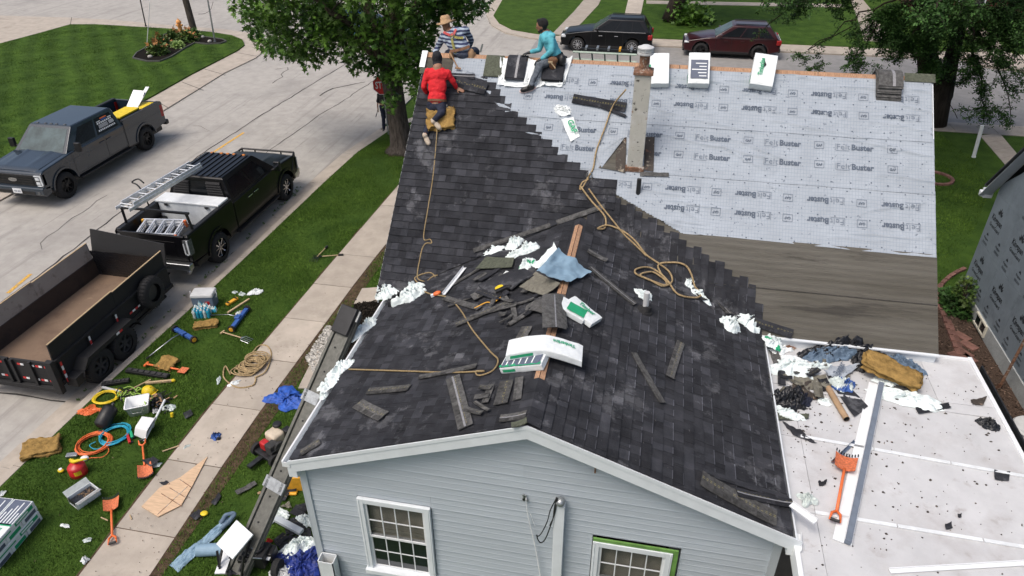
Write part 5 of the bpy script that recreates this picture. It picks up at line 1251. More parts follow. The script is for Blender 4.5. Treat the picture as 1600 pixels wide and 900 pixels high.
blob('shirt',[('e',mixp(hip,neck,.80),(.215,.125,.16),rotTo(neck-hip,(1,0,0))),('e',mixp(hip,neck,.5),(.185,.125,.22),rotTo(neck-hip,(1,0,0))),('e',mixp(hip,neck,.16),(.18,.135,.19),rotTo(neck-hip,(1,0,0))),('c',sL,sR,.075,.075),('c',neck-Vector((0,0,.06)),neck,.075,.058),('c',sR,eR,.068,.055),('c',eR,mixp(eR,hR,.85),.055,.040),('c',sL,eL,.068,.055),('c',eL,mixp(eL,hL,.85),.055,.040)],'shirt_red',pr)
blob('trousers',[('e',hip-Vector((0,0,.03)),(.175,.135,.13)),('c',hl_,kL,.098,.072),('c',kL,mixp(kL,footL,.82),.070,.055),('c',hr_,kR,.098,.074),('c',kR,mixp(kR,footR,.8),.072,.056)],'navy',pr)
blob('hood',[('e',headc+Vector((0,.01,.06)),(.098,.115,.125)),('c',headc,neck-Vector((0,.03,.03)),.085,.085)],'hood',pr)
sneaker('shoe',footL+Vector((0,0,0)),on(668,222)-on(660,205),nM,'sneaker',pr,'sneaker',1.05);sneaker('shoe',footR,on(684,196)-on(674,184),nM*.5+Vector((0,-.6,0)),'sneaker',pr,'sneaker',1.05)
mb=MB();Rr=rotTo(neck-hip,(1,0,0));c=mixp(hip,neck,.10)
rings=[[c+Rr@Vector((.185*math.cos(a),.145*math.sin(a),z))for a in[i*2*math.pi/20 for i in range(20)]]for z in(-.022,.022)];mb.loft(rings,caps=False)
mb.build('tool_belt',MT['leather'],parent=pr,smooth=True)
blob('tool_pouch',[('e',hip+Vector((.20,.0,-.10)),(.06,.08,.13)),('e',hip+Vector((.24,-.03,-.16)),(.045,.05,.10))],'blackplastic',pr,.012,2)
mb=MB();
for k in range(3):c=hip+Vector((.24,-.06,-.20));mb.tube([c+Vector((.11*math.cos(a)*(1-.1*k),.02*k,.17*math.sin(a)-.02*k))for a in[i*2*math.pi/18 for i in range(18)]],.010,5,closed=True)
mb.build('rope_coil_on_belt',MT['rope'],parent=pr,smooth=True)
# 2: striped shirt and straw hat, sitting on the ridge with his back to us
yr_=YR+.02
p2=person('worker in a blue striped shirt, straw hat and safety harness sitting on the ridge',(.35,yr_,Z0+HM))
hip=Py(722,80,yr_+.02);neck=Py(704,50,yr_+.16);headc=Py(697,40,yr_+.24)
sL,sR=Py(693,57,yr_+.12),Py(727,47,yr_+.20)
eL,hL=Py(684,74,yr_+.18),Py(677,88,yr_-.06);eR,hR=Py(737,63,yr_+.36),Py(731,78,yr_+.52)
hl_,hr_=hip+Vector((-.12,.03,-.02)),hip+Vector((.10,.03,-.02))
kL=Py(700,84,yr_+.36);fL_=kL+Vector((-.05,.25,-.42));kR=hip+Vector((.16,.45,-.10));fR_=kR+Vector((.03,.2,-.45))
hp,axh=head_parts(headc,(-.75,.62,-.20),UP)
bd=[('c',hip,neck,.12,.10),('c',neck,headc,.056,.056),('c',hl_,kL,.08,.058),('c',kL,fL_,.052,.038),('c',hr_,kR,.08,.058),('c',kR,fR_,.052,.038),('c',sL,eL,.045,.038),('c',eL,hL,.036,.026),('c',sR,eR,.045,.038),('c',eR,hR,.036,.026)]+hp+hand_parts(hL,(-.3,-.5,-.6),(.2,.4,-1),1.0,.5,-1)+hand_parts(hR,(-.2,.5,-.4),(0,0,-1),1.0,.6)
blob('body',bd,'skin',p2,.009,3);eyes(p2,headc,axh)
Rr=rotTo(neck-hip,sR-sL)
blob('shirt',[('e',mixp(hip,neck,.80),(.225,.13,.15),Rr),('e',mixp(hip,neck,.45),(.205,.145,.24),Rr),('e',mixp(hip,neck,.08),(.20,.155,.15),Rr),('c',sL,sR,.078,.078),('c',mixp(hip,neck,.9),neck,.075,.062),('c',sL,eL,.070,.056),('c',eL,mixp(eL,hL,.88),.056,.040),('c',sR,eR,.070,.056),('c',eR,mixp(eR,hR,.88),.056,.040)],'shirt_striped',p2)
blob('trousers',[('e',hip-Vector((0,0,.05)),(.19,.16,.11)),('c',hl_,kL,.10,.075),('c',kL,fL_,.072,.055),('c',hr_,kR,.10,.075),('c',kR,fR_,.072,.055)],'jeans',p2)
for f_,k_ in((fL_,kL),(fR_,kR)):sneaker('shoe',f_-Vector((0,0,.03)),(-.1,1,-.3),UP,'leather',p2,'blackplastic')
hc=headc+Vector((0,0,.075));mb=MB();n=28;tilt=Matrix.Rotation(R_(-14),3,'Y')@Matrix.Rotation(R_(-8),3,'X')
pf=[(.075,-.01),(.19,-.025),(.195,-.015),(.105,.008),(.100,.05),(.088,.10),(.06,.122),(.0,.118)]
rings=[[hc+tilt@Vector((q*math.cos(2*math.pi*i/n),q*1.12*math.sin(2*math.pi*i/n),z+(.018*math.cos(4*math.pi*i/n)if 0<k<3 else 0)))for i in range(n)]for k,(q,z)in enumerate(pf)]
mb.loft(rings,caps=False);mb.build('straw_hat',MT['straw'],parent=p2,smooth=True)
nb=-(Rr@Vector((0,1,0)));nb=nb if nb.y<0 else-nb
def back(u,v,o=.15):
 return mixp(hip,neck,v)+(sR-sL).normalized()*u+nb*(o+.012-.30*u*u-.06*abs(v-.4))
def strap(pts,w_=.045,m='webbing',nm='harness_strap',o=.15):
 P=[back(u,v,o)for u,v in pts];P=spline(P,5);mb=MB();vs=[]
 for i,p in enumerate(P):
  tg=(P[min(i+1,len(P)-1)]-P[max(0,i-1)]).normalized();s_=tg.cross(nb).normalized();vs+=[p-s_*w_/2,p+s_*w_/2,p-s_*w_/2+nb*.008,p+s_*w_/2+nb*.008]
 mb.add(vs,[f for i in range(len(P)-1)for f in((4*i+2,4*i+3,4*i+7,4*i+6),(4*i,4*i+2,4*i+6,4*i+4),(4*i+1,4*i+5,4*i+7,4*i+3))]);return mb.build(nm,MT[m],parent=p2)
strap([(-.02,.74),(-.09,.92),(-.11,1.02)],m='red');strap([(.03,.74),(.10,.90),(.13,.98)],m='red');strap([(.0,.74),(-.05,.5),(-.10,.15),(-.12,-.08)]);strap([(.0,.70),(.08,.55),(.17,.48)]);strap([(-.0,.84),(.0,.66)],.08,'red','back_pad')
mb=MB();c=back(0,.72,.165);mb.tube([c+(sR-sL).normalized()*.035*math.cos(a)+UP*.045*math.sin(a)+nb*.02 for a in[i*2*math.pi/12 for i in range(12)]],.007,5,closed=True);mb.build('harness_ring',MT['steel'],parent=p2,smooth=True)
strap([(-.20,.06),(-.1,.02),(.05,.0),(.19,.03)],.055,'leather','tool_belt',.165)
blob('tool_pouch',[('e',hip+Vector((.20,-.06,-.05)),(.07,.06,.13)),('e',hip+Vector((.25,-.02,-.10)),(.05,.05,.10))],'leather_pale',p2,.012,2)
blob('tool_pouch',[('e',hip+Vector((-.19,-.10,-.06)),(.05,.05,.09))],'leather_pale',p2,.012,2)
a,b=Py(704,84,yr_-.14),at('M',716,107,.06)
mb=MB();mb.cyl(a,b,.014,.013,8);mb.bar(b-Vector((.06,0,-.01)),b+Vector((.05,.0,0)),.028,.03);mb.build('hammer',[MT['leather_pale']],label='roofing hammer with a tan handle hanging at the striped worker\'s hip',cat='hammer')
# 3: aqua shirt, sitting astride the shingle bundle near the ridge
yq=at('M',866,97).y
hip=Py(868,88,yq-.02);neck=Py(853,52,yq+.02);headc=Py(846,41,yq+.0)
p3=person('dark-haired worker in an aqua shirt and grey jeans sitting on a shingle bundle',hip-Vector((0,0,.2)))
sL,sR=Py(848,58,yq+.16),Py(862,57,yq-.10)
eL,hL=Py(843,78,yq+.12),Py(828,82,yq+.02);eR,hR=Py(862,80,yq-.22),Py(845,93,yq-.20)
hl_,hr_=hip+Vector((-.02,.10,-.03)),hip+Vector((-.02,-.09,-.03))
kR=Py(843,103,yq-.28);fR_=at('M',828,137,.10);kL=hip+Vector((-.12,.45,-.05));fL_=kL+Vector((-.05,.25,-.40))
hp,axh=head_parts(headc,(-1,-.10,-.28),UP)
bd=[('c',hip,neck,.11,.09),('c',neck,headc,.052,.052),('c',hl_,kL,.08,.058),('c',kL,fL_,.05,.036),('c',hr_,kR,.078,.056),('c',kR,fR_,.050,.034),('c',sL,eL,.043,.036),('c',eL,hL,.034,.025),('c',sR,eR,.043,.036),('c',eR,hR,.034,.025)]+hp
blob('body',bd,'skin',p3,.009,3);eyes(p3,headc,axh)
Rr=rotTo(neck-hip,(0,1,0))
blob('shirt',[('e',mixp(hip,neck,.78),(.20,.125,.16),Rr),('e',mixp(hip,neck,.45),(.175,.125,.24),Rr),('e',mixp(hip,neck,.10),(.165,.13,.14),Rr),('c',sL,sR,.072,.075),('c',mixp(hip,neck,.85),neck,.075,.058),('c',sL,eL,.066,.052),('c',eL,mixp(eL,hL,.86),.052,.038),('c',sR,eR,.066,.054),('c',eR,mixp(eR,hR,.86),.054,.040)],'shirt_aqua',p3)
blob('trousers',[('e',hip-Vector((0,0,.05)),(.14,.18,.12)),('c',hl_,kL,.10,.072),('c',kL,fL_,.07,.052),('c',hr_,kR,.102,.074),('c',kR,mixp(kR,fR_,.90),.072,.052)],'jeans_grey',p3)
blob('glove',hand_parts(hL,(-1,-.1,-.25),(0,0,-1),1.12,.5,-1),'blackplastic',p3,.009,1);blob('glove',hand_parts(hR,(-1,-.1,-.5),(0,0,-1),1.12,.8),'blackplastic',p3,.009,1)
sneaker('shoe',fR_+Vector((0,0,.02)),at('M',813,145)-at('M',829,141),nM,'blackplastic',p3,'sole',1.1);sneaker('shoe',fL_,(-.4,.8,-.3),UP,'blackplastic',p3,'sole',1.1)
hh=MB();blob('hair',[('e',headc+Vector((.025,0,.055)),(.108,.098,.098)),('e',headc+Vector((.055,0,.0)),(.052,.07,.085)),('e',headc+Vector((-.045,0,.10)),(.05,.06,.035)),('e',headc+Vector((.02,.05,.10)),(.05,.045,.04)),('e',headc+Vector((.02,-.05,.095)),(.05,.045,.04))],'hair',p3,.010,1)
r,f,u,Rm=axh;blob('beard',[('e',headc+f*.055-u*.075,(.050,.035,.040),Rm),('e',headc+f*.02-u*.06+r*.045,(.020,.035,.035),Rm),('e',headc+f*.02-u*.06-r*.045,(.020,.035,.035),Rm)],'hair',p3,.009,1)
mb=MB();c=mixp(hip,neck,-.02);mb.loft([[c+Rr@Vector((.185*math.cos(a),.15*math.sin(a),z))for a in[i*2*math.pi/20 for i in range(20)]]for z in(-.03,.03)],caps=False);mb.build('tool_belt',MT['blackplastic'],parent=p3,smooth=True)
blob('tool_pouch',[('e',hip+Vector((-.02,-.20,-.02)),(.10,.06,.07)),('e',hip+Vector((-.02,-.21,-.10)),(.07,.05,.10))],'leather',p3,.012,2)
blob('tool_pouch',[('e',hip+Vector((.14,-.12,-.04)),(.08,.09,.12))],'blackplastic',p3,.012,2)
mb=MB();mb.cyl(Py(861,98,yq-.30),Py(868,107,yq-.32),.012,.012,7);mb.box(Py(860,97,yq-.30),(.08,.03,.03));mb.build('belt_hammer',MT['wood'],parent=p3)
# 4: bystander behind the tree and stop sign
g=at('S',602,204,.02)
p4=person('person in dark clothes standing behind the stop sign, mostly hidden by the maple',g)
fb=g+Vector((.08,.35,.08));fa=g+Vector((-.05,0,.08));hip=g+Vector((-.02,.12,.92));neck=g+Vector((.02,.10,1.44));headc=neck+Vector((.02,.0,.17))
ka,kb=mixp(fa,hip,.52)+Vector((0,-.03,0)),mixp(fb,hip,.52)
sL,sR=neck+Vector((-.18,0,-.07)),neck+Vector((.18,0,-.07));eL=sL+Vector((-.07,0,-.27));hL=eL+Vector((.0,-.05,-.24));eR=sR+Vector((.06,.05,-.28));hR=eR+Vector((-.03,.1,-.22))
hp,axh=head_parts(headc,(.3,.9,-.1),UP)
blob('body',[('c',hip,neck,.11,.09),('c',neck,headc,.05,.05),('c',hip+Vector((-.08,0,0)),ka,.075,.055),('c',ka,fa,.05,.036),('c',hip+Vector((.08,0,0)),kb,.075,.055),('c',kb,fb,.05,.036),('c',sL,eL,.042,.035),('c',eL,hL,.034,.025),('c',sR,eR,.042,.035),('c',eR,hR,.034,.025)]+hp+hand_parts(hL,(0,0,-1),(1,0,0),1,.4)+hand_parts(hR,(0,0,-1),(-1,0,0),1,.4),'skin',p4,.010,2)
blob('shirt',[('e',mixp(hip,neck,.8),(.20,.12,.16)),('e',mixp(hip,neck,.4),(.17,.12,.24)),('c',sL,sR,.07,.07),('c',sL,eL,.064,.054),('c',sR,eR,.064,.054)],'shirt_dark',p4)
blob('trousers',[('e',hip,(.165,.13,.12)),('c',hip+Vector((-.08,0,0)),ka,.095,.075),('c',ka,mixp(ka,fa,.92),.075,.062),('c',hip+Vector((.08,0,0)),kb,.095,.075),('c',kb,mixp(kb,fb,.92),.075,.062)],'navy',p4)
mb=MB();c=hip+Vector((0,0,.12));mb.loft([[c+Vector((.172*math.cos(a),.135*math.sin(a),z))for a in[i*2*math.pi/20 for i in range(20)]]for z in(-.03,.03)],caps=False);mb.build('belt',MT['leather_pale'],parent=p4,smooth=True)
blob('hair',[('e',headc+Vector((0,-.01,.04)),(.09,.10,.09))],'hair',p4,.011,1)
sneaker('shoe',fa,(.25,-1,0),UP,'blackplastic',p4,'blackplastic');sneaker('shoe',fb,(.8,-.5,0),UP,'sneaker',p4,'sole')
mb=MB();mb.cyl(hL+Vector((.0,0,-.04)),hL+Vector((-.10,-.05,-.34)),.015,.012,7);mb.build('hand_tool',MT['darksteel'],label='dark tool hanging from the hand of the person behind the maple',cat='tool')
# TREES
def leafmesh(name,pts,mats,parent,shape,seed,size,clump=None):
 """pts: (pos, outward) list -> many small leaves; shape: list of 2-D outline points (fan)"""
 rs=np.random.RandomState(seed);n=len(pts);P=np.array([p[0]for p in pts]);D=np.array([p[1]for p in pts]);k=len(shape);sh=np.array(shape)
 a=D+rs.normal(0,.55,(n,3));a[:,2]-=.25;a/=np.linalg.norm(a,axis=1)[:,None]+1e-9
 up=rs.normal(0,.5,(n,3));up[:,2]+=1.0;b=np.cross(up,a);b/=np.linalg.norm(b,axis=1)[:,None]+1e-9;c=np.cross(a,b)
 s=size*rs.uniform(.65,1.3,n);V=np.zeros((n,k,3))
 for i in range(k):
  u,v=sh[i];fold=abs(v)*.35*rs.uniform(-.3,1,n)
  V[:,i]=P+a*(u*s)[:,None]+b*(v*s)[:,None]-c*(fold*s)[:,None]
 me=bpy.data.meshes.new(name);me.vertices.add(n*k);me.vertices.foreach_set('co',V.ravel());me.loops.add(n*k);me.loops.foreach_set('vertex_index',np.arange(n*k,dtype=np.int32))
 me.polygons.add(n);me.polygons.foreach_set('loop_start',np.arange(0,n*k,k,dtype=np.int32));me.polygons.foreach_set('loop_total',np.full(n,k,dtype=np.int32));me.materials.append(mats);me.update()
 at_=me.attributes.new('tone','FLOAT','FACE');tn=rs.uniform(.55,1.35,n)*(np.array(clump)if clump is not None else 1);at_.data.foreach_set('value',tn.astype(np.float32))
 o=bpy.data.objects.new(name,me);col.objects.link(o);o.parent=parent;o.matrix_local=WM[parent].inverted();o['kind']='stuff';return o
MAPLE=[(0,0),(.20,.14),(.02,.50),(.40,.24),(.66,.58),(.66,.17),(1.15,.0),(.66,-.17),(.66,-.58),(.40,-.24),(.02,-.50),(.20,-.14)]
OVAL=[(0,0),(.3,.22),(.7,.20),(1,0),(.7,-.20),(.3,-.22)]
def branch_pts(a,b,n=6,sag=0,wig=.1,seed=0):
 r=random.Random(seed);a,b=Vector(a),Vector(b);L=(b-a).length;out=[]
 for i in range(n+1):
  t=i/n;out.append(a.lerp(b,t)+Vector((0,0,sag*L*4*t*(1-t)))+Vector((r.uniform(-1,1),r.uniform(-1,1),r.uniform(-1,1)))*wig*L*math.sin(math.pi*t)*.5)
 return out
# silver maple on the left
base=Vector((-4.55,17.45,GZ))
mp_=thing('maple_tree','large leafy maple on the verge at the left of the house','tree',loc=base)
mb=MB();fk=Vector((-4.75,17.45,3.5));n=18
prf=[(0,.62),(.08,.50),(.3,.40),(.8,.35),(1.6,.33),(2.6,.34),(3.4,.36),(3.9,.30)]
rings=[]
for z,r in prf:
 c=base.lerp(fk,z/3.5);rings.append([c+Vector((0,0,0))+Vector((math.cos(a)*r*(1+.10*math.sin(a*5+z)+(.18*max(0,.3-z)/.3)*math.sin(a*4)),math.sin(a)*r*(1+.10*math.sin(a*5+z)),(z-0)-(c.z-base.z)+(c.z-base.z)-0 if False else 0))for a in[i*2*math.pi/n for i in range(n)]])
for R__,(z,r)in zip(rings,prf):
 for v in R__:v.z=base.z+z
mb.loft(rings);trunk=mb.build('trunk',MT['barkwood'],parent=mp_,smooth=True)
mb=MB();mb.ell(Py(596,93,17.15),(.13,.07,.13),12,8);mb.cyl(Py(596,93,17.12),Py(596,93,17.02),.11,.09,12);mb.build('branch_scar',MT['barkwood'],parent=trunk,smooth=True)
limbs=MB();LE=[]
specs=[((-4.9,17.4,3.3),(-6.2,17.2,7.5),.22),((-4.7,17.5,3.5),(-3.8,17.8,8.2),.22),((-4.8,17.5,3.0),(-8.6,17.6,5.2),.13),((-4.7,17.3,3.6),(-2.5,16.6,5.6),.12),((-4.8,17.5,3.6),(-5.2,19.8,6.8),.15),((-4.9,17.3,3.4),(-6.4,15.6,5.6),.12),((-4.75,17.6,3.6),(-2.8,19.6,6.4),.13)]
for i,(a,b,r)in enumerate(specs):P=branch_pts(a,b,7,.08,.10,i);limbs.tube(P,lambda t,r=r:r*(1-.75*t)+.012,8);LE.append(P)
limbs_o=limbs.build('limb',MT['bark'],parent=mp_,smooth=True)
rs=random.Random(11);clumps=[]
def cl(px,py,y,r):p=Py(px,py,y);clumps.append((p,r))
for(x,y_,r)in((412,12,.5),(430,40,.5),(425,75,.28),(440,60,.55),(465,25,.6),(470,65,.6),(500,20,.6),(480,90,.45),(505,78,.42),(520,50,.6),(545,25,.6),(535,85,.40),(560,60,.65),(555,95,.35),(580,20,.6),(590,50,.6),(575,85,.45),(605,75,.55),(620,30,.7),(625,60,.7),(640,90,.65),(645,20,.7),(655,50,.6),(652,72,.4),(668,25,.5),(688,12,.4),(708,16,.3),(640,110,.5),(650,130,.35),(650,100,.55),(700,3,.35),(600,105,.40),(616,118,.30),(588,112,.16),(612,150,.14),(608,166,.12),(408,60,.25),(404,25,.3),(418,66,.26),(445,85,.22),(658,120,.25),(652,138,.2),(735,22,.14),(722,26,.14),(716,8,.25),(744,8,.15),(700,62,.0),(728,66,.0)):
 if r>0:cl(x,y_,17.4+rs.uniform(-1.2,1.3)-(.9 if y_>90 and x>585 else 0),r)
for i in range(46):
 a=rs.uniform(0,6.28);rr=rs.uniform(.8,3.6);z=rs.uniform(5.0,8.6);clumps.append((Vector((-5.1+rr*math.cos(a)*1.15,17.6+rr*math.sin(a),z+(3.6-rr)*.35)),rs.uniform(.55,.9)))
for i in range(14):clumps.append((Vector((rs.uniform(-9,-5.6),rs.uniform(15.8,19.4),rs.uniform(4.0,5.4))),rs.uniform(.4,.7)))
pts=[];cf=[];tw=MB()
for c,r in clumps:
 k=rs.uniform(.75,1.25);best=min((q for P in LE for q in P[2:]),key=lambda q:(q-c).length)
 if r>.2:tw.tube(branch_pts(best,c,4,.05,.12,rs.random()),lambda t:.026*(1-t)+.006,5)
 for s_ in range(max(4,int(17*r*r/.3+4))):
  d=Vector((rs.gauss(0,1),rs.gauss(0,1),rs.gauss(0,.8))).normalized();q=c+d*r*rs.uniform(.35,1.0)**.7
  if s_%3==0 and r>.3:tw.tube([c.lerp(q,.2),q],.006,3)
  for j in range(rs.choice((7,9,12))):
   e=q+Vector((rs.gauss(0,1),rs.gauss(0,1),rs.gauss(0,1)))*.09;pts.append((tuple(e),tuple(d*.6+(e-q).normalized())));cf.append(k*rs.uniform(.9,1.1))
tw.build('twig',MT['bark_dark'],parent=mp_,smooth=False)
print('MAPLE leaves',len(pts));leafmesh('crown',pts,MT['leaf'],mp_,MAPLE,5,.165,cf)
mb=MB();mb.prism([(base.x+math.cos(a)*(.75+.12*math.sin(3*a))+.1,base.y+math.sin(a)*(.65+.1*math.sin(5*a)))for a in[i*2*math.pi/26 for i in range(26)]],0,GZ+.012);mb.build('soil_ring',MT['soil'],kind='structure')
# honey locust on the right
b2=Vector((14.95,24.0,GZ));lc=thing('locust_tree','dark two-stemmed locust tree with feathery hanging leaves at the right kerb','tree',loc=b2)
mb=MB();mb.tube([b2,b2+Vector((-.05,0,.8)),b2+Vector((-.1,0,1.6)),Py(1452,120,23.9),Py(1446,60,23.9),Py(1436,0,23.9),Py(1425,-80,23.8)],lambda t:.46*(1-t)**.45*(1-.3*t)+.10,14);mb.build('trunk',MT['bark_dark'],parent=lc,smooth=True)
mb=MB();mb.tube([b2+Vector((.05,0,.5)),Py(1476,150,24.0),Py(1487,90,24.1),Py(1500,40,24.1),Py(1515,0,24.2),Py(1545,-90,24.3)],lambda t:.32*(1-.5*t),12);mb.build('trunk',MT['bark_dark'],parent=lc,smooth=True)
rs=random.Random(23);pts=[];cf=[];tw=MB()
def spray(P,dens=1.0,size=1.0,k=1.0):
 """hanging compound leaves along a twig"""
 for i in range(len(P)-1):
  a,b=P[i],P[i+1];L=(b-a).length;m=max(1,int(L/.05*dens))
  for j in range(m):
   q=a.lerp(b,rs.random());d=Vector((rs.uniform(-1,1),rs.uniform(-1,1),rs.uniform(-.9,.35))).normalized();ln=rs.uniform(.18,.36)*size;nl_=8
   for s_ in range(nl_):
    p=q+d*ln*(s_+1)/nl_;side=d.cross(UP).normalized()*(1 if s_%2 else-1);pts.append((tuple(p+side*.012),tuple(side*.9+d*.4)));cf.append(k)
def lbranch(a,b,r,sag,seed,sub=6,dens=1.0,k=1.0,drop=.9):
 P=branch_pts(a,b,8,sag,.10,seed);tw.tube(P,lambda t:r*(1-.8*t)+.006,6);spray(P[3:],dens*.7,1,k)
 for i in range(sub):
  t=rs.uniform(.3,1);q=P[min(8,int(t*8))];e=q+Vector((rs.uniform(-.9,.9),rs.uniform(-.8,.8),-rs.uniform(.1,drop)));Q=branch_pts(q,e,4,-.05,.15,rs.random());tw.tube(Q,.005,4);spray(Q,dens*1.3,1,k)
J=lambda px,py,y=23.8:Py(px,py,y)
fk1,fk2=J(1440,20),J(1510,15)
for i,(a,b,r,sag,sub,dn,y)in enumerate((((1435,-10),(1335,60),.05,.05,7,1.0,23.6),((1400,0),(1262,78),.035,.08,4,.5,23.4),((1420,-40),(1205,18),.06,.06,9,1.1,23.7),((1380,-50),(1180,60),.05,.10,8,.8,23.9),((1400,-60),(1290,10),.05,.05,9,1.1,24.1),((1390,10),(1330,100),.03,.02,5,.7,23.3),((1440,10),(1385,60),.05,.05,10,1.4,23.5),((1445,30),(1410,80),.04,.05,10,1.6,24.3),((1440,0),(1370,20),.05,.05,12,1.5,23.4),((1480,20),(1450,60),.04,.02,10,1.4,23.1),((1500,10),(1530,60),.05,.05,9,1.0,23.6),((1510,10),(1590,30),.05,.08,12,1.3,23.9),((1520,20),(1600,95),.045,.08,9,.9,23.5),((1515,30),(1537,190),.04,.05,6,.7,23.2),((1530,60),(1580,190),.03,.1,4,.6,23.1),((1500,50),(1535,120),.035,.05,7,.9,23.4),((1540,-20),(1610,-5),.05,.05,14,1.6,24.2),((1470,-20),(1480,10),.05,.05,12,1.4,23.5),((1440,40),(1415,60),.05,.0,8,1.4,23.0),((1480,70),(1455,100),.03,0,8,1.3,23.2),((1560,5),(1595,45),.03,0,12,1.5,23.7))):
 lbranch(J(*a,y),J(*b,y-.2),r,sag,i,sub,dn*1.6,rs.uniform(.75,1.2))
for i,(a,b)in enumerate((((1500,20),(1480,70)),((1530,10),(1560,60)),((1560,0),(1590,60)),((1490,60),(1520,100)),((1420,60),(1400,95)),((1460,10),(1470,50)),((1545,60),(1575,100)),((1262,95),(1240,80)),((1290,100),(1262,108)),((1340,80),(1322,105)),((1350,95),(1338,112)),((1525,95),(1538,150)),((1535,130),(1543,195)),((1570,120),(1590,150)),((1560,90),(1600,130)),((1520,110),(1502,130)),((1395,75),(1385,95)),((1552,165),(1580,196)))):
 P=branch_pts(J(*a,23.0),J(*b,22.9),4,.03,.15,i+90);tw.tube(P,.010,4);spray(P,3.2,1.05,1.05)
tw.tube([J(1392,26,23.5),J(1345,34,23.4),J(1300,58,23.3),J(1262,78,23.2)],.02,5);tw.tube([J(1400,10,23.5),J(1370,40,23.4),J(1352,75,23.3),J(1332,103,23.2)],.02,5)
tw.tube([J(1470,145,23.9),J(1482,160,23.6),J(1490,172,23.4),J(1496,185,23.3)],.014,5);tw.tube([J(1468,148,23.9),J(1462,175,23.6),J(1458,195,23.4)],.014,5)
for i in range(150):  # unseen upper crown, widened and thickened to shade the yard and road
 a=rs.uniform(0,6.28);rr=rs.uniform(.6,8.0);z=rs.uniform(6.2,9.8);c=Vector((14.4+rr*math.cos(a),21.5+rr*math.sin(a)*1.1,z));e=c+Vector((math.cos(a)*1.2,math.sin(a)*1.2,-.3));lbranch(c,e,.03,.05,i+300,6,1.3,rs.uniform(.8,1.15),.7)
tw.build('twig',MT['bark_dark'],parent=lc,smooth=False)
for i in range(9000):  # unseen leaf batch added high over the right yard to block light
 d=Vector((rs.gauss(0,1),rs.gauss(0,1),rs.gauss(0,1))).normalized()*rs.random()**.4;q=Vector((13.2+5.2*d.x,16.8+6.2*d.y,9.3+1.6*d.z))
 if noise.noise(q*.8)>-.25:
  for k in range(2):pts.append((tuple(q+Vector((rs.gauss(0,.1),rs.gauss(0,.1),rs.gauss(0,.1)))),(d.x+.01,d.y,0)));cf.append(1.0)
for i in range(9):a=i*.7;lbranch((14.9,23.5,7.2),(13.2+4*math.cos(a),16.8+5*math.sin(a),9.0),.08,.08,i+700,5,.8)  # sprays reaching into that added shade canopy
print('LOCUST leaflets',len(pts));leafmesh('crown',pts,MT['leaf_locust'],lc,OVAL,6,.085,cf)  # one mesh: the locust's own leaves and the added shade leaves
# tree on the far lawn with suckers, crown above the frame
b3=at('G',1052,32);ft=thing('lawn_tree','tree trunk on the far lawn with leafy suckers at its foot','tree',loc=b3)
mb=MB();mb.tube([b3,b3+Vector((.1,0,1)),b3+Vector((.5,0,3)),b3+Vector((.8,0,6))],lambda t:.55-.2*t if t>.05 else .7,14);mb.build('trunk',MT['bark_dark'],parent=ft,smooth=True)
pts=[];cf=[];rs=random.Random(4)
for i in range(700):d=Vector((rs.gauss(0,.5),rs.gauss(0,.4),abs(rs.gauss(0,.45))));pts.append((tuple(b3+Vector((1.0,-.7,.1))+d),tuple(d.normalized())));cf.append(.9)
for i in range(5200):
 a=rs.uniform(0,6.28);r=rs.uniform(0,4.5);z=rs.uniform(5,9);q=b3+Vector((.8+r*math.cos(a),r*math.sin(a),z+noise.noise(Vector((a*2,r,1)))*1.5));pts.append((tuple(q),(math.cos(a),math.sin(a),0)));cf.append(1)
leafmesh('crown',pts,MT['leaf'],ft,MAPLE,8,.24,cf)
# NEIGHBOURING THINGS
# neighbour house wrapped in sheathing
nh=thing('neighbour_house','neighbouring house wrapped in printed grey sheathing board','house',loc=(14,6,GZ))
NX=12.1;NYF=10.85;eY,eZ=11.15,2.85;rY,rZ=6.9,8.2
mb=MB();mb.bb((NX+.03,-6,0),(NX+9,NYF,2.9));mb.add([(NX+.03,NYF,2.85),(NX+.03,2.6,2.85),(NX+.03,rY,rZ-.25),(NX+9,NYF,2.85),(NX+9,2.6,2.85),(NX+9,rY,rZ-.25)],[(0,1,2),(3,5,4)]);mb.build('wall',MT['sheathing'],nh)
mb=MB();mb.bb((NX-.03,-6,0),(NX+9,NYF+.02,.47));mb.build('foundation',MT['foundation'],nh)
sl_=(rZ-eZ)/(eY-rY)
def nz(y):return eZ-.12+(eY-y)*sl_
def logo(mb,fn,x,y,s):
 for i in range(-2,3):
  a=math.pi/2+i*.42;h=s*(.55-.07*abs(i));w_=s*.07;c=(x+s*.5,y);d=(math.cos(a),math.sin(a));n_=(-d[1],d[0])
  P=[(c[0]+d[0]*s*.12,c[1]+d[1]*s*.12),(c[0]+d[0]*h*.6+n_[0]*w_,c[1]+d[1]*h*.6+n_[1]*w_),(c[0]+d[0]*h,c[1]+d[1]*h),(c[0]+d[0]*h*.6-n_[0]*w_,c[1]+d[1]*h*.6-n_[1]*w_)]
  mb.add([fn(*p)for p in P],[(0,1,2,3)])
pi_=0
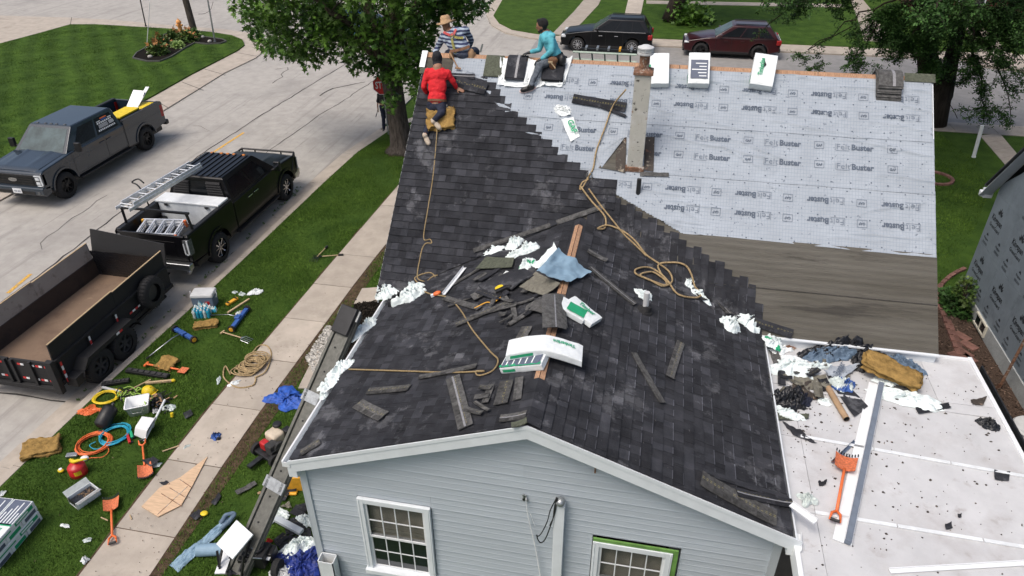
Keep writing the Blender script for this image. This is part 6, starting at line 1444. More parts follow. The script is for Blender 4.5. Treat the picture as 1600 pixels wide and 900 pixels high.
for row in range(3):
 for k in range(8):
  y1=NYF-k*1.22+(.6 if row%2 else 0)*0;y0=y1-1.215;a,b=.47+row*1.22,.47+(row+1)*1.22-.006
  if y0<1:break
  b1,b0=min(b,nz(y1)),min(b,nz(y0))
  if b0<a+.05:continue
  b1=max(b1,a+.01)
  mb=MB();mb.add([(NX,y0,a),(NX,y1,a),(NX,y1,b1),(NX,y0,b0),(NX+.03,y0,a),(NX+.03,y1,a),(NX+.03,y1,b1),(NX+.03,y0,b0)],[(0,3,2,1),(0,4,7,3),(1,2,6,5),(3,7,6,2),(0,1,5,4)])
  pan=mb.build('sheathing_panel',MT['sheathing'],nh)
  ink=MB();fn=lambda u,v,y1=y1:Vector((NX-.003,y1-u,v))
  if b1>a+1.0 or row==0 or k>0:
   for(u,v)in((.16,.62),):
    zz=a+v
    if min(nz(y1-u),b1+.0 if row<2 else 9)-zz>.42:
     ink=MB();logo(ink,fn,u+.10,zz+.20,.42);put_text(ink,'Kingspan',fn,u,zz+.04,.56,.13,0,.03);put_text(ink,'GreenGuard',fn,u,zz-.12,.56,.085,0,.02);ink.build('printed_mark',MT['sheath_ink'],pan)
   for(u,v)in((.80,.18),(.14,.10)):
    zz=a+v
    if nz(y1-u)-zz>.3:
     ink=MB();logo(ink,fn,u+.03,zz+.14,.18);put_text(ink,'Kingspan',fn,u,zz+.06,.24,.05,0,.02)
     for j in range(4):ink.add([fn(u,zz-.015*j-.01),fn(u+.26,zz-.015*j-.01),fn(u+.26,zz-.015*j-.004),fn(u,zz-.015*j-.004)],[(0,1,2,3)])
     ink.build('printed_mark',MT['sheath_ink'],pan)
mb=MB();vs=[Vector((NX-.15,eY+.0,nz(eY)-.0)),Vector((NX-.15,rY,nz(rY)+.06)),Vector((NX-.15,rY,nz(rY)+.22)),Vector((NX-.15,eY+.0,nz(eY)+.16))]
mb.add(vs+[v+Vector((.03,0,0))for v in vs],[(0,1,2,3),(3,2,6,7),(7,6,5,4),(0,4,5,1),(0,3,7,4)]);mb.build('rake_board',MT['white_trim'],nh)
mb=MB();vs=[Vector((NX-.25,eY,nz(eY)-.05)),Vector((NX-.25,rY,nz(rY)+.07)),Vector((NX+.0,rY,nz(rY)+.07)),Vector((NX+.0,eY,nz(eY)-.05))];mb.add(vs,[(0,1,2,3)]);mb.build('soffit',MT['corner'],nh)
mb=MB();mb.box((NX-.06,eY+.04,nz(eY)+.02),(.20,.16,.22));mb.box((NX-.14,eY+.10,nz(eY)-.02),(.12,.12,.14));mb.build('eave_return',MT['white_trim'],nh,bevel=.02)
mb=MB();vs=[Vector((NX-.18,eY+.05,nz(eY)+.18)),Vector((NX-.18,rY,nz(rY)+.24)),Vector((NX+9,rY,nz(rY)+.24)),Vector((NX+9,eY+.15,nz(eY)+.10))];v2=[Vector((v.x,2*rY-v.y,v.z))for v in vs]
mb.add(vs+[v+Vector((0,0,.05))for v in vs],[(0,3,2,1),(4,5,6,7),(0,1,5,4),(0,4,7,3)]);mb.add(v2+[v+Vector((0,0,.05))for v in v2],[(0,1,2,3),(4,7,6,5),(0,4,5,1)]);mb.build('roof',MT['shingle'],nh)
mb=MB();a=Py(1510,455,9.6)
mb.bb((NX-.05,9.0,.22),(NX-.035,9.55,.44));wv=mb.build('basement_window',MT['glass_dark'],nh)
mb=MB();mb.bb((NX-.07,8.95,.18),(NX-.03,9.60,.22));mb.bb((NX-.07,8.95,.44),(NX-.03,9.60,.475));mb.bb((NX-.07,8.95,.22),(NX-.03,9.0,.44));mb.bb((NX-.07,9.26,.22),(NX-.03,9.29,.44));mb.build('frame',MT['blind'],wv)
mb=MB();mb.prism([(9.8,10.4),(10.9,11.2),(NX,11.0),(NX,-6),(9.6,-6),(9.7,4),(10.2,7)],-.02,GZ+.015);mb.build('side_bed',MT['mulch_brown'],kind='structure')
rs=random.Random(8);mb=MB()
for i in range(1800):
 x,y=rs.uniform(9.9,NX-.05),rs.uniform(1,10.6);a=rs.uniform(0,3.14);l=rs.uniform(.015,.045);mb.box((x,y,GZ+.025+rs.uniform(0,.01)),(l*2,l*.7,.012),R=Matrix.Rotation(a,3,'Z'),tone=rs.uniform(.4,2.6))
mb.build('wood_chips',MT['mulch_brown'],kind='stuff',label='brown wood chips and litter along the sheathed house')
brick_border=thing('brick_border','curved red brick edging of the planting bed beside the sheathed house','garden edging',loc=at('G',1500,500))
bp_=[(1487,432),(1500,424),(1512,421)]
bp_+=[];left_edge=[(1470,445),(1466,470),(1475,495),(1484,520),(1492,540),(1500,562)]
def brickrow(pts,nm='brick',w_=.10,l=.21):
 P=[at('G',*p,.03)for p in pts];Q=spline(P,10);acc=0;last=Q[0]
 for q in Q[1:]:
  if(q-last).length>=l+.012:
   d=(q-last);ang=math.atan2(d.y,d.x)+rs.uniform(-.06,.06);mb=MB();mb.box((0,0,0),(l,w_,.07),tone=rs.uniform(.75,1.25));mb.build(nm,MT['brick'],brick_border,at=Matrix.Translation(last.lerp(q,.5))@Matrix.Rotation(ang,4,'Z')@Matrix.Rotation(rs.uniform(-.05,.05),4,'X'),bevel=.008);last=q
brickrow([(1461,455)]+[(1478,437),(1490,428),(1503,421),(1514,418)]);brickrow(left_edge);brickrow([(1481,500),(1491,522),(1500,545),(1508,566)])
cb=thing('brick_ring','round red brick tree ring on the lawn past the roof corner','garden edging',loc=at('G',1464,276))
c=at('G',1461,278,.03)
for i in range(16):
 a=i*math.pi/8;mb=MB();mb.box((0,0,0),(.20,.10,.08),tone=rs.uniform(.75,1.25));mb.build('brick',MT['brick'],cb,at=Matrix.Translation(c+Vector((.52*math.cos(a),.52*math.sin(a),0)))@Matrix.Rotation(a+math.pi/2,4,'Z'),bevel=.008)
for i,(x,y_)in enumerate(((1503,526),(1514,540),(1506,552),(1495,558),(1512,560))):
 mb=MB();mb.box((0,0,0),(.36,.22,.06),tone=rs.uniform(.8,1.2));mb.build('paving_stone',MT['brick'],at=frame('G',x,y_,rs.uniform(-60,-40),.03),label='loose red paving stone in the side bed, number %d towards the house corner'%(i+1)if False else('reddish paver in the side bed, '+('nearest the ivy','middle one by the foundation','right of the brick edging','against the brick edging','closest to the white patio roof')[i]),cat='paving stone',group='loose red pavers in the side bed',bevel=.015)
def bush(name,label,c,r,n,size,m,shape=OVAL,seed=1,cat='plant',group=None,stems=True,flowers=0,fm='flower'):
 t=thing(name,label,cat,loc=c,group=group);rs_=random.Random(seed);pts=[];cf=[]
 for i in range(n):
  d=Vector((rs_.gauss(0,1),rs_.gauss(0,1),abs(rs_.gauss(0,.9)))).normalized();q=Vector(c)+Vector((d.x*r[0],d.y*r[1],d.z*r[2]))*rs_.uniform(.3,1)**.6;pts.append((tuple(q),tuple(d)));cf.append(rs_.uniform(.7,1.2))
 leafmesh('foliage',pts,MT[m],t,shape,seed,size,cf)
 if stems:
  mb=MB()
  for i in range(8):a=rs_.uniform(0,6.28);mb.tube([c,Vector(c)+Vector((math.cos(a)*r[0]*.5,math.sin(a)*r[1]*.5,r[2]*.7))],.008,4)
  mb.build('stem',MT['bark'],parent=t)
 if flowers:
  pts=[];
  for i in range(flowers):d=Vector((rs_.gauss(0,1),rs_.gauss(0,1),abs(rs_.gauss(0,1))+.4)).normalized();pts.append((tuple(Vector(c)+Vector((d.x*r[0],d.y*r[1],d.z*r[2]*1.12))),tuple(d)))
  leafmesh('blossoms',pts,MT[fm],t,MAPLE,seed+1,size*1.1)
 return t
bush('ivy_shrub','dark green shrub inside the brick edging at the foot of the sheathed house',at('G',1494,478),(.42,.7,.26),1000,.10,'leaf_locust',MAPLE,3,'shrub')
bush('climbing_vine','small vine reaching up the corner of the sheathed house',Vector((NX-.12,10.3,.3)),(.14,.5,.65),260,.10,'leaf_shrub',MAPLE,5,'plant')
mb=MB();a,b=Py(1598,535,0)if False else(hit(1602,530,(1,0,0),(NX-.25,0,0)),at('G',1561,606,.05));mb.cyl(a,b,.03,.028,8);sh=thing('rusty_spade','rusty long-handled spade leaning against the sheathed house foundation','spade',loc=b)
mb.build('handle',MT['rust'],parent=sh);mb=MB();d=(a-b).normalized();mb.grid(4,5,lambda u,v:b+d*(.15-.30*v)+Vector((-.4,-.5,0)).normalized()*0+d.orthogonal().normalized()*(u-.5)*.26*(1-.45*v*v)+Vector((0,0,.0))+d.cross(d.orthogonal()).normalized()*.05*(u-.5)**2*4*.5);mb.build('blade',MT['rust'],parent=sh,smooth=True)
mb=MB();p=at('G',1597,700,.0);mb.cyl(p,p+Vector((0,0,.5)),.30,.30,24);mb.cyl(p+Vector((0,0,.5)),p+Vector((0,0,.54)),.33,.30,24);mb.build('grey_drum',MT['palegrey'],label='grey round lid at the foot of the sheathed wall, right picture edge',cat='drum')
mb=MB();p=at('G',1521,246,0);mb.cyl(p,p+Vector((0,0,1.0)),.045,.045,10);mb.ell(p+Vector((0,0,1.0)),(.05,.05,.04),10,6)
o=thing('white_post','slim white post standing on the lawn beside the front walk','post',loc=p);mb.v=[];mb.f=[];mb.m=[];mb.c=[];q=hit(1535,196,(0,1,0),(0,p.y,0));mb.cyl(p,q,.06,.06,10);mb.build('shaft',MT['white_clean'],parent=o);mb=MB();mb.ell(p+Vector((0,0,.03)),(.075,.075,.05));mb.build('foot',MT['white_clean'],parent=o)
fh=thing('far_house','dark red brick house glimpsed through branches at the top right corner','house',loc=(26,46,GZ))
mb=MB();mb.bb((19.5,42.5,0),(34,52,3.2));mb.build('wall',MT['redbrick'],fh);mb=MB();mb.prof([(41.9,3.2),(52.6,3.2),(47,6.2)],18.9,34.6);mb.build('roof',MT['shingle'],fh)
for x in(21,24.5):mb=MB();mb.bb((x,42.46,1.2),(x+1.3,42.5,2.4));w2=mb.build('window',MT['glass_dark'],fh);mb=MB();mb.bb((x-.08,42.43,1.1),(x+1.38,42.47,1.2));mb.bb((x-.08,42.43,2.4),(x+1.38,42.47,2.5));mb.bb((x-.08,42.43,1.2),(x,42.47,2.4));mb.bb((x+1.3,42.43,1.2),(x+1.38,42.47,2.4));mb.bb((x+.62,42.43,1.2),(x+.68,42.47,2.4));mb.build('frame',MT['white_trim'],w2)
bush('burgundy_shrub','dark red-leaved shrub at the top right behind the locust branches',at('G',1578,48),(1.1,.9,1.5),1600,.16,'redbrick',MAPLE,13,'shrub')
bush('far_shrub','bright green shrub at the very top right corner',at('G',1592,26),(1.3,1.0,1.6),1600,.18,'leaf',MAPLE,14,'shrub')
# stop sign, poles, hydrant, flower bed
g=at('S',607,210,.1);ss=thing('stop_sign','red stop sign on a thin steel post beside the maple trunk','road sign',loc=g)
c=Py(598,132.5,g.y-.02);fdir=(CAM-c);fdir.z=0;fdir.normalize();rgt=Vector((-fdir.y,fdir.x,0));top=Vector((c.x,c.y,0))
mb=MB();mb.bar(g-Vector((0,0,.2)),c-fdir*.02+Vector((0,0,.40)),.05,.03);mb.build('post',MT['galv'],parent=ss)
def octo(r,off):return[c+fdir*off+rgt*r*math.cos(R_(22.5+45*i))+UP*r*math.sin(R_(22.5+45*i))for i in range(8)]
mb=MB();mb.loft([octo(.385,.0),octo(.385,.01)]);o1=mb.build('sign_plate',MT['white_clean'],parent=ss)
mb=MB();mb.loft([octo(.365,.011),octo(.365,.014)]);o2=mb.build('sign_face',MT['red_paint'],parent=o1)
mb=MB();put_text(mb,'STOP',lambda u,v:c+fdir*.016+rgt*(u-.27)+UP*(v-.125),0,0,.54,.25,0,.02);mb.build('sign_lettering',MT['white_clean'],parent=o1)
up_=thing('utility_pole','wooden utility pole beside the orange hydrant at the top left','utility pole',loc=at('G',304,50))
a=at('G',304,51);b=hit(290,0,(0,1,0),(0,a.y,0));d=(b-a);mb=MB();mb.cyl(a,a+d*3.6,.19,.14,12);mb.build('pole',MT['barkwood'],parent=up_,smooth=False)
mb=MB();mb.box(a+d*3.3,(2.2,.1,.12));mb.build('crossarm',MT['barkwood'],parent=up_)
for nm,lab,p0,p1,r,m in(('guy_rod','thin dark guy wire guard rising from the island lawn',(228,41),(217,-10),.035,'darksteel'),('marker_rod','slender white pole standing in the flower bed',(229,80),(235,-10),.018,'white_clean'),('steel_post','grey steel sign post at the tip of the planting bed',(336,66),(323,-10),.045,'galv')):
 a=at('G',*p0);b=hit(*p1,(0,1,0),(0,a.y,0));t=thing(nm,lab,'post',loc=a);mb=MB();mb.cyl(a,a+(b-a)*1.6,r,r*.9,8);mb.build('shaft',MT[m],parent=t);mb=MB();mb.cyl(a,a+Vector((0,0,.06)),r*1.8,r*1.5,8);mb.build('base',MT[m],parent=t)
a=at('S',352,23,.05);mb=MB();mb.tube(spline([hit(333,3,(0,1,0),(0,34,0)),hit(329,15,(0,1,0),(0,34,0)),hit(320,21,(0,1,0),(0,34,0)),hit(310,22,(0,1,0),(0,34,0))]),.012);mb.build('cable',MT['blackplastic'],label='thin dark cable looping beside the steel post',cat='cable')
h=at('G',283,51);hy=thing('fire_hydrant','orange fire hydrant between the utility pole and the flower bed','fire hydrant',loc=h)
mb=MB();mb.cyl(h,h+UP*.06,.17,.17,14);mb.cyl(h+UP*.06,h+UP*.55,.115,.11,14);mb.cyl(h+UP*.55,h+UP*.60,.15,.15,14);mb.build('barrel',MT['hydrant'],parent=hy)
mb=MB();mb.ell(h+UP*.60,(.13,.13,.13),14,8);mb.cyl(h+UP*.70,h+UP*.78,.035,.03,6);mb.build('bonnet',MT['hydrant'],parent=hy,smooth=True)
for d in((1,0,0),(-1,0,0),(0,-1,0)):mb=MB();mb.cyl(h+UP*.42+Vector(d)*.08,h+UP*.42+Vector(d)*.19,.06,.06,10);mb.build('nozzle',MT['hydrant'],parent=hy)
mbd=MB();bpx=[(208,92),(214,84),(225,78),(245,62),(265,52),(290,52),(310,58),(330,60),(348,63),(354,66),(345,69),(322,70),(305,68),(290,76),(268,90),(250,97),(230,97)]
bedp=P2('G',*bpx);mbd.prism(bedp,0,GZ+.045);mbd.build('planting_bed',MT['mulch'],kind='structure')
mb=MB();
for i in range(len(bedp)):a,b=bedp[i],bedp[(i+1)%len(bedp)];mb.bar((a[0],a[1],GZ+.05),(b[0],b[1],GZ+.05),.05,.07)
mb.build('bed_edging',MT['alu_dull'],kind='structure')
for i,(x,y_,r,fl,lab,m,sz)in enumerate(((247,84,.75,22,'orange-flowered daylily clump at the left end of the bed','leaf_shrub',.26),(252,72,.7,8,'tall green clump behind the left daylilies','leaf_shrub',.26),(273,62,.6,20,'orange-flowered clump in front of the hydrant','leaf_shrub',.24),(292,64,.75,12,'leafy green clump right of the hydrant','leaf_shrub',.26),(302,58,.6,0,'low green clump at the foot of the utility pole','leaf_shrub',.24),(279,74,.42,0,'pale variegated hosta at the middle of the bed','leaf_pale',.2))):
 bush('bed_plant',lab,at('G',x,y_,.04),(r*.7,r*.6,r*.7),420,sz*.8,m,OVAL,40+i,'plant',flowers=fl)
for i,(x,y_)in enumerate(((233,84),(235,90),(328,66),(317,59))):
 mb=MB();mb.ell((0,0,.05),(.13,.10,.09),8,6);mb.build('rock',MT['stone'],at=frame('G',x,y_,i*40,.02),label='small pale rock '+('in the mulch beside the white pole','in the mulch, nearest the lawn edge','beside the steel post','behind the bed near the walk')[i],cat='rock',smooth=True)
# white flat patio roof
PX0,PX1=WX-.02,9.52;PYB=4.02;PYF=-6.0
def dz(x,y):return WZ-.02*(x-PX0)/3
pr_=thing('patio_roof','dirty white flat panel patio roof beside the shingled wing','patio roof',loc=(8,1,WZ))
seams=[(4.02,4.24),(3.02,3.05),(1.90,1.68),(.55,.47),(-.7,-.8),(-2.1,-2.1),(-6.0,-6.0)]
k=0
xs_=[6.60,9.50]
for i in range(len(seams)-1):
 (l1,r1),(l0,r0)=seams[i],seams[i+1]
 if i==0:
  cols=[(PX0,6.62),(6.625,8.75),(8.755,9.52)]
 else:cols=[(PX0,6.66),(6.665,9.52)]
 for a,b in cols:
  f=lambda x,l,r:l+(r-l)*(x-PX0)/(9.5-PX0)
  mb=MB();g=.004;mb.prism([(a,f(a,l0,r0)+g),(b,f(b,l0,r0)+g),(b,f(b,l1,r1)-g),(a,f(a,l1,r1)-g)],WZ-.05,WZ-.001*(k%2)-.0,tone=rnd.uniform(.94,1.04));mb.build('roof_panel',MT['white_roof'],pr_);k+=1
for i in(1,2,3,4):
 l,r=seams[i];a,b=(6.66 if i>1 else 6.7),9.5
 if i==1:
  for p,q in(((1265,611),(1345,623)),((1475,641),(1555,652))):
   A,B_=at('W',*p,.012),at('W',*q,.012);mb=MB();mb.bar(A,B_,.05,.02);mb.build('seam_batten',MT['white_roof'],pr_,bevel=.004)
 else:
  n_=3
  for s_ in range(n_):
   u0,u1=s_/n_,(s_+.985)/n_;A=Vector((a+(b-a)*u0,l+(r-l)*u0,WZ+.012));B_=Vector((a+(b-a)*u1,l+(r-l)*u1,WZ+.012));mb=MB();mb.bar(A,B_,.05,.02);mb.build('seam_batten',MT['white_metal'],pr_,bevel=.004)
mb=MB();mb.bb((PX0-.01,-6,WZ-.20),(PX0+.05,.10,WZ+.03));mb.build('edge_trim',MT['white_clean'],pr_,bevel=.006)
mb=MB();mb.bb((9.50,PYF,WZ-.14),(9.56,4.25,WZ+.025));mb.build('edge_trim',MT['white_clean'],pr_,bevel=.006)
mb=MB();mb.bb((9.57,PYF,WZ-.14),(9.68,4.10,WZ-.11));mb.bb((9.66,PYF,WZ-.14),(9.685,4.10,WZ-.01));mb.build('gutter',MT['darksteel'],pr_)
mb=MB();mb.bb((8.72,4.17,WZ-.02),(9.52,4.23,WZ+.02));mb.build('edge_trim',MT['white_clean'],pr_)
for x,y in((9.5,4.0),(9.5,.6),(9.5,-3)):mb=MB();mb.bb((x-.04,y-.04,GZ),(x+.04,y+.04,WZ-.05));mb.build('post',MT['white_metal'],pr_)
mb=MB();mb.prism([(WX-.05,-6),(9.4,-6),(9.4,4),(WX-.05,4)],0,GZ+.02);mb.build('patio_slab',MT['concrete'],kind='structure')
mb=MB();mb.bb((WX-.06,-5,.1),(WX+.0,-.3,2.4));mb.build('dark_screen',MT['blackplastic'],parent=pr_)
# LOOSE THINGS
def crumple(name,label,cat,s,px,py,sx,sy,h,ang=0,seed=1,m='wrap',group=None,sub=3,amp=.42,lift=0,m2=None,f2=.0):
 """crumpled film or cloth: a flattened, sharply creased lump resting on the surface"""
 o=Vector((seed*3.1,seed*1.7,seed*.9));mb=MB();NA,NR=64,18;r0=random.Random(seed);kx,ky=r0.uniform(-.3,.3),r0.uniform(-.3,.3)
 def sf(u,v):
  a=2*math.pi*u;ca,sa=math.cos(a),math.sin(a);r=v;lob=1+.60*noise.noise(Vector((ca*1.2,sa*1.2,seed)))+.20*noise.noise(Vector((ca*3,sa*3,seed+3)))+.10*noise.noise(Vector((ca*9,sa*9,seed)))
  fold=noise.noise(Vector((ca*4.5,sa*4.5,r*.9))+o);f2_=noise.noise(Vector((ca*11,sa*11,r*1.6))+o);rid=abs(noise.noise(Vector((ca*r*2.6,sa*r*2.6,1))+o))
  cr_=abs(noise.noise(Vector((ca*r*6,sa*r*6,3))+o));z=h*((1-r**3)*(.42+.40*fold)+.14*(1-r)*f2_+.85*rid*(1-r*.5)+.55*cr_*(1-r*.4)-.10)if r<1 else 0
  x,y=ca*r*lob+kx*(1-r)+.10*fold,sa*r*lob+ky*(1-r)+.10*f2_
  return Vector((x*sx/2,y*sy/2,max(.004,z*1.15)))
 mb.grid(NA,NR,lambda u,v:sf(u,1-v*.97));mb.add([sf(i/NA,.03)for i in range(NA)],[tuple(range(NA))])
 mb.c=[1.0]*len(mb.f)
 mats=[MT[m]]
 if m2:mats.append(MT[m2]);mb.m=[1 if noise.noise(mb.v[f[0]]*9+o)>f2 else 0 for f in mb.f]
 else:mb.m=[0]*len(mb.f)
 return mb.build(name,mats,at=frame(s,px,py,ang,lift)@Matrix.Diagonal((1.3,1.3,.85,1)),label=label,cat=cat,group=group,smooth=True)
def sheet(name,label,cat,s,corners,m,th=.012,curl=.03,wob=.01,seed=0,lift=.02,group=None,m2=None,nx=10,ny=10,under=True):
 """thin flexible sheet lying on a surface; its four corners are photo pixels"""
 n,q0=SURF[s];P=[at(s,*c[:2],lift+(c[2]if len(c)>2 else 0))for c in corners]
 if len(P)==3:P.append(P[2].lerp(P[0],.02))
 org=sum(P,Vector())/4;mb=MB()
 def f(u,v,o=0):
  p=P[0].lerp(P[1],u).lerp(P[3].lerp(P[2],u),v);e=(2*u-1)**2*(2*v-1)**2;return p+n*(curl*e*(.5+.5*noise.noise(Vector((u*2,v*2,seed))))+wob*noise.noise(Vector((u*3.1,v*3.7,seed+4)))+wob*.5*noise.noise(Vector((u*9,v*8,seed)))+o)
 mb.grid(nx,ny,lambda u,v:f(u,v,th))
 if under:
  edge=[(i/nx,0)for i in range(nx)]+[(1,j/ny)for j in range(ny)]+[(1-i/nx,1)for i in range(nx)]+[(0,1-j/ny)for j in range(ny)]
  N=len(edge);vs=[f(u,v,th)for u,v in edge]+[f(u,v,0)for u,v in edge];mb.add(vs,[(i,N+i,N+(i+1)%N,(i+1)%N)for i in range(N)])
 ar=(P[1]-P[0]).cross(P[3]-P[0]).dot(n)
 if ar<0:mb.f=[t[::-1]for t in mb.f]
 o=mb.build(name,[MT[m]],label=label,cat=cat,group=group,smooth=True,origin=org);o['_f']=0;del o['_f'];return o,f
def strip_shingle(label,s,p0,p1,wd=.16,m='shingle_light',lift=.034,bend=0,lines=1,twist=0,group=None,seal=False,name='loose_shingle'):
 """cut piece of laminated shingle with its stitched nail line"""
 M_,L=frame2(s,p0,p1,lift);mb=MB();r=random.Random(int(p0[0]*7+p0[1]*3));n=max(4,int(L/.12))
 def f(u,v,o=0):x=(u-.5)*L;y=(v-.5)*wd+bend*L*(1-(2*u-1)**2);return Vector((x,y,o+.02*abs(bend)*4*(1-(2*u-1)**2)+.022*((2*u-1)**4)*r_+.004*noise.noise(Vector((x*3,y*9,p0[0])))+twist*x*(v-.5)*.2))
 r_=r.uniform(0,.9)
 dn=r.uniform(.75,1.2)
 mb.grid(n,4,lambda u,v:f(u,v,.010),tone=dn)
 for v0,v1 in((0,0),(1,1)):
  vs=[f(i/n,v0,.010)for i in range(n+1)]+[f(i/n,v0,0)for i in range(n+1)];mb.add(vs,[((i,i+1,n+2+i,n+1+i)if v0 else(i,n+1+i,n+2+i,i+1))for i in range(n)],0,dn)
 mb.add([f(0,0,.01),f(0,1,.01),f(0,1,0),f(0,0,0)],[(0,1,2,3)],0,dn);mb.add([f(1,0,.01),f(1,1,.01),f(1,1,0),f(1,0,0)],[(3,2,1,0)],0,dn)
 u=0
 while u<1:
  e=min(1,u+r.uniform(.12,.26)/max(L,.3));mb.grid(max(1,int((e-u)*n)),1,lambda a,b,u=u,e=e:f(u+(e-u)*a,.02+.36*b,.0145),tone=dn*r.uniform(.5,.9));u=e+r.uniform(.02,.10)/max(L,.3)
 if lines:
  for vv in(.52,.62)[:lines]:
   k=int(L/.05)
   for i in range(k):
    if r.random()<.8:a,b=(i+.15)/k,(i+.7)/k;mb.add([f(a,vv-.012,.0135),f(b,vv-.012,.0135),f(b,vv+.012,.0135),f(a,vv+.012,.0135)],[(0,1,2,3)],1)
 if seal:mb.grid(n,1,lambda a,b:f(a,.42+.13*b,.0145),2)
 return mb.build(name,[MT[m],MT['nail_line'],MT['seal_strip']],at=M_,label=label,cat='shingle',group=group)
def rope(name,label,s,pts,r=.011,m='rope',lift=.03,cat='rope',sag=None,n=8,wig=0,closed=False):
 P=[at(s if len(p)<3 or isinstance(p[2],(int,float))else p[2],p[0],p[1],lift+(p[2]if len(p)>2 and isinstance(p[2],(int,float))else 0))for p in pts]
 Q=spline(P,n)
 if wig:Q=[q+Vector((noise.noise(q*6),noise.noise(q*6+Vector((9,0,0))),0))*wig for q in Q]
 mb=MB();mb.tube(Q,r,6);return mb.build(name,MT[m],label=label,cat=cat,smooth=True)
def coil(mb,c,n,turns,r0,r1,th,seed=0,sq=1.0,m=0,jit=.3,zs=1.0):
 r=random.Random(seed);P=[];N=int(turns*18)
 for i in range(N):
  a=2*math.pi*i/18;t=i/N;rr=r0+(r1-r0)*(.5+.5*math.sin(i*.31+seed))+jit*r0*noise.noise(Vector((i*.07,seed,0)));P.append(Vector((rr*math.cos(a)+.18*r0*noise.noise(Vector((i*.03,5,seed))),rr*sq*math.sin(a)+.18*r0*noise.noise(Vector((i*.03,9,seed))),th+abs(noise.noise(Vector((i*.11,3,seed))))*th*5*zs+th*1.2*(i//18)*.5)))
 mb.tube([c@p for p in P]if isinstance(c,Matrix)else P,th,5,m);return P
# bundles of shingles (wrapped)
def bundle(label,s,px,py,ang,L=.92,W_=.34,H=.13,bend=0,dark=None,green=None,lift=.02,group='wrapped shingle bundles',logo_=True,seed=1,n=1,text='Timberline',flip=False,curl=0,mat_=None):
 """curl lets the pack droop at both ends (laid over a ridge)"""
 t=thing('shingle_bundle',label,'shingle bundle',mat=mat_ or frame(s,px,py,ang,lift),group=group);r=random.Random(seed)
 def f(u,v,z):x=(u-.5)*L;y=(v-.5)*W_;return Vector((x,y,z-curl*(math.hypot(2*u-1,.28)-.28)*L*.5+bend*y*0+.006*noise.noise(Vector((x*7,y*9,seed)))))
 mb=MB();N=16;rings=[]
 for i in range(N+1):
  u=i/N;e=1-.35*max(0,abs(2*u-1)-.9)/.1;h0,h1=.0+.02*(1-e),H*(1 if 0<i<N else .9)
  prof_=[(.01,0),(0,.02),(0,H*.5),(0,H-.012),(.02,H),(.35,H+.004),(.65,H+.004),(.98,H),(1,H-.012),(1,H*.5),(1,.02),(.99,0)][::-1]
  rings.append([f(u,v,z*(1 if 0<i<N else .93)+(.007*noise.noise(Vector((u*7,v*5+z*20,seed)))))for v,z in prof_])
 mb.loft(rings);mb.build('wrapper',MT['wrap_white'],parent=t,local=True)
 pr=MB();top=lambda u,v,o=.0:f(u,v,H+.014+o+.004)
 def patch(u0,v0,u1,v1,m):pr.grid(8,2,lambda a,b:top(u0+(u1-u0)*a,v0+(v1-v0)*b),m)
 if dark:patch(*dark,1);
 if dark:
  for i in range(5):a=dark[0]+(dark[2]-dark[0])*(.1+.17*i);pr.grid(1,1,lambda u,v,a=a:top(a+.03*u,dark[1]+.06+(dark[3]-dark[1]-.12)*v*(.5+.5*((i*7)%3)/2),.002),2)
 if green:patch(*green,0)
 if logo_:put_text(pr,text,lambda u,v:top(u/L,v/W_,.003),L*(.28 if not flip else .60),W_*.55,L*(.55 if not flip else .30),.08 if not flip else .06,0,.03,flip)
 pr.build('wrapper_print',[MT['green_print'],MT['dark_print'],MT['wrap_white']],parent=t,local=True)
 sd_=MB()
 for v_,sg in((0,-1),(1,1)):
  sd_.grid(8,1,lambda a,b:f(.06+.3*a,v_,H*.25+H*.45*b)+Vector((0,sg*.006,0)),0)
 sd_.build('side_print',[MT['green_print']],parent=t,local=True)
 return t
bundle('upright-laid white bundle on the ridge, right beside the chimney flue','M',1029,113,94,.64,.37,.14,green=(.12,.9,.6,.985),logo_=False)
bundle('white bundle with a dark printed panel on the ridge, middle of the three','M',1091,114,92,.64,.38,.17,dark=(.14,.10,.74,.90),logo_=False,seed=2)
bundle('white bundle with green lettering and a torn black spot, rightmost on the ridge','M',1191,117,84,.64,.40,.18,seed=3)
mb=MB();mb.add([Vector((.12,-.02,.195)),Vector((.26,.05,.20)),Vector((.05,.03,.20)),Vector((-.02,.09,.197))],[(0,1,2),(2,3,0)]);mb.build('wrapper_tear',MT['blackplastic'],at=frame('M',1191,120,84,.02),label='black torn flap on top of the rightmost ridge bundle',cat='torn wrapper')
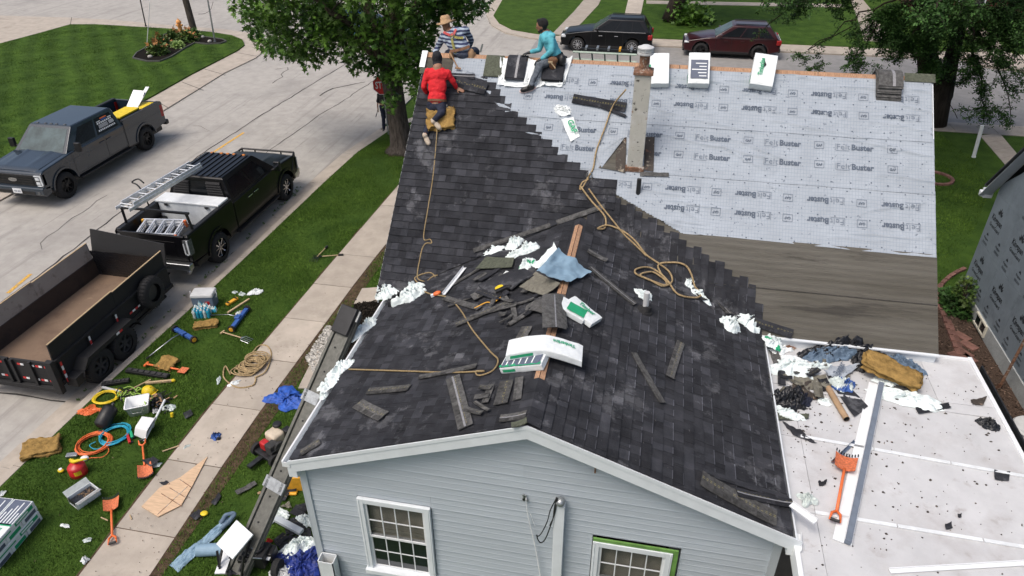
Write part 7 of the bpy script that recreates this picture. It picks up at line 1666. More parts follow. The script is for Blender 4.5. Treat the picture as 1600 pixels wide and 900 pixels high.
def drape(name,label,x,d0,d1,wd,layers,m,sealx=None,cat='shingle stack',slump=0,lift=.03,over=.25,seed=1):
 t=thing(name,label,cat,loc=fM(x,0,.05));r=random.Random(seed)
 for k in range(layers):
  ww=wd;j=r.uniform(-.012,.012);e=d1+r.uniform(-.03,.03)-k*slump;b0=-over+r.uniform(-.02,.02)
  def f(u,v,o=0,k=k,j=j,e=e,b0=b0):
   d=b0+(e-b0)*v;xx=x+j+(u-.5)*ww;h=lift+k*.011+o
   if d>=.08:return fM(xx,d,h)
   if d<=-.08:p=fM(xx,-d,h);p.y=2*YR-p.y;return p
   tt=(d+.08)/.16;a=fM(xx,.08,h);b=fM(xx,.08,h);b.y=2*YR-b.y;p=b.lerp(a,tt);p.z+=.045*4*tt*(1-tt)*.8;return p
  mb=MB();mb.grid(2,16,f);mb.grid(2,16,lambda u,v,f=f:f(u,v,-.008));mb.add([f(0,1),f(1,1),f(1,1,-.009),f(0,1,-.009)],[(0,1,2,3)])
  mb.add([f(0,i/16)for i in range(17)]+[f(0,i/16,-.009)for i in range(17)],[(i,i+1,18+i,17+i)for i in range(16)]);mb.add([f(1,i/16)for i in range(17)]+[f(1,i/16,-.009)for i in range(17)],[(i,i+1,18+i,17+i)for i in range(16)])
  if k==layers-1 and sealx:mb.grid(1,16,lambda a,b,f=f:f(sealx-.06+.12*a,b,.003),1)
  mb.build('shingle',[MT[m],MT['seal_strip']],parent=t)
 return t
drape('shingle_stack','green-grey shingle piece hung over the ridge, left of the opened bundle',at('M',773,100).x,0,.45,.34,2,'shingle_green',seed=2,over=.15)
drape('shingle_stack','opened stack of dark shingles with a pale strip, between two white wrapper flaps',at('M',808,100).x,0,.50,.36,5,'shingle',.55,seed=3)
drape('shingle_stack','stack of dark shingles the aqua-shirted worker is sitting on',at('M',866,105).x,0,.50,.40,8,'shingle',None,seed=4)
drape('shingle_stack','sagging bundle of grey shingles draped over the ridge near the right end',at('M',1387,115).x,0,.50,.40,12,'shingle_light',.62,slump=.018,seed=5,over=.2)
for i,(c4,lab)in enumerate(((((782,90),(794,92),(790,132),(778,134)),'white wrapper flap left of the opened stack'),(((826,92),(838,95),(828,134),(818,132)),'white wrapper flap right of the opened stack'),(((787,128),(826,130),(824,137),(788,135)),'white wrapper hem below the opened stack'),(((884,92),(895,88),(882,132),(874,130)),'white wrapper flap right of the seated aqua worker'),(((846,128),(880,130),(878,136),(846,134)),'white wrapper hem under the seated worker\'s stack'),(((834,130),(848,118),(852,132),(838,138)),'pale wrapper corner under the aqua worker\'s leg'))):
 sheet('wrapper_flap',lab,'plastic wrapper','M',c4,'wrap_white',.004,.05,.035,i,.03,nx=6,ny=12)
bundle('long white bundle with green lettering arched over the wing ridge, nearest the gable','R',843,556,174,.98,.34,.10,curl=.34,group='wrapped shingle bundles on the wing',seed=7,flip=True,mat_=Matrix.Translation(at('R',851,553,0)+Vector((0,0,.09)))@Matrix.Rotation(R_(4),4,'Z'))
bundle('dark green-edged bundle beneath the arched white bundle on the wing','L',822,569,-8,.60,.32,.09,dark=(.05,.05,.95,.9),lift=.02,group='wrapped shingle bundles on the wing',logo_=False,green=(.0,.0,.98,.15),seed=8)
bundle('white-ended bundle with green lettering lying down the right slope of the wing','R',908,490,-28,.52,.30,.08,lift=.04,group='wrapped shingle bundles on the wing',seed=9,text='Timber')
bundle('teal-printed bundle end beside the stacked grey shingles on the wing ridge','R',893,488,-10,.42,.30,.08,lift=.03,dark=None,green=(.3,.1,.95,.8),group='wrapped shingle bundles on the wing',logo_=False,seed=10)
def foamblock(label,s,px,py,ang,L,W_,H,seed=1,tilt=0,lift=0,axis='Y'):
 bm=bmesh.new();bmesh.ops.create_cube(bm,size=1);bmesh.ops.subdivide_edges(bm,edges=bm.edges[:],cuts=15,use_grid_fill=True);r=random.Random(seed);mb=MB();o=Vector((seed*5,2,1))
 for v in bm.verts:
  p=v.co.copy();q=Vector((p.x*L,p.y*W_,(p.z+.5)*H));q+=Vector((noise.noise(p*2+o),noise.noise(p*2.2+o*2),noise.noise(p*2.1+o*3)*.5))*.06+Vector((noise.noise(q*16+o),noise.noise(q*15-o),noise.noise(q*17)))*.03+Vector((noise.noise(q*40),noise.noise(q*41),noise.noise(q*39)))*.01;v.co=q
 bm.verts.index_update();mb.v=[v.co.copy()for v in bm.verts];mb.f=[tuple(v.index for v in f.verts)for f in bm.faces];mb.m=[0]*len(mb.f);mb.c=[1.0]*len(mb.f);bm.free()
 return mb.build('foam_block',MT['foam'],at=frame(s,px,py,ang,lift)@Matrix.Rotation(R_(tilt),4,axis),label=label,cat='foam block',smooth=True)
foamblock('brown foam seat pad under the red-shirted worker\'s knees','M',690,189,12,.52,.42,.12,1,4)
foamblock('large mustard foam block lying on the debris of the patio roof','W',1391,584,-22,.82,.36,.13,2,8,.10)
foamblock('large rust-brown foam block on the lawn beside the kerb, lower left','G',66,703,34,.62,.46,.12,3)
foamblock('tan foam block next to the shrink-wrapped bottles and the cooler','G',322,510,26,.50,.24,.10,4)
foamblock('small square foam block leaning on the orange spud handle near the black tray','G',262,570,80,.36,.38,.09,5,-8,.03)
# loose shingles and scraps on the roofs
LS=[('L',(655,590),(745,572),.10,'pale strip sliver lying between the hammered patch and the pack, left wing slope','shingle_light'),('L',(708,590),(728,668),.21,'wide shingle piece standing out at the lower middle of the left wing slope','shingle_light'),('L',(560,632),(600,652),.20,'pale-tabbed shingle piece low on the left wing slope near the eave','shingle_light'),('L',(575,612),(640,606),.14,'thin shingle sliver above the pale-tabbed piece on the left wing slope','shingle_light'),('L',(712,508),(800,470),.13,'long strip pointing from the tan square toward the left eave','shingle_light'),('L',(735,496),(835,468),.06,'narrow strip alongside the long one below the tan square','shingle_light'),('L',(695,466),(750,482),.12,'short grey strip beside the orange chalk-line reel','shingle_light'),('L',(795,508),(832,484),.11,'short strip left of the grey shingle pack','shingle_light'),('L',(802,480),(806,500),.08,'small upright sliver below the tan square','shingle_light'),('L',(768,602),(758,630),.10,'small tilted scrap under the white bundle, left one','shingle_light'),('L',(792,596),(782,632),.20,'stitched shingle scrap below the white bundle, middle one','shingle_light'),('L',(812,590),(808,625),.12,'shingle scrap below the white bundle, nearest the ridge','shingle_light'),('L',(824,512),(808,540),.18,'pale piece just above the arched white bundle','shingle_light'),('L',(782,655),(823,648),.13,'stitched light strip near the gable apex on the left slope','shingle_light'),('L',(800,666),(824,658),.10,'greenish strip closest to the gable apex','shingle_green'),('L',(470,708),(500,690),.14,'light tab close to the left eave corner above the gable','shingle_light'),('L',(690,455),(750,420),.08,'thin strip along the lower valley left of the ridge','shingle_light'),('L',(700,480),(760,455),.05,'sliver lying parallel to the chalk reel rope','shingle_light'),('L',(835,465),(880,435),.08,'dark strip running out from under the light-blue sheet','shingle'),('L',(750,440),(790,412),.12,'dark strip pile edge by the olive square','shingle'),('R',(918,392),(948,408),.12,'short strip high on the right wing slope near the ridge plywood','shingle_light'),('R',(922,418),(992,476),.12,'long strip running down the right wing slope toward the vent pipe','shingle_light'),('R',(990,552),(1035,630),.10,'long pale strip in the middle of the right wing slope','shingle_light'),('R',(1063,536),(1046,590),.13,'short two-tone strip right of the long pale strip','shingle_light'),('R',(1066,424),(1100,470),.14,'clear-edged strip under the rope end and wrapper','shingle'),('R',(1100,440),(1140,492),.15,'broad stitched strip reaching from the rope toward the wrapper pile','shingle_light'),('M',(1170,500),(1238,522),.16,'stitched starter strip at the right foot of the valley','shingle'),('R',(1095,748),(1212,812),.26,'widest stitched strip low on the right wing slope by the gable edge','shingle_light'),('R',(1100,738),(1232,780),.10,'narrow stitched strip above the widest one by the gable edge','shingle'),('R',(1150,770),(1238,788),.14,'stitched strip end poking over the right eave','shingle'),('R',(1130,762),(1200,808),.12,'strip layered on the widest one at the gable edge','shingle_light'),('M',(895,154),(978,168),.20,'dark two-layer shingle lying on the felt left of the chimney','shingle'),('M',(922,160),(978,182),.06,'thin dark sliver crossing under the shingle left of the chimney','shingle'),('M',(700,118),(742,120),.12,'dark shingle piece above the one being laid','shingle'),('M',(870,348),(945,322),.10,'strip laid in the valley near the top','shingle_light'),('M',(740,392),(860,352),.09,'long strip laid along the left valley line','shingle_light')]
for i,(s,a,b,w_,lab,m)in enumerate(LS):strip_shingle(lab,s,a,b,w_*.94,m,.036 if s!='M' or i>33 else .04,0,2 if w_>.12 else 0,seal=(i%4==1 and w_>.1))
strip_shingle('shingle being nailed by the red-shirted worker, curling up at its left end','M',(712,128),(760,140),.24,'shingle',.05,0,2,0,name='shingle_in_hand')
def heap(s,cx,cy,dx,dy,n,label,group,m,seed,w0=.05,w1=.16,l0=12,l1=38,lift=.036):
 r=random.Random(seed)
 for i in range(n):
  x,y=cx+r.gauss(0,dx),cy+r.gauss(0,dy);a=r.uniform(0,6.28);l=r.uniform(l0,l1)/2;strip_shingle(label,s,(x-l*math.cos(a),y-l*.6*math.sin(a)),(x+l*math.cos(a),y+l*.6*math.sin(a)),r.uniform(w0,w1),r.choice(m),lift+r.uniform(0,.03),0,r.choice((0,0,1)),group=group)
heap('L',782,446,24,13,14,'shingle scrap in the jumbled heap around the tan square on the wing','scraps heaped on the left wing slope',('shingle','shingle_light','shingle_light'),3)
heap('L',796,488,20,18,7,'narrow shingle offcut scattered above the arched white bundle','offcuts above the arched bundle',('shingle_light','shingle'),5,.04,.10)
heap('L',745,600,22,14,4,'narrow shingle offcut scattered low on the left wing slope','offcuts low on the left slope',('shingle_light',),8,.04,.12)
heap('W',1262,590,26,20,16,'torn strip of old roofing in the debris at the patio roof corner','roofing strips in the patio roof debris',('shingle','shingle_light','shingle_tan'),9,.05,.2,14,44)
heap('G',458,842,16,30,16,'torn black roofing scrap in the rubbish beside the front house corner','roofing scraps by the house corner',('shingle',),12,.08,.25,12,30)
def shingle_pack(label,s,c4,layers,m,lift=.03,seed=1,seal=True):
 t=thing('shingle_pack',label,'shingle stack',loc=at(s,*c4[0],lift));n,_=SURF[s];r=random.Random(seed)
 for k in range(layers):
  dx,dy=r.uniform(-1.5,1.5),r.uniform(-1.5,1.5);P=[at(s,x+dx,y+dy,lift+.012*k)for x,y in c4]
  f=lambda u,v,o=0:P[0].lerp(P[1],u).lerp(P[3].lerp(P[2],u),v)+n*(o+.03*math.sin(math.pi*u)*(1 if seed%2 else .3)+.01*noise.noise(Vector((u*4,v*4,k))))
  mb=MB();mb.grid(6,6,lambda u,v:f(u,v,.008));ed=[(i/6,1)for i in range(7)];mb.add([f(u,v,.008)for u,v in ed]+[f(u,v,-.002)for u,v in ed],[(i,i+7,i+8,i+1)for i in range(6)]);mb.add([f(0,i/6,.008)for i in range(7)]+[f(0,i/6,-.002)for i in range(7)],[(i,i+7,i+8,i+1)for i in range(6)]);mb.add([f(1,i/6,.008)for i in range(7)]+[f(1,i/6,-.002)for i in range(7)],[(i+1,i+8,i+7,i)for i in range(6)])
  if seal and k==layers-1:mb.grid(1,6,lambda a,b:f(.50+.06*a,b,.012),1)
  mb.build('shingle',[MT[m],MT['seal_strip']],parent=t)
 return t
shingle_pack('stack of grey shingles bent over the wing ridge between blue sheet and white bundle','R',((848,462),(882,463),(886,514),(849,512)),4,'shingle_light',.06,3)
shingle_pack('folded dark shingles under the left edge of the grey stack','L',((822,478),(850,466),(850,490),(820,484)),3,'shingle_light',.03,5,False)
shingle_pack('heap of overlapping dark shingles beside the tan square','L',((748,446),(800,424),(820,440),(770,462)),4,'shingle',.03,6,False)
shingle_pack('dark shingle scraps fanned out left of the olive square','L',((775,440),(820,420),(838,430),(800,452)),3,'shingle',.05,9,False)
sheet('tan_sheet','tan square of underlayment on the dark shingle heap','roofing sheet','L',((838,426),(876,444),(852,462),(812,450)),'shingle_tan',.008,.03,.02,3,.07)
sheet('olive_sheet','olive square of starter shingle beside the wrappers','roofing sheet','L',((760,402),(804,404),(800,418),(743,421)),'shingle_green',.01,.02,.01,4,.05)
sheet('blue_sheet','light blue sheet draped across the wing ridge','roofing sheet','R',((872,388,.10),(924,426,.02),(888,442,.03),(838,424,.04)),'lightblue',.006,.03,.05,5,.05,nx=18,ny=18)
sheet('blue_sheet_fold','folded white and green wrapper edge of the light blue sheet','plastic wrapper','L',((866,380,.1),(872,392,.06),(842,420,.02),(832,418,.02)),'wrap',.006,.04,.05,6,.04)
for i,(s,x,y_,sx,sy,h,ang,m,lab)in enumerate((('L',772,392,.36,.16,.10,10,'wrap','twisted white wrapper at the upper end of the valley'),('L',804,384,.26,.24,.16,30,'wrap','puffed white wrapper knot above the olive square'),('L',826,390,.26,.26,.16,60,'wrap','white wrapper wad nearest the light blue sheet'),('L',808,398,.30,.2,.12,0,'wrap','white wrapper tuft between the two knots'),('L',824,415,.26,.20,.12,80,'wrap','green-tinged wrapper knot on the dark shingle heap'),('L',792,427,.09,.06,.04,0,'wrap_white','tiny white plastic scrap on the dark shingle heap'),('R',1005,462,.22,.18,.12,0,'wrap','white wrapper caught round the vent pipe'),('R',1078,445,.20,.22,.12,60,'wrap','white wrapper under the end of the rope'),('R',1093,462,.34,.14,.10,-40,'wrap','stretched white wrapper just below the rope end'),('R',1140,508,.26,.28,.16,20,'wrap','balled white wrapper at the valley, left of two'),('R',1170,505,.46,.30,.18,-10,'wrap','larger crumpled white wrapper at the valley, right of two'),('R',1207,536,.26,.26,.14,-30,'wrap','green-tinged wrapper at the right eave by the patio roof'),('M',880,172,.28,.16,.08,-20,'wrap_white','upper crumpled part of the torn white wrapper on the felt'),('L',607,460,.34,.30,.20,0,'wrap','white wrapper wad at the top of the gutter'),('L',640,465,.44,.26,.20,20,'wrap','heap of white wrappers by the rope where valley meets eave'),('L',625,470,.34,.18,.16,40,'blackbag','black bag end amid the white wrappers at the valley foot'),('L',648,452,.3,.2,.14,-20,'wrap','white wrapper touching the upper rope loops'),('L',566,518,.50,.17,.12,62,'wrap','long white wrapper bundle lying on the gutter, middle one'),('L',578,508,.22,.18,.14,50,'wrap','knotted upper end of the gutter wrapper'),('L',530,580,.44,.22,.12,55,'wrap','white wrapper on the gutter where the rope is tied'),('L',515,600,.34,.20,.10,70,'wrap','dark-marked wrapper strip on the gutter below the tied rope'),('L',506,620,.12,.10,.09,0,'wrap','small white wad on the lower gutter'))):
 crumple('plastic_wrapper',lab,'plastic wrapper',s,x,y_,sx,sy,h,ang,i+1,m,'crumpled shingle wrappers',3,.5,.012,'green_print' if i in(4,11)else None,.25)
sheet('torn_wrapper','torn white shingle wrapper with green lettering lying on the felt','plastic wrapper','M',((876,186),(896,184),(906,213),(892,222)),'wrap_white',.006,.05,.04,8,.03);mb=MB();A=at('M',889,186,.085);B_=at('M',899,210,.085);X=(B_-A).normalized();Yv=nM.cross(X);put_text(mb,'GAF',lambda u,v:A+X*u+Yv*v,.02,-.04,.28,.10,0,.03);mb.build('printed_lettering',MT['green_print'],label='green lettering on the torn wrapper left of the chimney',cat='lettering')
sheet('torn_wrapper','second white lobe of the torn wrapper nearer the striped rope','plastic wrapper','M',((866,166),(886,166),(892,180),(874,182)),'wrap_white',.006,.06,.05,12,.03)
rope('safety_rope','thin tan safety rope running from the red-shirted worker down to the valley','M',((684,185,.1),(681,230),(676,280),(668,330),(662,372),(672,374),(674,380),(666,380),(660,388),(655,410),(652,430),(655,437),(668,440),(680,434),(672,426),(655,430),(648,436),(660,444),(676,432),(684,430)),.011)
rope('safety_rope','tan rope crossing the left wing slope from the valley to the gutter wrapper','L',((655,452),(675,460),(700,465),(720,485),(738,515),(765,548),(778,562),(772,577),(757,585),(746,586),(744,580),(755,580),(700,582),(640,580),(545,577)),.012,lift=.035)
rope('climbing_rope','thick tan rope looping on the right wing slope below the chimney','MR',((906,290,'M'),(925,315,'M'),(945,338,'M'),(945,356),(934,357),(950,352),(975,362),(994,378),(1010,398),(1030,412),(1046,425),(1050,440),(1035,447),(1015,437),(994,428),(995,420),(1015,418),(1035,430),(1048,445),(1040,438),(1020,425),(1000,430),(1022,440),(1042,444),(1028,415),(1050,410),(1070,414),(1080,428),(1086,448),(1095,458),(1088,465),(1060,460),(1044,440)),.016,'hemp',.05)
rope('climbing_rope','second strand of the thick rope running up to the felt flap','MR',((1010,400),(992,382),(975,366),(958,345),(938,320,'M'),(920,295,'M')),.014,'hemp',.05)
rope('climbing_rope','rope hanging down the chimney side to the hook on the felt','M',((978,140,.45),(958,165,.05),(945,200,.03),(932,235,.03),(927,262),(920,275),(912,290),(906,296),(910,285),(920,280)),.014,'hemp')
mb=MB();c=at('M',921,276,.05);mb.tube([c+Vector((.05*math.cos(a),0,.09*math.sin(a)))for a in[i*2*math.pi/14 for i in range(14)]],.012,6,closed=True);mb.tube([c+Vector((.035*math.cos(a)+.02,.01,.05*math.sin(a)-.10))for a in[i*2*math.pi/12 for i in range(12)]],.010,6,closed=True);mb.build('rope_hook',MT['steel'],label='steel carabiner joining the two ropes at the felt edge',cat='carabiner',smooth=True)
t=thing('chalk_reel','small orange chalk line reel on the left wing slope','chalk line',mat=frame('L',684,461,20,.02));mb=MB();mb.ell((0,0,.035),(.075,.055,.035),12,8);mb.build('reel_case',MT['orange'],parent=t,local=True,smooth=True);mb=MB();mb.box((-.08,0,.03),(.06,.05,.04));mb.build('reel_tip',MT['white_clean'],parent=t,local=True)
M_,L_=frame2('L',(693,462),(726,420),.03);mb=MB();mb.box((0,-.02,.02),(L_,.05,.006));mb.box((0,.004,.04),(L_,.006,.04));mb.build('metal_flashing',MT['white_clean'],at=M_,label='short white angled flashing pointing up the left wing slope',cat='flashing')
t=thing('nail_gun','black and yellow roofing nailer lying by the shingle heap','nail gun',mat=frame('L',786,458,25,.03));
mb=MB();mb.box((0,0,.05),(.20,.08,.09));mb.cyl((.1,0,.05),(.17,0,.05),.045,.03,12);mb.box((-.06,-.09,.03),(.06,.14,.05));mb.build('gun_body',MT['blackplastic'],parent=t,local=True,bevel=.008);mb=MB();mb.cyl((-.02,.07,.02),(-.02,.07,.09),.07,.07,14);mb.build('magazine',MT['yellow'],parent=t,local=True)
mb=MB();mb.tube(spline([(-.06,-.16,.03),(-.2,-.2,.02),(-.3,-.1,.02),(-.5,-.12,.02)]),.010);mb.build('air_hose',MT['yellow_orange'],parent=t,local=True,smooth=True)
lb=lambda x0,x1,off,nm,lab,m,rungs:None
ya=2*YR-at('M',900,105).y
A=Vector((at('M',893,95).x,YR+.25,Z0+HM+.02));B_=Vector((at('M',985,100).x+.1,YR+.25,Z0+HM+.02))
ladder('fibreglass_ladder','pale green fibreglass ladder hooked along the back of the ridge',A,B_,.30,(0,.65,.75),.22,'pale_green',rail=(.02,.035),cat='ladder')
t=thing('roof_bracket_frame','dark steel bracket frame with clamps lying behind the ladder on the ridge','scaffold frame',loc=A+Vector((.3,.35,.0)))
mb=MB();a=A+Vector((.1,.42,.02));mb.bar(a,a+Vector((1.35,0,0)),.04,.05);mb.bar(a+Vector((0,.16,-.06)),a+Vector((1.35,.16,-.06)),.04,.05);mb.build('rail',MT['darksteel'],parent=t)
for i in range(6):mb=MB();mb.box(a+Vector((.1+.22*i,.06,.02)),(.04,.2,.05));mb.build('clamp',MT['galv' if i!=3 else'yellow_orange'],parent=t)
mb=MB();p=fM(.78,-.02,.05);mb.add([p,p+Vector((.05,0,.02)),p+Vector((.09,.0,.16)),p+Vector((.06,0,.18))],[(0,1,2,3)]);mb.add([p+Vector((0,.006,0)),p+Vector((.05,.006,.02)),p+Vector((.09,.006,.16)),p+Vector((.06,.006,.18))],[(3,2,1,0)]);mb.build('utility_blade',MT['galv'],label='grey metal utility blade stuck upright in the ridge board',cat='utility blade')  # a utility blade standing in the ridge board
# patio roof clutter
def wbar(nm,lab,p0,p1,parts,cat='gutter length',lift=.01,name=None):
 M_,L_=frame2('W',p0,p1,lift);t=thing(nm,lab,cat,mat=M_)
 for n_,(y0,y1,z0,z1),m in parts:mb=MB();mb.bb((-L_/2,y0,z0),(L_/2,y1,z1));mb.build(n_,MT[m],parent=t,local=True)
 return t
wbar('downspout_length','long white gutter length with a grey inner face crossing the patio roof',(1373,602),(1320,850),(('flange',(-.14,-.02,.0,.012),'white_clean'),('outer_face',(-.02,-.015,0,.09),'white_clean'),('grey_face',(-.012,.06,.01,.075),'grey_print_light'),('lip',(.06,.072,.0,.03),'white_clean')))
wbar('trim_piece','white metal strip at the bottom right of the patio roof',(1390,893),(1610,880),(('flange',(-.03,.03,0,.01),'white_clean'),('lip',(.02,.03,0,.03),'white_clean')),'trim')
wbar('trim_piece','short white trim piece at the right eave corner of the wing',(1229,810),(1267,838),(('flange',(-.035,.035,.24,.255),'white_clean'),('lip',(.03,.036,.24,.29),'white_clean')),'trim')
wbar('trim_piece','small grey metal strip beside the orange shovel blade',(1300,724),(1336,690),(('flange',(-.02,.02,0,.008),'steel'),('lip',(.014,.02,0,.03),'steel')),'trim')
wbar('trim_piece','white drip edge piece standing at the eave corner',(1246,835),(1247,862),(('flange',(-.035,.035,.0,.015),'white_clean'),('lip',(.03,.036,0,.05),'white_clean')),'trim')
def shovel(lab,s,blade,grip,m='orange',lift=.02,spade=True,w_=.28):
 M_,L_=frame2(s,blade,grip,lift);t=thing('orange_shovel',lab,'shovel',mat=M_);x0=-L_/2;mb=MB()
 mb.grid(6,6,lambda u,v:Vector((x0+.02+.30*u,(v-.5)*w_*(1-.12*u),.02+.05*(2*v-1)**2+.03*u)));mb.grid(6,6,lambda u,v:Vector((x0+.02+.30*u,(v-.5)*w_*(1-.12*u),.012+.05*(2*v-1)**2+.03*u)));mb.build('blade',MT['orange_dirty'],parent=t,local=True,smooth=True)
 mb=MB()
 for i in range(9):mb.box((x0+.0,(i/8-.5)*w_*.95,.035+.05*(i/4-1)**2),(.05,.016,.008))
 mb.build('teeth',MT['darksteel'],parent=t,local=True)
 mb=MB();mb.tube([(x0+.30,0,.06),(x0+.45,0,.06),(L_/2-.16,0,.05)],.019,8);mb.build('handle',MT[m],parent=t,local=True,smooth=True)
 mb=MB();mb.tube([(L_/2-.17,0,.05),(L_/2-.12,-.05,.05),(L_/2-.01,-.06,.05),(L_/2-.01,.06,.05),(L_/2-.12,.05,.05),(L_/2-.17,0,.05)],.018,6);mb.build('grip',MT[m],parent=t,local=True,smooth=True);mb=MB();mb.cyl((L_/2-.01,-.055,.05),(L_/2-.01,.055,.05),.021,n=10);mb.build('grip_bar',MT['blackplastic'],parent=t,local=True)
 return t
shovel('orange tear-off shovel lying on the white patio roof','W',(1322,714),(1303,818))
shovel('orange tear-off shovel on the grass with its handle toward the sidewalk','G',(175,780),(177,852),w_=.26)
shovel('orange tear-off shovel crossed by dark scraps, blade pointing down the lawn','G',(229,748),(223,690),w_=.26)
M_,L_=frame2('W',(1294,606),(1323,655),.05);mb=MB();mb.cyl((-L_/2,0,0),(L_/2,0,0),.045,.045,20,caps=False);mb.cyl((L_/2,0,0),(-L_/2,0,0),.037,.037,20,m=1,caps=False);mb.build('cardboard_tube',[MT['cardboard'],MT['shade']],at=M_,label='brown cardboard roll core pointing down the patio roof',cat='cardboard tube',smooth=True)
for i,(x,y_,sx,sy,h,ang,m,lab,cat)in enumerate(((1330,543,.95,.42,.30,12,'blackbag','large shiny black bag heap at the foot of the dark underlay','bin bag'),(1290,553,.7,.3,.18,20,'blackbag','black bag reaching left along the eave','bin bag'),(1300,556,.75,.20,.20,14,'denimblue','crumpled blue-grey sheet between the black bags','plastic sheet'),(1278,560,.35,.22,.18,0,'denimblue','blue knotted cloth left of the black bag','cloth'),(1355,560,.5,.25,.2,30,'blackbag','black bag tucked behind the mustard foam block','bin bag'),(1240,578,.60,.30,.16,0,'wrap','pale green plastic film at the left of the debris pile','plastic wrapper'),(1268,574,.4,.16,.12,20,'wrap','pale film trailing toward the grey felt scrap','plastic wrapper'),(1221,548,.3,.14,.08,20,'wrap_white','white paper scrap against the eave','paper scrap'),(1236,562,.34,.16,.03,10,'wrap_white','flat white paper below the eave','paper scrap'),(1232,545,.16,.12,.05,40,'rust','rusty brown flashing scrap at the eave','metal scrap'),(1233,627,.42,.34,.26,20,'blackbag','glossy black bag at the wing eave, left of the cardboard tube','bin bag'),(1252,628,.20,.20,.18,0,'navy','navy bundle inside the black bag by the wing eave','bin bag'),(1234,648,.30,.14,.10,-20,'wrap','pale wrapper under the glossy black bag','plastic wrapper'),(1288,628,.14,.12,.05,0,'wrap','small clear film scrap above the tube','plastic wrapper'),(1420,625,.75,.26,.12,-12,'wrap','long pale plastic film below the mustard foam block','plastic wrapper'),(1385,596,.3,.2,.1,0,'wrap','white film sticking out under the foam block','plastic wrapper'),(1345,575,.2,.18,.14,0,'blackplastic','dark strap roll in front of the foam block','strap'),(1412,570,.5,.22,.16,-40,'denimblue','blue cloth beyond the mustard foam block','cloth'),(1398,556,.3,.14,.12,-20,'wrap_white','white bottle-like wrapper behind the foam block','plastic wrapper'),(1543,663,.22,.18,.14,0,'blackbag','small dark bag near the right edge of the patio roof','bin bag'),(1262,781,.16,.16,.12,0,'clearplastic','small pale crumpled plastic ball on the patio roof','plastic ball'),(1316,602,.26,.26,.16,0,'clearplastic','crumpled clear water bottle wrap beside the tube','plastic wrapper'))):
 crumple({'bin bag':'bin_bag','plastic wrapper':'plastic_wrapper','paper scrap':'paper_scrap','cloth':'cloth','strap':'strap','plastic sheet':'plastic_sheet','metal scrap':'metal_scrap','plastic ball':'plastic_ball'}[cat],lab,cat,'W',x,y_,sx,sy,h,ang,i+31,m,None,3,.55,.004,'blue' if i==21 else None,.1)
sheet('felt_scrap','grey roofing felt scrap with part of its print, in the debris pile','felt scrap','W',((1298,573),(1345,570),(1316,592),(1286,582)),'felt',.004,.06,.06,3,.06);mb=MB();A=at('W',1310,582,.14);X=(at('W',1318,567,.14)-A).normalized();Yv=UP.cross(X);put_text(mb,'Buster',lambda u,v:A+X*u+Yv*v,-.05,-.03,.34,.10,0,.03);mb.build('printed_lettering',MT['grey_print'],label='dark letters printed on the grey felt scrap in the debris',cat='lettering')
for i,(c4,m,lab)in enumerate(((((1248,590),(1290,586),(1296,600),(1262,612)),'shingle_tan','brownish shingle piece under the pale film'),(((1292,588),(1312,586),(1356,636),(1334,653)),'shingle','dark shingle strip slanting beside the cardboard tube'),(((1307,590),(1328,585),(1328,610),(1312,604)),'shingle_tan','tan shingle wedge right of the clear wrap'),(((1238,600),(1268,596),(1262,618),(1236,612)),'oldtar','mottled old roofing scrap at the wing eave'),(((1262,612),(1280,616),(1276,626),(1260,622)),'oldtar','small mottled scrap next to the black bag'),(((1214,642),(1264,648),(1263,655),(1216,658)),'shingle_green','grey-green felt strip under the pale wrapper'),(((1222,660),(1250,672),(1276,694),(1240,680)),'shingle','jagged dark torn felt piece by the wing eave'),(((1200,545),(1215,550),(1234,590),(1216,588)),'shingle_light','stitched shingle strip along the eave below the green wrapper'),(((1382,548),(1404,544),(1412,560),(1392,566)),'shingle','stitched dark shingle sticking up behind the foam block'),(((1430,638),(1482,630),(1486,638),(1436,648)),'shingle','ragged dark felt piece below the long pale film'),(((1516,626),(1542,620),(1536,634),(1520,632)),'oldtar','ragged tar scrap near the far right trim'),(((1553,735),(1578,738),(1576,752),(1554,750)),'shingle','squarish black felt scrap on the right seam'),(((1278,753),(1292,751),(1290,758),(1280,760)),'shingle','small dark scrap left of the orange shovel'),(((1380,596),(1430,610),(1440,632),(1400,628)),'shingle_light','wet grey stain-coloured felt under the foam block'),(((1476,820),(1486,816),(1488,826),(1478,828)),'shingle','small black scrap on the lower patio panel, left of two'),(((1496,804),(1502,803),(1502,809),(1497,809)),'shingle','tiny black scrap on the lower patio panel, right of two'))):
 sheet('roofing_scrap',lab,'roofing scrap','W',c4,m,.006,.03,.03 if i not in(11,14,15)else .005,i+20,.012)
rs=random.Random(77);mb=MB()
for i in range(520):
 near=rs.random()<.5;x=rs.gauss(7.1,.6)if near else rs.uniform(6.5,9.4);y=rs.gauss(2.7,1.0)if near else rs.uniform(-.8,4.1)
 if not(6.42<x<9.45 and-1.2<y<4.1):continue
 l=rs.choice((.004,.005,.006,.008,.01,.014,.022));a=rs.uniform(0,6.28);k=rs.randint(4,6);vs=[(x+l*rs.uniform(.5,1.3)*math.cos(a+j*6.28/k),y+l*rs.uniform(.4,1.1)*math.sin(a+j*6.28/k),WZ+.006+rs.uniform(0,.008))for j in range(k)];vs+=[(v[0],v[1],WZ+.001)for v in vs]
 mb.add(vs,[tuple(range(k))]+[(j,k+j,k+(j+1)%k,(j+1)%k)for j in range(k)])
mb.build('roof_grit',MT['oldtar'],kind='stuff',label='dark crumbs of old roofing scattered over the patio roof')
mb=MB();rs=random.Random(5)
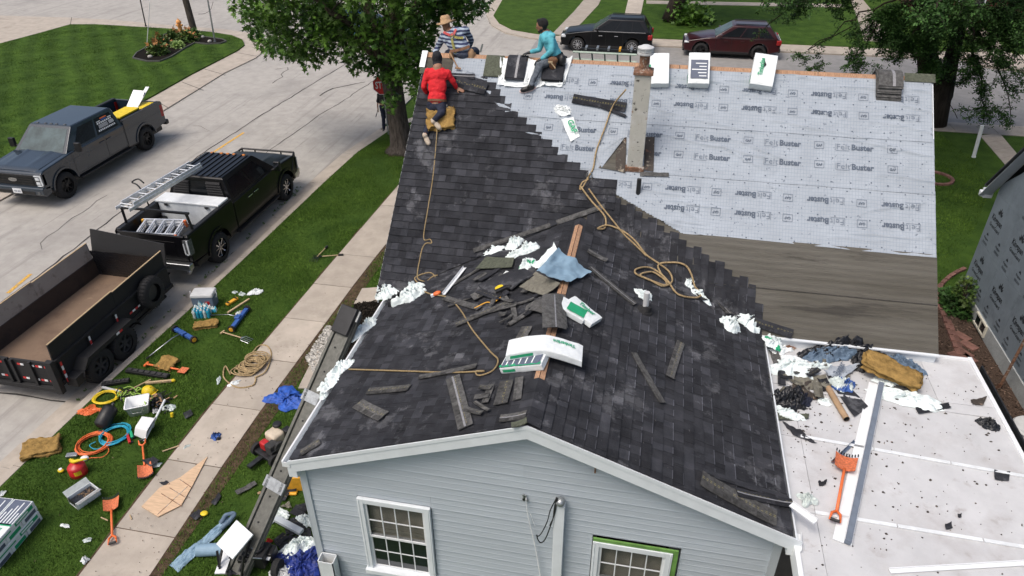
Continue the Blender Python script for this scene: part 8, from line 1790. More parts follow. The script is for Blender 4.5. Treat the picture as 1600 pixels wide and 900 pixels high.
for i in range(260):
 s=rs.choice('LLRR');d=rs.uniform(.1,DW-.1);y=rs.uniform(.1,4.2);f=fL if s=='L' else fR;l=rs.uniform(.006,.018);p=f(d,y,.034);q=f(d+l,y+rs.uniform(-l,l)*2,.034);q2=f(d,y+l*1.3,.036);mb.add([p,q,q2],[(0,1,2)]if s=='R' else[(0,2,1)])
mb.build('roof_crumbs',MT['shingle_light'],kind='stuff',label='pale crumbs and granules scattered over the wing shingles')
# THINGS ON THE LAWN
G_=lambda px,py,z=0:at('G',px,py,z)
t=thing('cooler','blue cooler with a white lid standing at the kerb','cooler',mat=frame('G',323,478,14,0))
mb=MB();mb.box((0,0,.17),(.50,.34,.34),taper=(1.06,1.06));mb.build('cooler_body',MT['blue_print'],parent=t,local=True,bevel=.03)
mb=MB();mb.box((0,0,.385),(.55,.39,.09),taper=(.94,.92));mb.build('lid',MT['palegrey'],parent=t,local=True,bevel=.025)
for s_ in(1,-1):mb=MB();mb.tube([(s_*.28,0,.25),(s_*.31,0,.34),(s_*.30,0,.44)],.012);mb.build('handle',MT['white_clean'],parent=t,local=True)
mb=MB();mb.bb((.06,-.183,.12),(.17,-.178,.24));mb.build('label_patch',MT['red'],parent=t,local=True)
t=thing('bottle_pack','shrink-wrapped pack of water bottles in blue and white beside the cooler','bottled water',mat=frame('G',317,494,20,0))
for i in range(5):
 for j in range(3):
  mb=MB();x,y=-.16+.08*i,-.08+.08*j;mb.cyl((x,y,0),(x,y,.17),.035,.035,10);mb.cyl((x,y,.17),(x,y,.21),.035,.014,10,m=0);mb.cyl((x,y,.21),(x,y,.225),.015,.015,8,m=1);mb.build('bottle',[MT['cyan']if(i+j)%3 else MT['clearplastic'],MT['white_clean']],parent=t,local=True)
crumple('plastic_film','clear blue-and-white film loosely covering the bottle pack','plastic film','G',318,486,.44,.32,.30,20,61,'clearplastic',None,3,.35,0,'cyan',.05)
def sweeper(lab,px0,px1,grip):
 M_,L_=frame2('G',px0,px1,.0);t=thing('magnetic_sweeper',lab,'magnetic sweeper',mat=M_)
 mb=MB();mb.box((0,0,.09),(L_-.10,.10,.075));mb.box((0,.03,.13),(.16,.12,.07));mb.build('magnet_housing',MT['blue'],parent=t,local=True,bevel=.012)
 for s_ in(1,-1):
  mb=MB();mb.cyl((s_*(L_/2-.05),0,.085),(s_*(L_/2),0,.085),.085,.085,18);w2=mb.build('wheel',MT['rubber'],parent=t,local=True);mb=MB();mb.cyl((s_*(L_/2),0,.085),(s_*(L_/2+.006),0,.085),.055,.05,14);o=bpy.data.objects.new('hub',mb.mesh('hub',[MT['yellow_orange']],Matrix(),False));col.objects.link(o);o.parent=w2
 g=M_.inverted()@G_(*grip,.05);mb=MB();mb.tube([(0,.04,.15),(g.x*.3,g.y*.3,.16),(g.x,g.y,.04)],.012,8);mb.build('handle',MT['steel'],parent=t,local=True,smooth=True);mb=MB();d=Vector((g.x,g.y,0)).normalized();mb.cyl((g.x-d.x*.2,g.y-d.y*.2,.06),(g.x,g.y,.04),.018,n=8);mb.build('grip',MT['rubber']if px0[0]>300 else MT['rust'],parent=t,local=True)
sweeper('blue rolling magnet sweeper standing near the split bamboo stick',(362,520),(388,486),(322,492))
sweeper('blue rolling magnet sweeper lying nearer the trailer, handle toward the lower left',(305,536),(274,518),(228,560))
t=thing('garden_fork','small four-tined fork with a wooden handle next to the sweeper','garden fork',mat=frame2('G',(348,520),(392,534),.02)[0]);L_=frame2('G',(348,520),(392,534),.02)[1]
mb=MB();mb.tube([(-L_/2,0,.02),(L_/2-.28,0,.03)],.016,8);mb.box((-L_/2,0,.02),(.04,.12,.03));mb.build('handle',MT['wood'],parent=t,local=True)
for i in range(4):mb=MB();y=(i-1.5)*.055;mb.tube([(L_/2-.28,0,.03),(L_/2-.22,y,.03),(L_/2-.1,y,.02),(L_/2,y,.01)],.007,5);mb.build('tine',MT['steel'],parent=t,local=True)
mb=MB();M_,L_=frame2('G',(356,490),(390,468),.02);mb.box((0,0,.02),(L_,.05,.04));mb.build('wood_stick',MT['wood'],at=M_,label='light wooden stick lying across the grass by the sweeper',cat='stick',bevel=.006)
t=thing('yellow_level','yellow plastic bar with black ends beside the cooler','level',mat=frame2('G',(352,480),(374,466),.02)[0]);mb=MB();mb.box((0,0,.04),(.34,.10,.05));mb.build('bar',MT['yellow_orange'],parent=t,local=True,bevel=.01)
for s_ in(1,-1):mb=MB();mb.box((s_*.12,0,.07),(.04,.08,.015));mb.build('end_cap',MT['blackplastic'],parent=t,local=True)
for i,(x,y_,sx,sy,h,a,m,lab,cat)in enumerate(((400,457,.26,.20,.12,30,'wrap_white','small white plastic bag on the grass above the wooden stick','plastic bag'),(378,460,.14,.11,.07,0,'clearplastic','clear greenish plastic cup right of the yellow bar','plastic cup'),(367,457,.10,.08,.05,0,'clearplastic','clear crumpled plastic lid above the yellow bar','plastic lid'),(376,491,.18,.14,.10,0,'clearplastic','small mixed wrapper with red print under the stick','plastic wrapper'),(337,683,.16,.14,.10,0,'blackbag','dark blue-black crumpled glove on the sidewalk slab','glove'),(101,822,.13,.05,.05,0,'wrap_white','white crescent of plastic on the lower left lawn','plastic scrap'),(137,844,.12,.06,.05,30,'clearplastic','small clear bottle lying near the white crescent','bottle'),(133,876,.08,.10,.10,90,'wrap_white','white plastic bottle on the lower lawn','bottle'),(245,727,.13,.08,.06,30,'clearplastic','clear plastic scrap beside the scraper blade','plastic scrap'),(292,698,.10,.05,.05,60,'clearplastic','clear cup at the sidewalk edge','plastic cup'),(342,594,.07,.20,.03,20,'clearplastic','flat clear strip on the lawn left of the rope pile','plastic strip'),(366,599,.10,.2,.05,-40,'wrap_white','white cord handle at the lower end of the rope pile','plastic scrap'),(264,638,.22,.12,.08,20,'clearplastic','clear bottle cluster right of the tangled straps','bottle'),(217,677,.10,.06,.04,30,'green_print','green bottle by the white tubs','bottle'),(2,772,.1,.1,.05,0,'wrap_white','white scrap at the left picture edge','paper scrap'),(244,643,.11,.10,.08,0,'palegrey','round pale roll right of the white tubs','tape roll'))):
 crumple({'plastic bag':'plastic_bag','bottle':'plastic_bottle','glove':'crumpled_glove','tape roll':'tape_roll'}.get(cat,'plastic_scrap'),lab,cat,'G',x,y_,sx,sy,h,a,i+71,m,None,2,.4,.02,'red' if i==3 else('blue' if i==4 else None),.12)
for i,(a,b,lab)in enumerate((((493,405),(511,386),'short axe-like tool with a dark head, upper of the crossed pair on the verge'),((498,402),(535,399),'long-handled tool with a black grip, lower of the crossed pair on the verge'))):
 M_,L_=frame2('G',a,b,.03);t=thing('hand_fork',lab,'hand tool',mat=M_);mb=MB();mb.tube([(-L_/2+.1,0,.02),(L_/2,0,.02)],.014,7);mb.build('handle',MT['wood'],parent=t,local=True);mb=MB();mb.box((L_/2-.04,0,.02),(.14,.05,.04));mb.build('grip',MT['blackplastic'],parent=t,local=True)
 mb=MB()
 for k in range(4):mb.tube([(-L_/2+.1,0,.02),(-L_/2-.02,(k-1.5)*.06,.03),(-L_/2-.16,(k-1.5)*.07,.01)],.007,4)
 mb.build('tines',MT['darksteel'],parent=t,local=True)
t=thing('rope_pile','tangled pile of hemp rope at the sidewalk edge','rope',loc=G_(386,574));mb=MB();MM=frame('G',387,572,0,.01)
for k in range(7):coil(mb,MM@Matrix.Translation((rnd.uniform(-.14,.14),rnd.uniform(-.16,.16),.02*k*.6))@Matrix.Rotation(k*1.1,4,'Z')@Matrix.Rotation(rnd.uniform(-.15,.15),4,'X'),0,2.6,.14,.34,.016,k+3,.75,jit=.6,zs=.8)
mb.build('rope_coils',MT['hemp'],parent=t,smooth=True);mb=MB();mb.tube(spline([G_(398,590,.04),G_(415,580,.05),G_(424,555,.03),G_(418,541,.03),G_(405,540,.03),G_(395,550,.06)]),.016);mb.tube(spline([G_(360,585,.04),(G_(352,572,.03)),G_(350,590,.03),G_(370,605,.03),G_(395,602,.03),G_(400,590,.05)]),.016);mb.build('rope_tail',MT['hemp'],parent=t,smooth=True)
def gbar(nm,lab,p0,p1,w_,h,m,cat,lift=.02,bev=.006,extra=None):
 M_,L_=frame2('G',p0,p1,lift);t=thing(nm,lab,cat,mat=M_);mb=MB();mb.box((0,0,h/2),(L_,w_,h));mb.build('bar',MT[m],parent=t,local=True,bevel=bev)
 if extra=='tray':
  for i in range(7):mb=MB();mb.box((-L_/2+L_*(i+.5)/7,0,h+.008),(L_/9,w_*.6,.016));mb.build('rib',MT['rubber_grey'],parent=t,local=True)
 if extra=='cap':mb=MB();mb.ell((L_/2,0,h/2),(.05,w_*.7,h*.8),10,6);mb.build('end_cap',MT['yellow'],parent=t,local=True)
 return t
gbar('bracket_rail','long black ribbed rail lying beside the small foam block',(199,580),(264,590),.13,.06,'blackplastic','metal rail',extra='tray')
gbar('bracket_rail','shorter black ribbed rail nearer the trailer wheel',(160,602),(203,596),.12,.06,'blackplastic','metal rail',extra='tray')
gbar('wooden_pole','pale wooden handle with a yellow end cap',(228,600),(271,596),.05,.05,'wood','tool handle',extra='cap')
gbar('wooden_pole','grey-white stick at the kerb above the yellow hose',(160,606),(190,614),.05,.04,'palegrey','tool handle')
gbar('wooden_lath','thin pale lath leading from the black rail to the strap pile',(192,616),(236,594),.03,.03,'wood','lath')
gbar('wooden_lath','thin broken stick on the grass near the sidewalk',(254,706),(280,697),.025,.02,'wood','lath');gbar('wooden_lath','short wood splinter above the lower orange shovel',(158,809),(169,814),.02,.02,'wood','lath');gbar('wooden_lath','short splinter by the sidewalk edge near the plywood',(203,805),(206,812),.02,.02,'wood','lath')
M_,L_=frame2('G',(229,570),(290,580),.05);t=thing('orange_spud','orange-handled scraper under the small foam block','scraper',mat=M_);mb=MB();mb.tube([(-L_/2,0,.02),(L_/2-.15,0,.02)],.02,8);mb.box((-L_/2,0,.02),(.05,.14,.03));mb.build('handle',MT['orange'],parent=t,local=True);mb=MB();mb.box((L_/2-.05,0,.02),(.18,.18,.015));mb.build('blade',MT['orange_dirty'],parent=t,local=True)
t=thing('yellow_hose','coiled yellow air hose at the kerb behind the black tank','hose',loc=G_(165,625));mb=MB()
for k in range(3):coil(mb,frame('G',166+k*2,622,20*k,.02),0,3,.20,.28,.011,k+30,.8)
mb.build('hose_coils',MT['yellow'],parent=t,smooth=True)
t=thing('orange_net','bright orange netting bag at the kerb','netting',loc=G_(138,642));mb=MB()
for k in range(9):coil(mb,frame('G',140+rnd.uniform(-6,6),642+rnd.uniform(-3,3),40*k,.02),0,1.2,.06,.14,.006,k+50,.7)
mb.build('net_strands',MT['orange'],parent=t,smooth=True);crumple('orange_cloth','crumpled orange-red cloth under the netting','cloth','G',139,642,.34,.20,.07,30,91,'orange',None,2)
t=thing('strap_pile','tangle of lime green and dark straps in front of the white tubs','straps',loc=G_(205,622));mb=MB();rs=random.Random(9)
for k in range(26):
 c=G_(205+rs.gauss(0,12),622+rs.gauss(0,5),.03);a=rs.uniform(0,6.28);P=[c+Vector((math.cos(a+j*.8)*rs.uniform(.05,.22),math.sin(a+j*.8)*rs.uniform(.05,.18),rs.uniform(.0,.12)))for j in range(4)];mb.tube(spline(P,4),.012,4,m=(0 if k%3 else 1))
mb.build('straps',[MT['lime']if'lime' in MT else mk('lime',(.28,.45,.08),.6),MT['blackplastic']],parent=t)
t=thing('harness_pile','pile of black and yellow safety harnesses right of the white tubs','harness',loc=G_(248,628));mb=MB()
for k in range(42):
 c=G_(247+rs.gauss(0,9),628+rs.gauss(0,8),.03);a=rs.uniform(0,6.28);l=rs.uniform(.08,.2);mb.bar(c,c+Vector((math.cos(a)*l,math.sin(a)*l,rs.uniform(-.02,.10))),.035,.008,m=(0,1,1)[k%3])
mb.build('webbing',[MT['leather_pale'],MT['blackplastic']],parent=t)
for k in range(6):c=G_(247+rs.gauss(0,7),628+rs.gauss(0,6),.08);mb=MB();mb.ell(c,(.04,.04,.03),8,5);mb.build('buckle',MT['darksteel'],parent=t)
c=G_(233,613,.02);t=thing('hard_hat','yellow hard hat on top of the strap pile','hard hat',loc=c);n=20
mb=MB();mb.loft([[c+Vector((r*math.cos(2*math.pi*i/n)*1.15,r*math.sin(2*math.pi*i/n),z))for i in range(n)]for r,z in((.125,.02),(.13,.03),(.11,.08),(.08,.13),(.03,.155))]);mb.build('shell',MT['yellow'],parent=t,smooth=True);mb=MB();mb.box(c+Vector((.13,0,.025)),(.08,.16,.01));mb.bar(c+Vector((-.10,0,.10)),c+Vector((.08,0,.14)),.03,.04);mb.build('brim',MT['yellow'],parent=t,bevel=.004)
t=thing('air_tank','black cylindrical air tank standing on the verge','air tank',loc=G_(160,664));c0=G_(159,664,.12);mb=MB();ax=Vector((.1,1,.55)).normalized();R0=.145
for k in range(1):mb.loft([[p for p in mb.ring(c0+ax*s_,ax,r,20)]for s_,r in((-.06,.06),(-.04,.11),(0,R0),(.34,R0),(.38,.11),(.40,.06))])
mb.build('tank_shell',MT['blackplastic'],parent=t,smooth=True);mb=MB();mb.cyl(c0+ax*.40,c0+ax*.46,.03,.03,10);mb.build('valve',MT['darksteel'],parent=t);mb=MB();mb.ell(c0+Vector((.02,-.1,-.06)),(.04,.03,.02),8,6);mb.build('foot',MT['rubber_grey'],parent=t)
def tub(lab,px,py,ang,tilt,L_,W_,H,op=True,axis='X',lift=0):
 t=thing('white_tub',lab,'plastic tub',mat=frame('G',px,py,ang,lift)@Matrix.Rotation(R_(tilt),4,axis));mb=MB();w_=.012
 def rr(l,w2,z):
  P=[]
  for cx_,cy_,a0 in((1,1,0),(-1,1,90),(-1,-1,180),(1,-1,270)):
   for k in range(4):a=R_(a0+30*k);P.append(Vector((cx_*(l/2-.04)+.04*math.cos(a),cy_*(w2/2-.04)+.04*math.sin(a),z)))
  return P
 mb.loft([rr(L_*.86,W_*.86,0),rr(L_,W_,H),rr(L_+.03,W_+.03,H),rr(L_+.03,W_+.03,H+.015),rr(L_-w_*2,W_-w_*2,H+.01),rr(L_*.86-w_*2,W_*.86-w_*2,.015)]);mb.build('tub_body',MT['white_clean'],parent=t,local=True,autos=1)
 mb=MB();mb.tube([(-L_*.3,-W_/2-.02,H-.01),(-L_*.2,-W_/2-.05,H*.6),(L_*.2,-W_/2-.05,H*.6),(L_*.3,-W_/2-.02,H-.01)],.006);mb.build('bail_handle',MT['steel'],parent=t,local=True);return t
tub('upright white plastic tub with the bent handle near the strap pile',219,642,30,0,.42,.36,.24);tub('white tub tipped on its side showing its base, in front of the upright one',216,665,100,112,.36,.30,.22,axis='X',lift=.20)
M_,L_=frame2('G',(225,690),(260,632),.05);t=thing('metal_pole','long pale metal pole lying between tubs and the scraper shovel','pole',mat=M_);mb=MB();mb.cyl((-L_/2,0,0),(L_/2,0,.12),.022,.022,10);mb.build('tube',MT['white_metal'],parent=t,local=True);mb=MB();mb.cyl((-L_/2-.01,0,0),(-L_/2+.05,0,0),.03,.03,10);mb.build('end_sleeve',MT['steel'],parent=t,local=True)
for i,(px,py,nm,m,lab,r0)in enumerate(((148,693,'orange_hose','orange','coiled orange air hose above the red fuel can',.30),(177,681,'teal_hose','cyan','coiled teal air hose right of the orange hose',.27))):
 t=thing(nm,lab,'hose',loc=G_(px,py));mb=MB()
 for k in range(4):coil(mb,frame('G',px+rnd.uniform(-2,2),py+rnd.uniform(-1.5,1.5),30*k,.015+.01*k),0,2.2,r0*.86,r0*1.08,.010,k+10*i+60,.92,jit=.25)
 if i==0:mb.tube(spline([G_(166,695,.03),G_(170,705,.02),G_(160,714,.02),G_(140,716,.02),G_(125,722,.03),G_(108,738,.02)]),.009)
 else:mb.tube(spline([G_(150,690,.04),G_(140,696,.03),G_(150,702,.02),G_(166,696,.02),G_(178,690,.04)]),.010)
 mb.build('hose_coils',MT[m],parent=t,smooth=True)
t=thing('nailer_tools','red and green handled nailers beside the teal hose','nail gun',loc=G_(202,686))
for i,(p,q,m)in enumerate((((199,678),(203,692),'red'),((204,674),(207,684),'green_print'))):mb=MB();mb.bar(G_(*p,.05),G_(*q,.05),.05,.05);mb.build('gun_body',MT[m],parent=t,bevel=.01);mb=MB();mb.bar(G_(*q,.04),G_(q[0]+5,q[1]-2,.04),.03,.03);mb.build('muzzle',MT['darksteel'],parent=t)
c=G_(124,740);t=thing('fuel_can','round red metal fuel can with a yellow funnel spout','fuel can',loc=c)
mb=MB();n=24;mb.loft([[c+Vector((r*math.cos(2*math.pi*i/n),r*math.sin(2*math.pi*i/n),z))for i in range(n)]for r,z in((.145,0),(.15,.01),(.15,.06),(.153,.065),(.15,.07),(.15,.19),(.12,.225),(.05,.25),(.03,.26))]);mb.build('can_body',MT['red'],parent=t,smooth=True)
mb=MB();mb.add([c+Vector((.151*math.cos(R_(a)),.151*math.sin(R_(a)),z))for z in(.08,.17)for a in(-70,-55,-40,-25)],[(0,1,5,4),(1,2,6,5),(2,3,7,6)]);mb.build('label',MT['yellow'],parent=t)
a=c+Vector((-.02,.0,.28));mb=MB();mb.tube([a+Vector((-.06,.03,0)),a+Vector((.02,0,.02)),a+Vector((.12,.03,.05)),a+Vector((.26,.06,.08))],lambda t:.042-.026*t,10);mb.tube([a+Vector((-.06+.04*math.cos(x),.03,.04*math.sin(x)))for x in[i*.6 for i in range(11)]],.012,6);mb.build('funnel_spout',MT['yellow'],parent=t,smooth=True)
mb=MB();p=G_(132,716,.03);mb.ell(p,(.08,.07,.035),14,8);mb.build('plastic_disc',MT['white_clean'],label='round white lid against the orange hose',cat='lid',smooth=True)
gbar('paint_scraper','grey rectangular scraper left of the round white lid',(104,713),(122,711),.10,.04,'galv','scraper')
c=G_(96,737,.02);t=thing('tape_measure','yellow tape measure left of the red fuel can','tape measure',loc=c);mb=MB();mb.ell(c+Vector((0,0,.03)),(.06,.045,.035),12,8);mb.build('case',MT['yellow'],parent=t,smooth=True);mb=MB();mb.cyl(c+Vector((0,0,.05)),c+Vector((0,0,.07)),.03,n=12);mb.build('dial',MT['white_clean'],parent=t)
c=G_(269,651,.03);mb=MB();mb.cyl(c,c+Vector((.0,.02,.08)),.03,n=10);mb.build('yellow_cap',MT['yellow'],label='tiny yellow cap on the lawn right of the tubs',cat='capsule')  # a loose yellow cap on the grass
t=thing('nail_box','open cardboard nail box with black and white sides on the lawn','cardboard box',mat=frame('G',134,780,68,0));L_,W_,H=.42,.26,.16
for nm,a,b,m in(('side',(-L_/2,-W_/2,0),(L_/2,-W_/2+.008,H),'wrap_white'),('side',(-L_/2,W_/2-.008,0),(L_/2,W_/2,H),'wrap_white'),('end',(-L_/2,-W_/2+.008,0),(-L_/2+.008,W_/2-.008,H),'blackplastic'),('end',(L_/2-.008,-W_/2+.008,0),(L_/2,W_/2-.008,H),'wrap_white'),('bottom',(-L_/2+.01,-W_/2+.01,0),(L_/2-.01,W_/2-.01,.01),'cardboard')):mb=MB();mb.bb(a,b);mb.build(nm,MT[m],parent=t,local=True)
mb=MB();mb.add([Vector((-L_/2,-W_/2,H)),Vector((L_/2,-W_/2,H)),Vector((L_/2,-W_/2-.12,H+.05)),Vector((-L_/2,-W_/2-.12,H+.05))],[(0,1,2,3),(3,2,1,0)]);mb.build('flap',MT['palegrey'],parent=t,local=True);mb=MB();mb.add([Vector((-L_/2,W_/2,H)),Vector((L_/2,W_/2,H)),Vector((L_/2,W_/2+.10,H+.07)),Vector((-L_/2,W_/2+.10,H+.07))],[(0,1,2,3),(3,2,1,0)]);mb.build('flap',MT['wrap_white'],parent=t,local=True)
mb=MB();mb.bb((-L_/2-.002,-.10,.02),(-L_/2,.10,.06));mb.build('end_label',MT['wrap_white'],parent=t,local=True)
mb=MB();mb.box((0,0,.06),(L_-.04,W_-.04,.1));mb.build('inner_bag',MT['blackbag'],parent=t,local=True,bevel=.02);mb=MB()
for k in range(30):mb.box((rnd.uniform(-.05,.14),rnd.uniform(-.08,.08),.115),(.05,.004,.004),R=Matrix.Rotation(rnd.uniform(0,3),3,'Z'))
mb.build('nails',MT['cardboard'],parent=t,local=True)
for i,(c4,lab)in enumerate(((((222,720),(240,714),(250,720),(236,730)),'dark shingle scrap lying over the scraper shovel handle'),(((286,646),(298,640),(302,648),(290,655)),'dark oval shingle scrap on the grass near the sidewalk'),(((249,754),(262,752),(266,757),(256,759)),'small dark scrap at the sidewalk edge'),(((296,806),(310,797),(322,800),(306,813)),'dark scrap with a yellow piece beside it on the sidewalk edge'),(((330,786),(342,770),(346,776),(336,790)),'dark strip at the right sidewalk edge'),(((367,768),(398,752),(402,757),(372,774)),'grey shingle strip on the grass right of the sidewalk'))):
 sheet('shingle_scrap',lab,'shingle scrap','G',c4,'shingle' if i!=5 else'shingle_light',.01,.02,.02,i+50,.035 if i not in(0,)else .09)
mb=MB();p=G_(319,802,.06);mb.ell(p,(.07,.06,.02),10,5);mb.build('yellow_scrap',MT['yellow'],label='yellow disc lying on the dark scrap at the sidewalk',cat='disc',smooth=True)
t=thing('plywood_offcut','pointed plywood offcut with dark chalk lines lying on the sidewalk','plywood',loc=G_(270,765));op_=[(325,716),(301,762),(284,792),(248,810),(222,794),(250,765),(283,748)]
mb=MB();pp=P2('G',*op_);mb.prism(pp,GZ+.030,GZ+.045);mb.build('plywood_sheet',MT['plywood_pale'],parent=t)
for a,b in(((252,771),(284,791)),((265,762),(291,778)),((281,749),(300,762)),((246,804),(293,760))):mb=MB();mb.bar(G_(*a,.0465),G_(*b,.0465),.012,.003);mb.build('seam_line',MT['rust'],parent=t)
crumple('blue_tarp','folded bright blue tarpaulin on the sidewalk beside the lift','tarpaulin','G',450,624,.72,.5,.16,-5,101,'blue_tarp',None,4,.25,.02)
mb=MB();mb.prism(P2('G',(553,476),(590,470),(610,480),(600,560),(560,600),(520,600),(548,515)),0,GZ+.02);mb.build('mulch_bed',MT['mulch'],kind='structure');mb=MB();rs=random.Random(12);poly=P2('G',(553,476),(590,470),(610,480),(600,560),(520,570),(548,515));A=np.array(poly)
for i in range(2600):
 x,y=rs.uniform(A[:,0].min(),A[:,0].max()),rs.uniform(A[:,1].min(),A[:,1].max())
 if inpoly(np.array([x]),np.array([y]),poly)[0]:mb.box((x,y,GZ+.03+rs.uniform(0,.02)),(rs.uniform(.02,.06),.02,.014),R=Matrix.Rotation(rs.uniform(0,3.1),3,'Z')@Matrix.Rotation(rs.uniform(-.5,.5),3,'X'),tone=rs.uniform(.4,3.5))
mb.build('black_mulch',MT['mulch'],kind='stuff',label='black bark mulch in the bed along the house')
poly=P2('G',(478,560),(512,510),(530,518),(520,545),(500,575),(490,585));A=np.array(poly);mb=MB()
for i in range(900):
 x,y=rs.uniform(A[:,0].min(),A[:,0].max()),rs.uniform(A[:,1].min(),A[:,1].max())
 if inpoly(np.array([x]),np.array([y]),poly)[0]:r=rs.uniform(.015,.035);mb.ell((x,y,GZ+.03),(r*1.2,r,r*.7),6,4,tone=rs.uniform(.6,1.4))
mb.build('gravel',MT['stone'],kind='stuff',label='pale gravel strip beside the sidewalk near the lift',smooth=True)
# shingle pallet at the lower left
pal=thing('pallet_stack',None,None,loc=(0,0,0))if False else None
O=G_(70,812);MP=Matrix.Translation(Vector((O.x-.50,O.y-.55,GZ)))@Matrix.Rotation(R_(3),4,'Z')
k=0
for lay in range(4):
 for j in range(3):
  rot=lay%2;x,y=(0,(j-1)*.345)if rot==0 else((j-1)*.345,0)
  if rot:y=0
  M_=MP@Matrix.Translation((x*1.0-.0,y,.02+lay*.115))@Matrix.Rotation(R_(90 if rot else 0)+rnd.uniform(-.02,.02),4,'Z')
  t=thing('shingle_bundle','bundle in the street-side pallet stack, layer %s, %s'%(('at the bottom','second from the ground','third from the ground','on top')[lay],('nearest the camera side','in the middle','farthest toward the street corner')[j]),'shingle bundle',mat=M_,group='shingle bundles piled on the verge')
  mb=MB();mb.box((0,0,.055),(1.02,.34,.108));mb.build('wrapper',MT['wrap_white'],parent=t,local=True,bevel=.015)
  pr=MB()
  if lay==3:
   pr.bb((-.50,-.165,.1105),(.50,.165,.1125),0 if False else 2)
   u0=-.50;pr.bb((.0,-.15,.113),(.49,.15,.1145),1)
   for q in range(5):pr.bb((.03,-.12+q*.055,.115),(.03+.42*(.5+.5*((q*3)%4)/3),-.10+q*.055,.116),2)
   pr.bb((-.02,-.165,.113),(.02,.165,.1145),0);put_text(pr,'Timberline',lambda u,v:Vector((-.46+u,-.06+v,.1145)),0,0,.40,.09,0,.03);pr.add([Vector((-.09,-.02,.1145)),Vector((-.05,.03,.1145)),Vector((-.09,.08,.1145)),Vector((-.13,.03,.1145))],[(0,1,2,3)],0)
  for s_ in(1,-1):
   pr.bb((.05,s_*.1705,.02),(.45,s_*.172,.09),0 if(lay+j)%2 else 1);pr.bb((.08,s_*.1722,.04),(.34,s_*.1735,.07),2);pr.bb((-.48,s_*.1705,.035),(-.05,s_*.172,.06),0)
   pr.bb((s_*.5105,-.12,.02),(s_*.512,.12,.09),0 if j%2 else 1)
  pr.build('wrapper_print',[MT['green_print'],MT['dark_print'],MT['wrap_white']],parent=t,local=True)
# by the house: shingle lift, machines and rubbish
a=G_(372,895,.12);b=at('G',551,486,0);top=CAM+(ray(551,486))*((3.32-CAM.z)/ray(551,486).z)
t=thing('shingle_lift','long motorised shingle lift ladder leaning up to the left eave','ladder lift',loc=a);d=(top-a).normalized();L_=(top-a).length;sdv=d.cross(UP).normalized();nn=sdv.cross(d).normalized();W_=.15
for s_ in(1,-1):
 for k in range(3):mb=MB();p0,p1=a+d*L_*k/3,a+d*(L_*(k+1)/3-.01);mb.bar(p0+sdv*s_*W_,p1+sdv*s_*W_,.05,.13,up=nn);mb.bar(p0+sdv*s_*(W_-.0)-nn*.0,p1+sdv*s_*W_,.075,.02,up=nn);mb.build('rail',MT['alu_dull'],parent=t)
n=int(L_/.30)
for k in range(n):mb=MB();p=a+d*(k+.5)*.30;mb.bar(p-sdv*W_,p+sdv*W_,.05,.03,up=nn);mb.build('rung',MT['alu_dull'],parent=t)
mb=MB();mb.bar(a+nn*.03,top+nn*.03,.22,.012,up=nn);mb.build('track_plate',MT['alu_dull'],parent=t)
for k in range(3):mb=MB();p=a+d*L_*(k+1)/3.02;mb.bar(p-d*.12+nn*.05,p+d*.06+nn*.05,.42,.03,up=nn);mb.build('splice_plate',MT['galv'],parent=t)
for k in range(12):
 p=a+d*(.4+k*.42)+nn*.042;mb=MB();mb.cyl(p,p+nn*.006,.016,n=8);mb.build('track_hole',MT['shade'],parent=t)
mb=MB();mb.bar(top-d*.42+nn*.06,top+nn*.06+d*.05,.34,.13,up=nn);mb.build('top_head',MT['blackplastic'],parent=t,bevel=.02)
mb=MB();q=a+d*.55;mb.bar(q+nn*.26-d*.25,q+nn*.26+d*.25,.50,.02,up=nn);
plat=MB();C0=Py(367,843,a.y+.2);
plat.box((0,0,0),(.44,.44,.03));plat.build('lift_platform',MT['white_metal'],parent=t,at=Matrix.Translation(C0)@Matrix.Rotation(R_(-28),4,'Z')@Matrix.Rotation(R_(24),4,'X'),bevel=.006)
mb=MB()
for s_ in(-.22,.22):mb.bar(C0+Vector((s_,.1,-.02)),a+Vector((s_*.8-.1,-.05,.12)),.03,.03);mb.bar(C0+Vector((s_,-.18,-.1)),a+Vector((s_*.8-.05,-.1,.05)),.03,.03)
mb.build('platform_frame',MT['blackplastic'],parent=t)
c=G_(398,880,.0);mb=MB();mb.box(c+Vector((.1,0,.25)),(.36,.32,.26));mb.cyl(c+Vector((.1,0,.38)),c+Vector((.1,0,.44)),.13,.12,16);mb.box(c+Vector((-.05,-.12,.22)),(.16,.18,.2));mb.box(c+Vector((.28,.08,.22)),(.14,.2,.18));mb.build('engine',MT['blackplastic'],parent=t,bevel=.02)
mb=MB();mb.cyl(c+Vector((.1,0,.44)),c+Vector((.1,0,.455)),.06,n=14);mb.tube([c+Vector((.24,-.1,.3)),c+Vector((.3,-.2,.45)),c+Vector((.2,-.25,.5))],.012);mb.build('engine_trim',MT['steel'],parent=t)
for s_ in(-.3,.42):mb=MB();mb.cyl(c+Vector((s_,-.1,.14)),c+Vector((s_+.09,-.1,.14)),.14,.14,18);mb.build('wheel',MT['rubber'],parent=t)
for i,(p,q,lab)in enumerate((((345,892),(356,862),'white flat panel lying under the lift platform'),((396,862),(420,868),'white panel strip behind the lift engine'))):M_,L2=frame2('G',p,q,.25);mb=MB();mb.box((0,0,0),(L2+.1,.16,.02));mb.build('white_board',MT['white_clean'],at=M_,label=lab,cat='board')
t=thing('engine_compressor','wheeled gasoline engine unit with a tan housing beside the lift','compressor',mat=frame('G',432,706,-25,0))
mb=MB();mb.box((0,0,.14),(.42,.62,.06));mb.box((.25,0,.3),(.04,.5,.04));mb.build('chassis',MT['darksteel'],parent=t,local=True,bevel=.01)
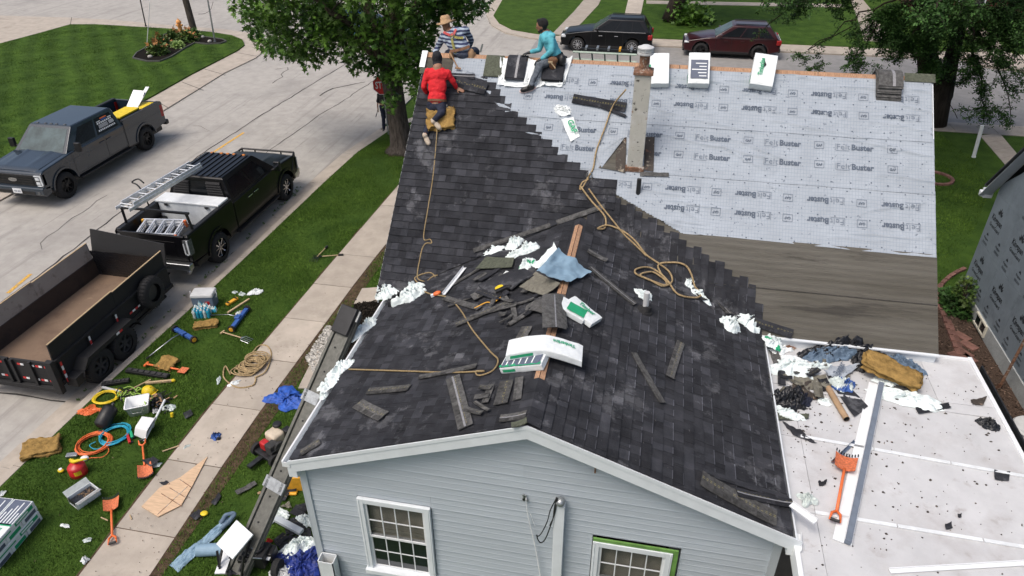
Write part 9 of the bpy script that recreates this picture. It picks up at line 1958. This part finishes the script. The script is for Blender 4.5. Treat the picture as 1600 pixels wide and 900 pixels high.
mb=MB();mb.box((-.02,.06,.34),(.30,.26,.24));mb.build('fuel_tank',MT['white_beige']if'white_beige' in MT else mk('white_beige',(.55,.47,.36),.5),parent=t,local=True,bevel=.05)
mb=MB();mb.cyl((-.10,.20,.46),(-.10,.20,.52),.09,.08,14);mb.box((.10,.25,.38),(.14,.14,.16));mb.build('air_filter',MT['blackplastic'],parent=t,local=True,bevel=.02)
mb=MB();mb.box((-.05,-.16,.28),(.16,.14,.18));mb.build('recoil_starter',MT['red'],parent=t,local=True,bevel=.03);mb=MB();mb.box((.14,-.14,.3),(.18,.2,.22));mb.cyl((.2,-.05,.3),(.26,-.05,.3),.12,.12,16);mb.build('pump_head',MT['rubber_grey'],parent=t,local=True,bevel=.02)
for s_ in(-.27,.24):mb=MB();mb.cyl((s_,-.22,.13),(s_+.07,-.22,.13),.13,.13,18);w2=mb.build('wheel',MT['rubber'],parent=t,local=True)
mb=MB();mb.cyl((0,-.30,.10),(0,.0,.10),.06,n=10);mb.bar((-.02,-.25,.1),(.0,-.60,.1),.10,.05);mb.build('air_cylinder',MT['darksteel'],parent=t,local=True)
t=thing('plastic_crate','orange-yellow tool case with a grey top beside the corner of the house','tool case',mat=frame('G',457,758,16,0));mb=MB();mb.box((0,0,.17),(.44,.32,.34));mb.build('case_body',MT['yellow_orange'],parent=t,local=True,bevel=.02);mb=MB();mb.box((0,.0,.355),(.40,.28,.03));mb.build('tray_top',MT['lamp_dark'],parent=t,local=True,bevel=.01)
t=thing('plastic_crate','flat yellow lid lying in front of the tool case','lid',mat=frame('G',446,770,12,0));mb=MB();mb.box((0,0,.03),(.44,.16,.05));mb.build('lid_shell',MT['yellow_orange'],parent=t,local=True,bevel=.02);mb=MB();mb.box((0,0,.06),(.34,.09,.012));mb.build('lid_panel',MT['yellow_orange'],parent=t,local=True,bevel=.004)
M_,L_=frame2('G',(308,860),(345,858),.10);mb=MB();mb.cyl((-L_/2,0,0),(L_/2+.15,0,0),.10,.10,24);mb.build('blue_roll',MT['lightblue'],at=M_,label='light blue roll lying beside the lift platform',cat='roll',smooth=False)
P=spline([G_(270,886,.05),G_(292,866,.08),(G_(318,845,.07)),G_(345,820,.08),G_(358,808,.09)],6);mb=MB();rs=random.Random(3);rings=[]
for i,p in enumerate(P):tt=i/(len(P)-1);r=.09+.02*math.sin(i*.9);rings.append([p+Vector((math.cos(a)*r*(1+.25*noise.noise(Vector((i*.5,a,1)))),math.sin(a)*r*.8*(1+.25*noise.noise(Vector((i*.5,a,7)))),math.sin(a*2+i*.4)*.025+abs(math.sin(a))*.02))for a in[k*2*math.pi/12 for k in range(12)]])
def bs(u,v):
 i=min(len(P)-2,int(u*(len(P)-1)));p=P[i].lerp(P[i+1],u*(len(P)-1)-i);d_=(P[i+1]-P[i]).normalized();s_=Vector((-d_.y,d_.x,0));w_=.12*(1-.4*u);x=(v-.5)*2
 return p+s_*x*w_+Vector((0,0,-.05+.02*(1-x*x)+.05*abs(noise.noise(Vector((x*3.5,u*4,1))))+.03*noise.noise(Vector((x*9,u*16,4)))))
mb.grid(70,22,bs)
mb.build('blue_sheet_roll',MT['lightblue'],label='long crumpled light blue sheet dragged across the grass',cat='plastic sheet',smooth=True)
mb=MB();mb.tube(spline([G_(345,818,.06),G_(352,806,.14),G_(366,803,.14),G_(358,815,.10),G_(345,826,.06)],6),.038,8);
for v in mb.v:v.z+=.03*noise.noise(v*11)
mb.build('blue_sheet_loop',MT['denimblue'],label='looped end of the light blue sheet near the scrap pile',cat='plastic sheet',smooth=True)
M_,L_=frame2('G',(431,812),(472,834),.06);mb=MB();mb.box((0,0,.04),(L_,.11,.07));mb.build('downspout_piece',MT['corner'],at=M_,label='grey-blue downspout piece lying among the dark scraps',cat='downspout',bevel=.01)
for i,(x,y_,sx,sy,h,a,m,lab,cat)in enumerate(((432,805,.26,.36,.16,70,'wrap','white wrapper wad on the grass beside the lift rail','plastic wrapper'),(470,858,.5,.3,.22,30,'wrap','pale green wrapper heap at the foot of the corner post','plastic wrapper'),(478,880,.50,.46,.22,50,'navy_tarp','dark blue crumpled tarp at the foot of the house corner','tarpaulin'),(448,872,.3,.16,.14,0,'navy_tarp','dark blue tarp tail beside the lift engine','tarpaulin'),(446,895,.2,.16,.10,60,'wrap_white','white glove-like scrap under the dark blue tarp','plastic scrap'),(478,815,.20,.26,.12,60,'wrap','white film against the corner post','plastic wrapper'),(421,846,.07,.07,.08,0,'red','crushed red can beside the lift','can'),(407,770,.08,.05,.03,0,'cardboard','brown leaf-like scrap left of the lift','scrap'),(368,888,.3,.2,.1,0,'blackbag','black bag under the lift platform','bin bag'),(455,692,.2,.12,.1,0,'blackplastic','black hose end behind the compressor','hose end'),(438,900,.3,.2,.14,0,'palegrey','grey rounded cover at the bottom beside the engine','cover'))):
 crumple({'tarpaulin':'tarpaulin','can':'crushed_can','bin bag':'bin_bag'}.get(cat,'plastic_scrap' if'scrap' in cat else'plastic_wrapper' if'wrap' in cat else cat.replace(' ','_')),lab,cat,'G',x,y_,sx,sy,h,a,i+121,m,None,3,.45,.03)
for i,(c4,m)in enumerate(((((448,815),(470,806),(478,830),(455,838)),'shingle'),(((430,848),(455,835),(470,850),(440,862)),'shingle'),(((465,832),(485,826),(490,850),(472,852)),'shingle'),(((418,862),(450,860),(452,882),(425,884)),'shingle'),(((455,880),(492,872),(496,896),(462,900)),'shingle'),(((462,790),(478,786),(480,806),(466,812)),'shingle'),(((438,792),(452,784),(456,794)),'shingle_tan'),(((422,758),(430,752),(436,758)),'cardboard'),(((440,870),(470,868),(474,884),(444,888)),'shingle'))):
 sheet('shingle_scrap',('ragged black shingle scrap, upper left of the pile by the house corner','ragged black scrap below the crushed red can','black scrap leaning on the corner post','black scrap beside the lift engine','black scrap under the dark blue tarp','black scrap below the yellow tool case','small tan triangle of shingle by the lift','small brown scrap left of the tool case','black scrap between engine and tarp')[i],'shingle scrap','G',c4,m,.01,.04,.04,i+90,.03)
t=thing('drain_box','white open-topped downspout box at the front left house corner','downspout',loc=Py(515,895,.0));c=Py(511,872,.02);mb=MB();s_=.12
for a,b in(((-s_,-s_*.7),(s_,-s_*.7+.012)),((-s_,s_*.7-.012),(s_,s_*.7)),((-s_,-s_*.7),(-s_+.012,s_*.7)),((s_-.012,-s_*.7),(s_,s_*.7))):mb.bb((c.x+a[0],c.y+a[1],c.z-.9),(c.x+b[0],c.y+b[1],c.z))
mb.build('box_walls',MT['white_metal'],parent=t);mb=MB();mb.bb((c.x-s_+.015,c.y-s_*.7+.014,c.z-.3),(c.x+s_-.015,c.y+s_*.7-.014,c.z-.25));mb.build('box_bottom',MT['cardboard'],parent=t)
mb=MB();rs=random.Random(44)
for i in range(420):
 near=rs.random()<.6;x,y=(rs.uniform(-3.9,-2.6),rs.uniform(-1,6))if near else(rs.uniform(-6.3,-1.2),rs.uniform(-1.5,8));l=rs.choice((.006,.01,.015,.02));a=rs.uniform(0,6.28);z=GZ+.034+rs.uniform(0,.01);mb.add([(x,y,z),(x+l*2*math.cos(a),y+l*2*math.sin(a),z),(x+l*math.cos(a+1),y+l*math.sin(a+1),z+.008)],[(0,1,2)],0,rs.uniform(.6,2.4))
mb.build('litter_flecks',MT['mulch_brown'],kind='stuff',label='small chips and flecks scattered over the sidewalk and grass')
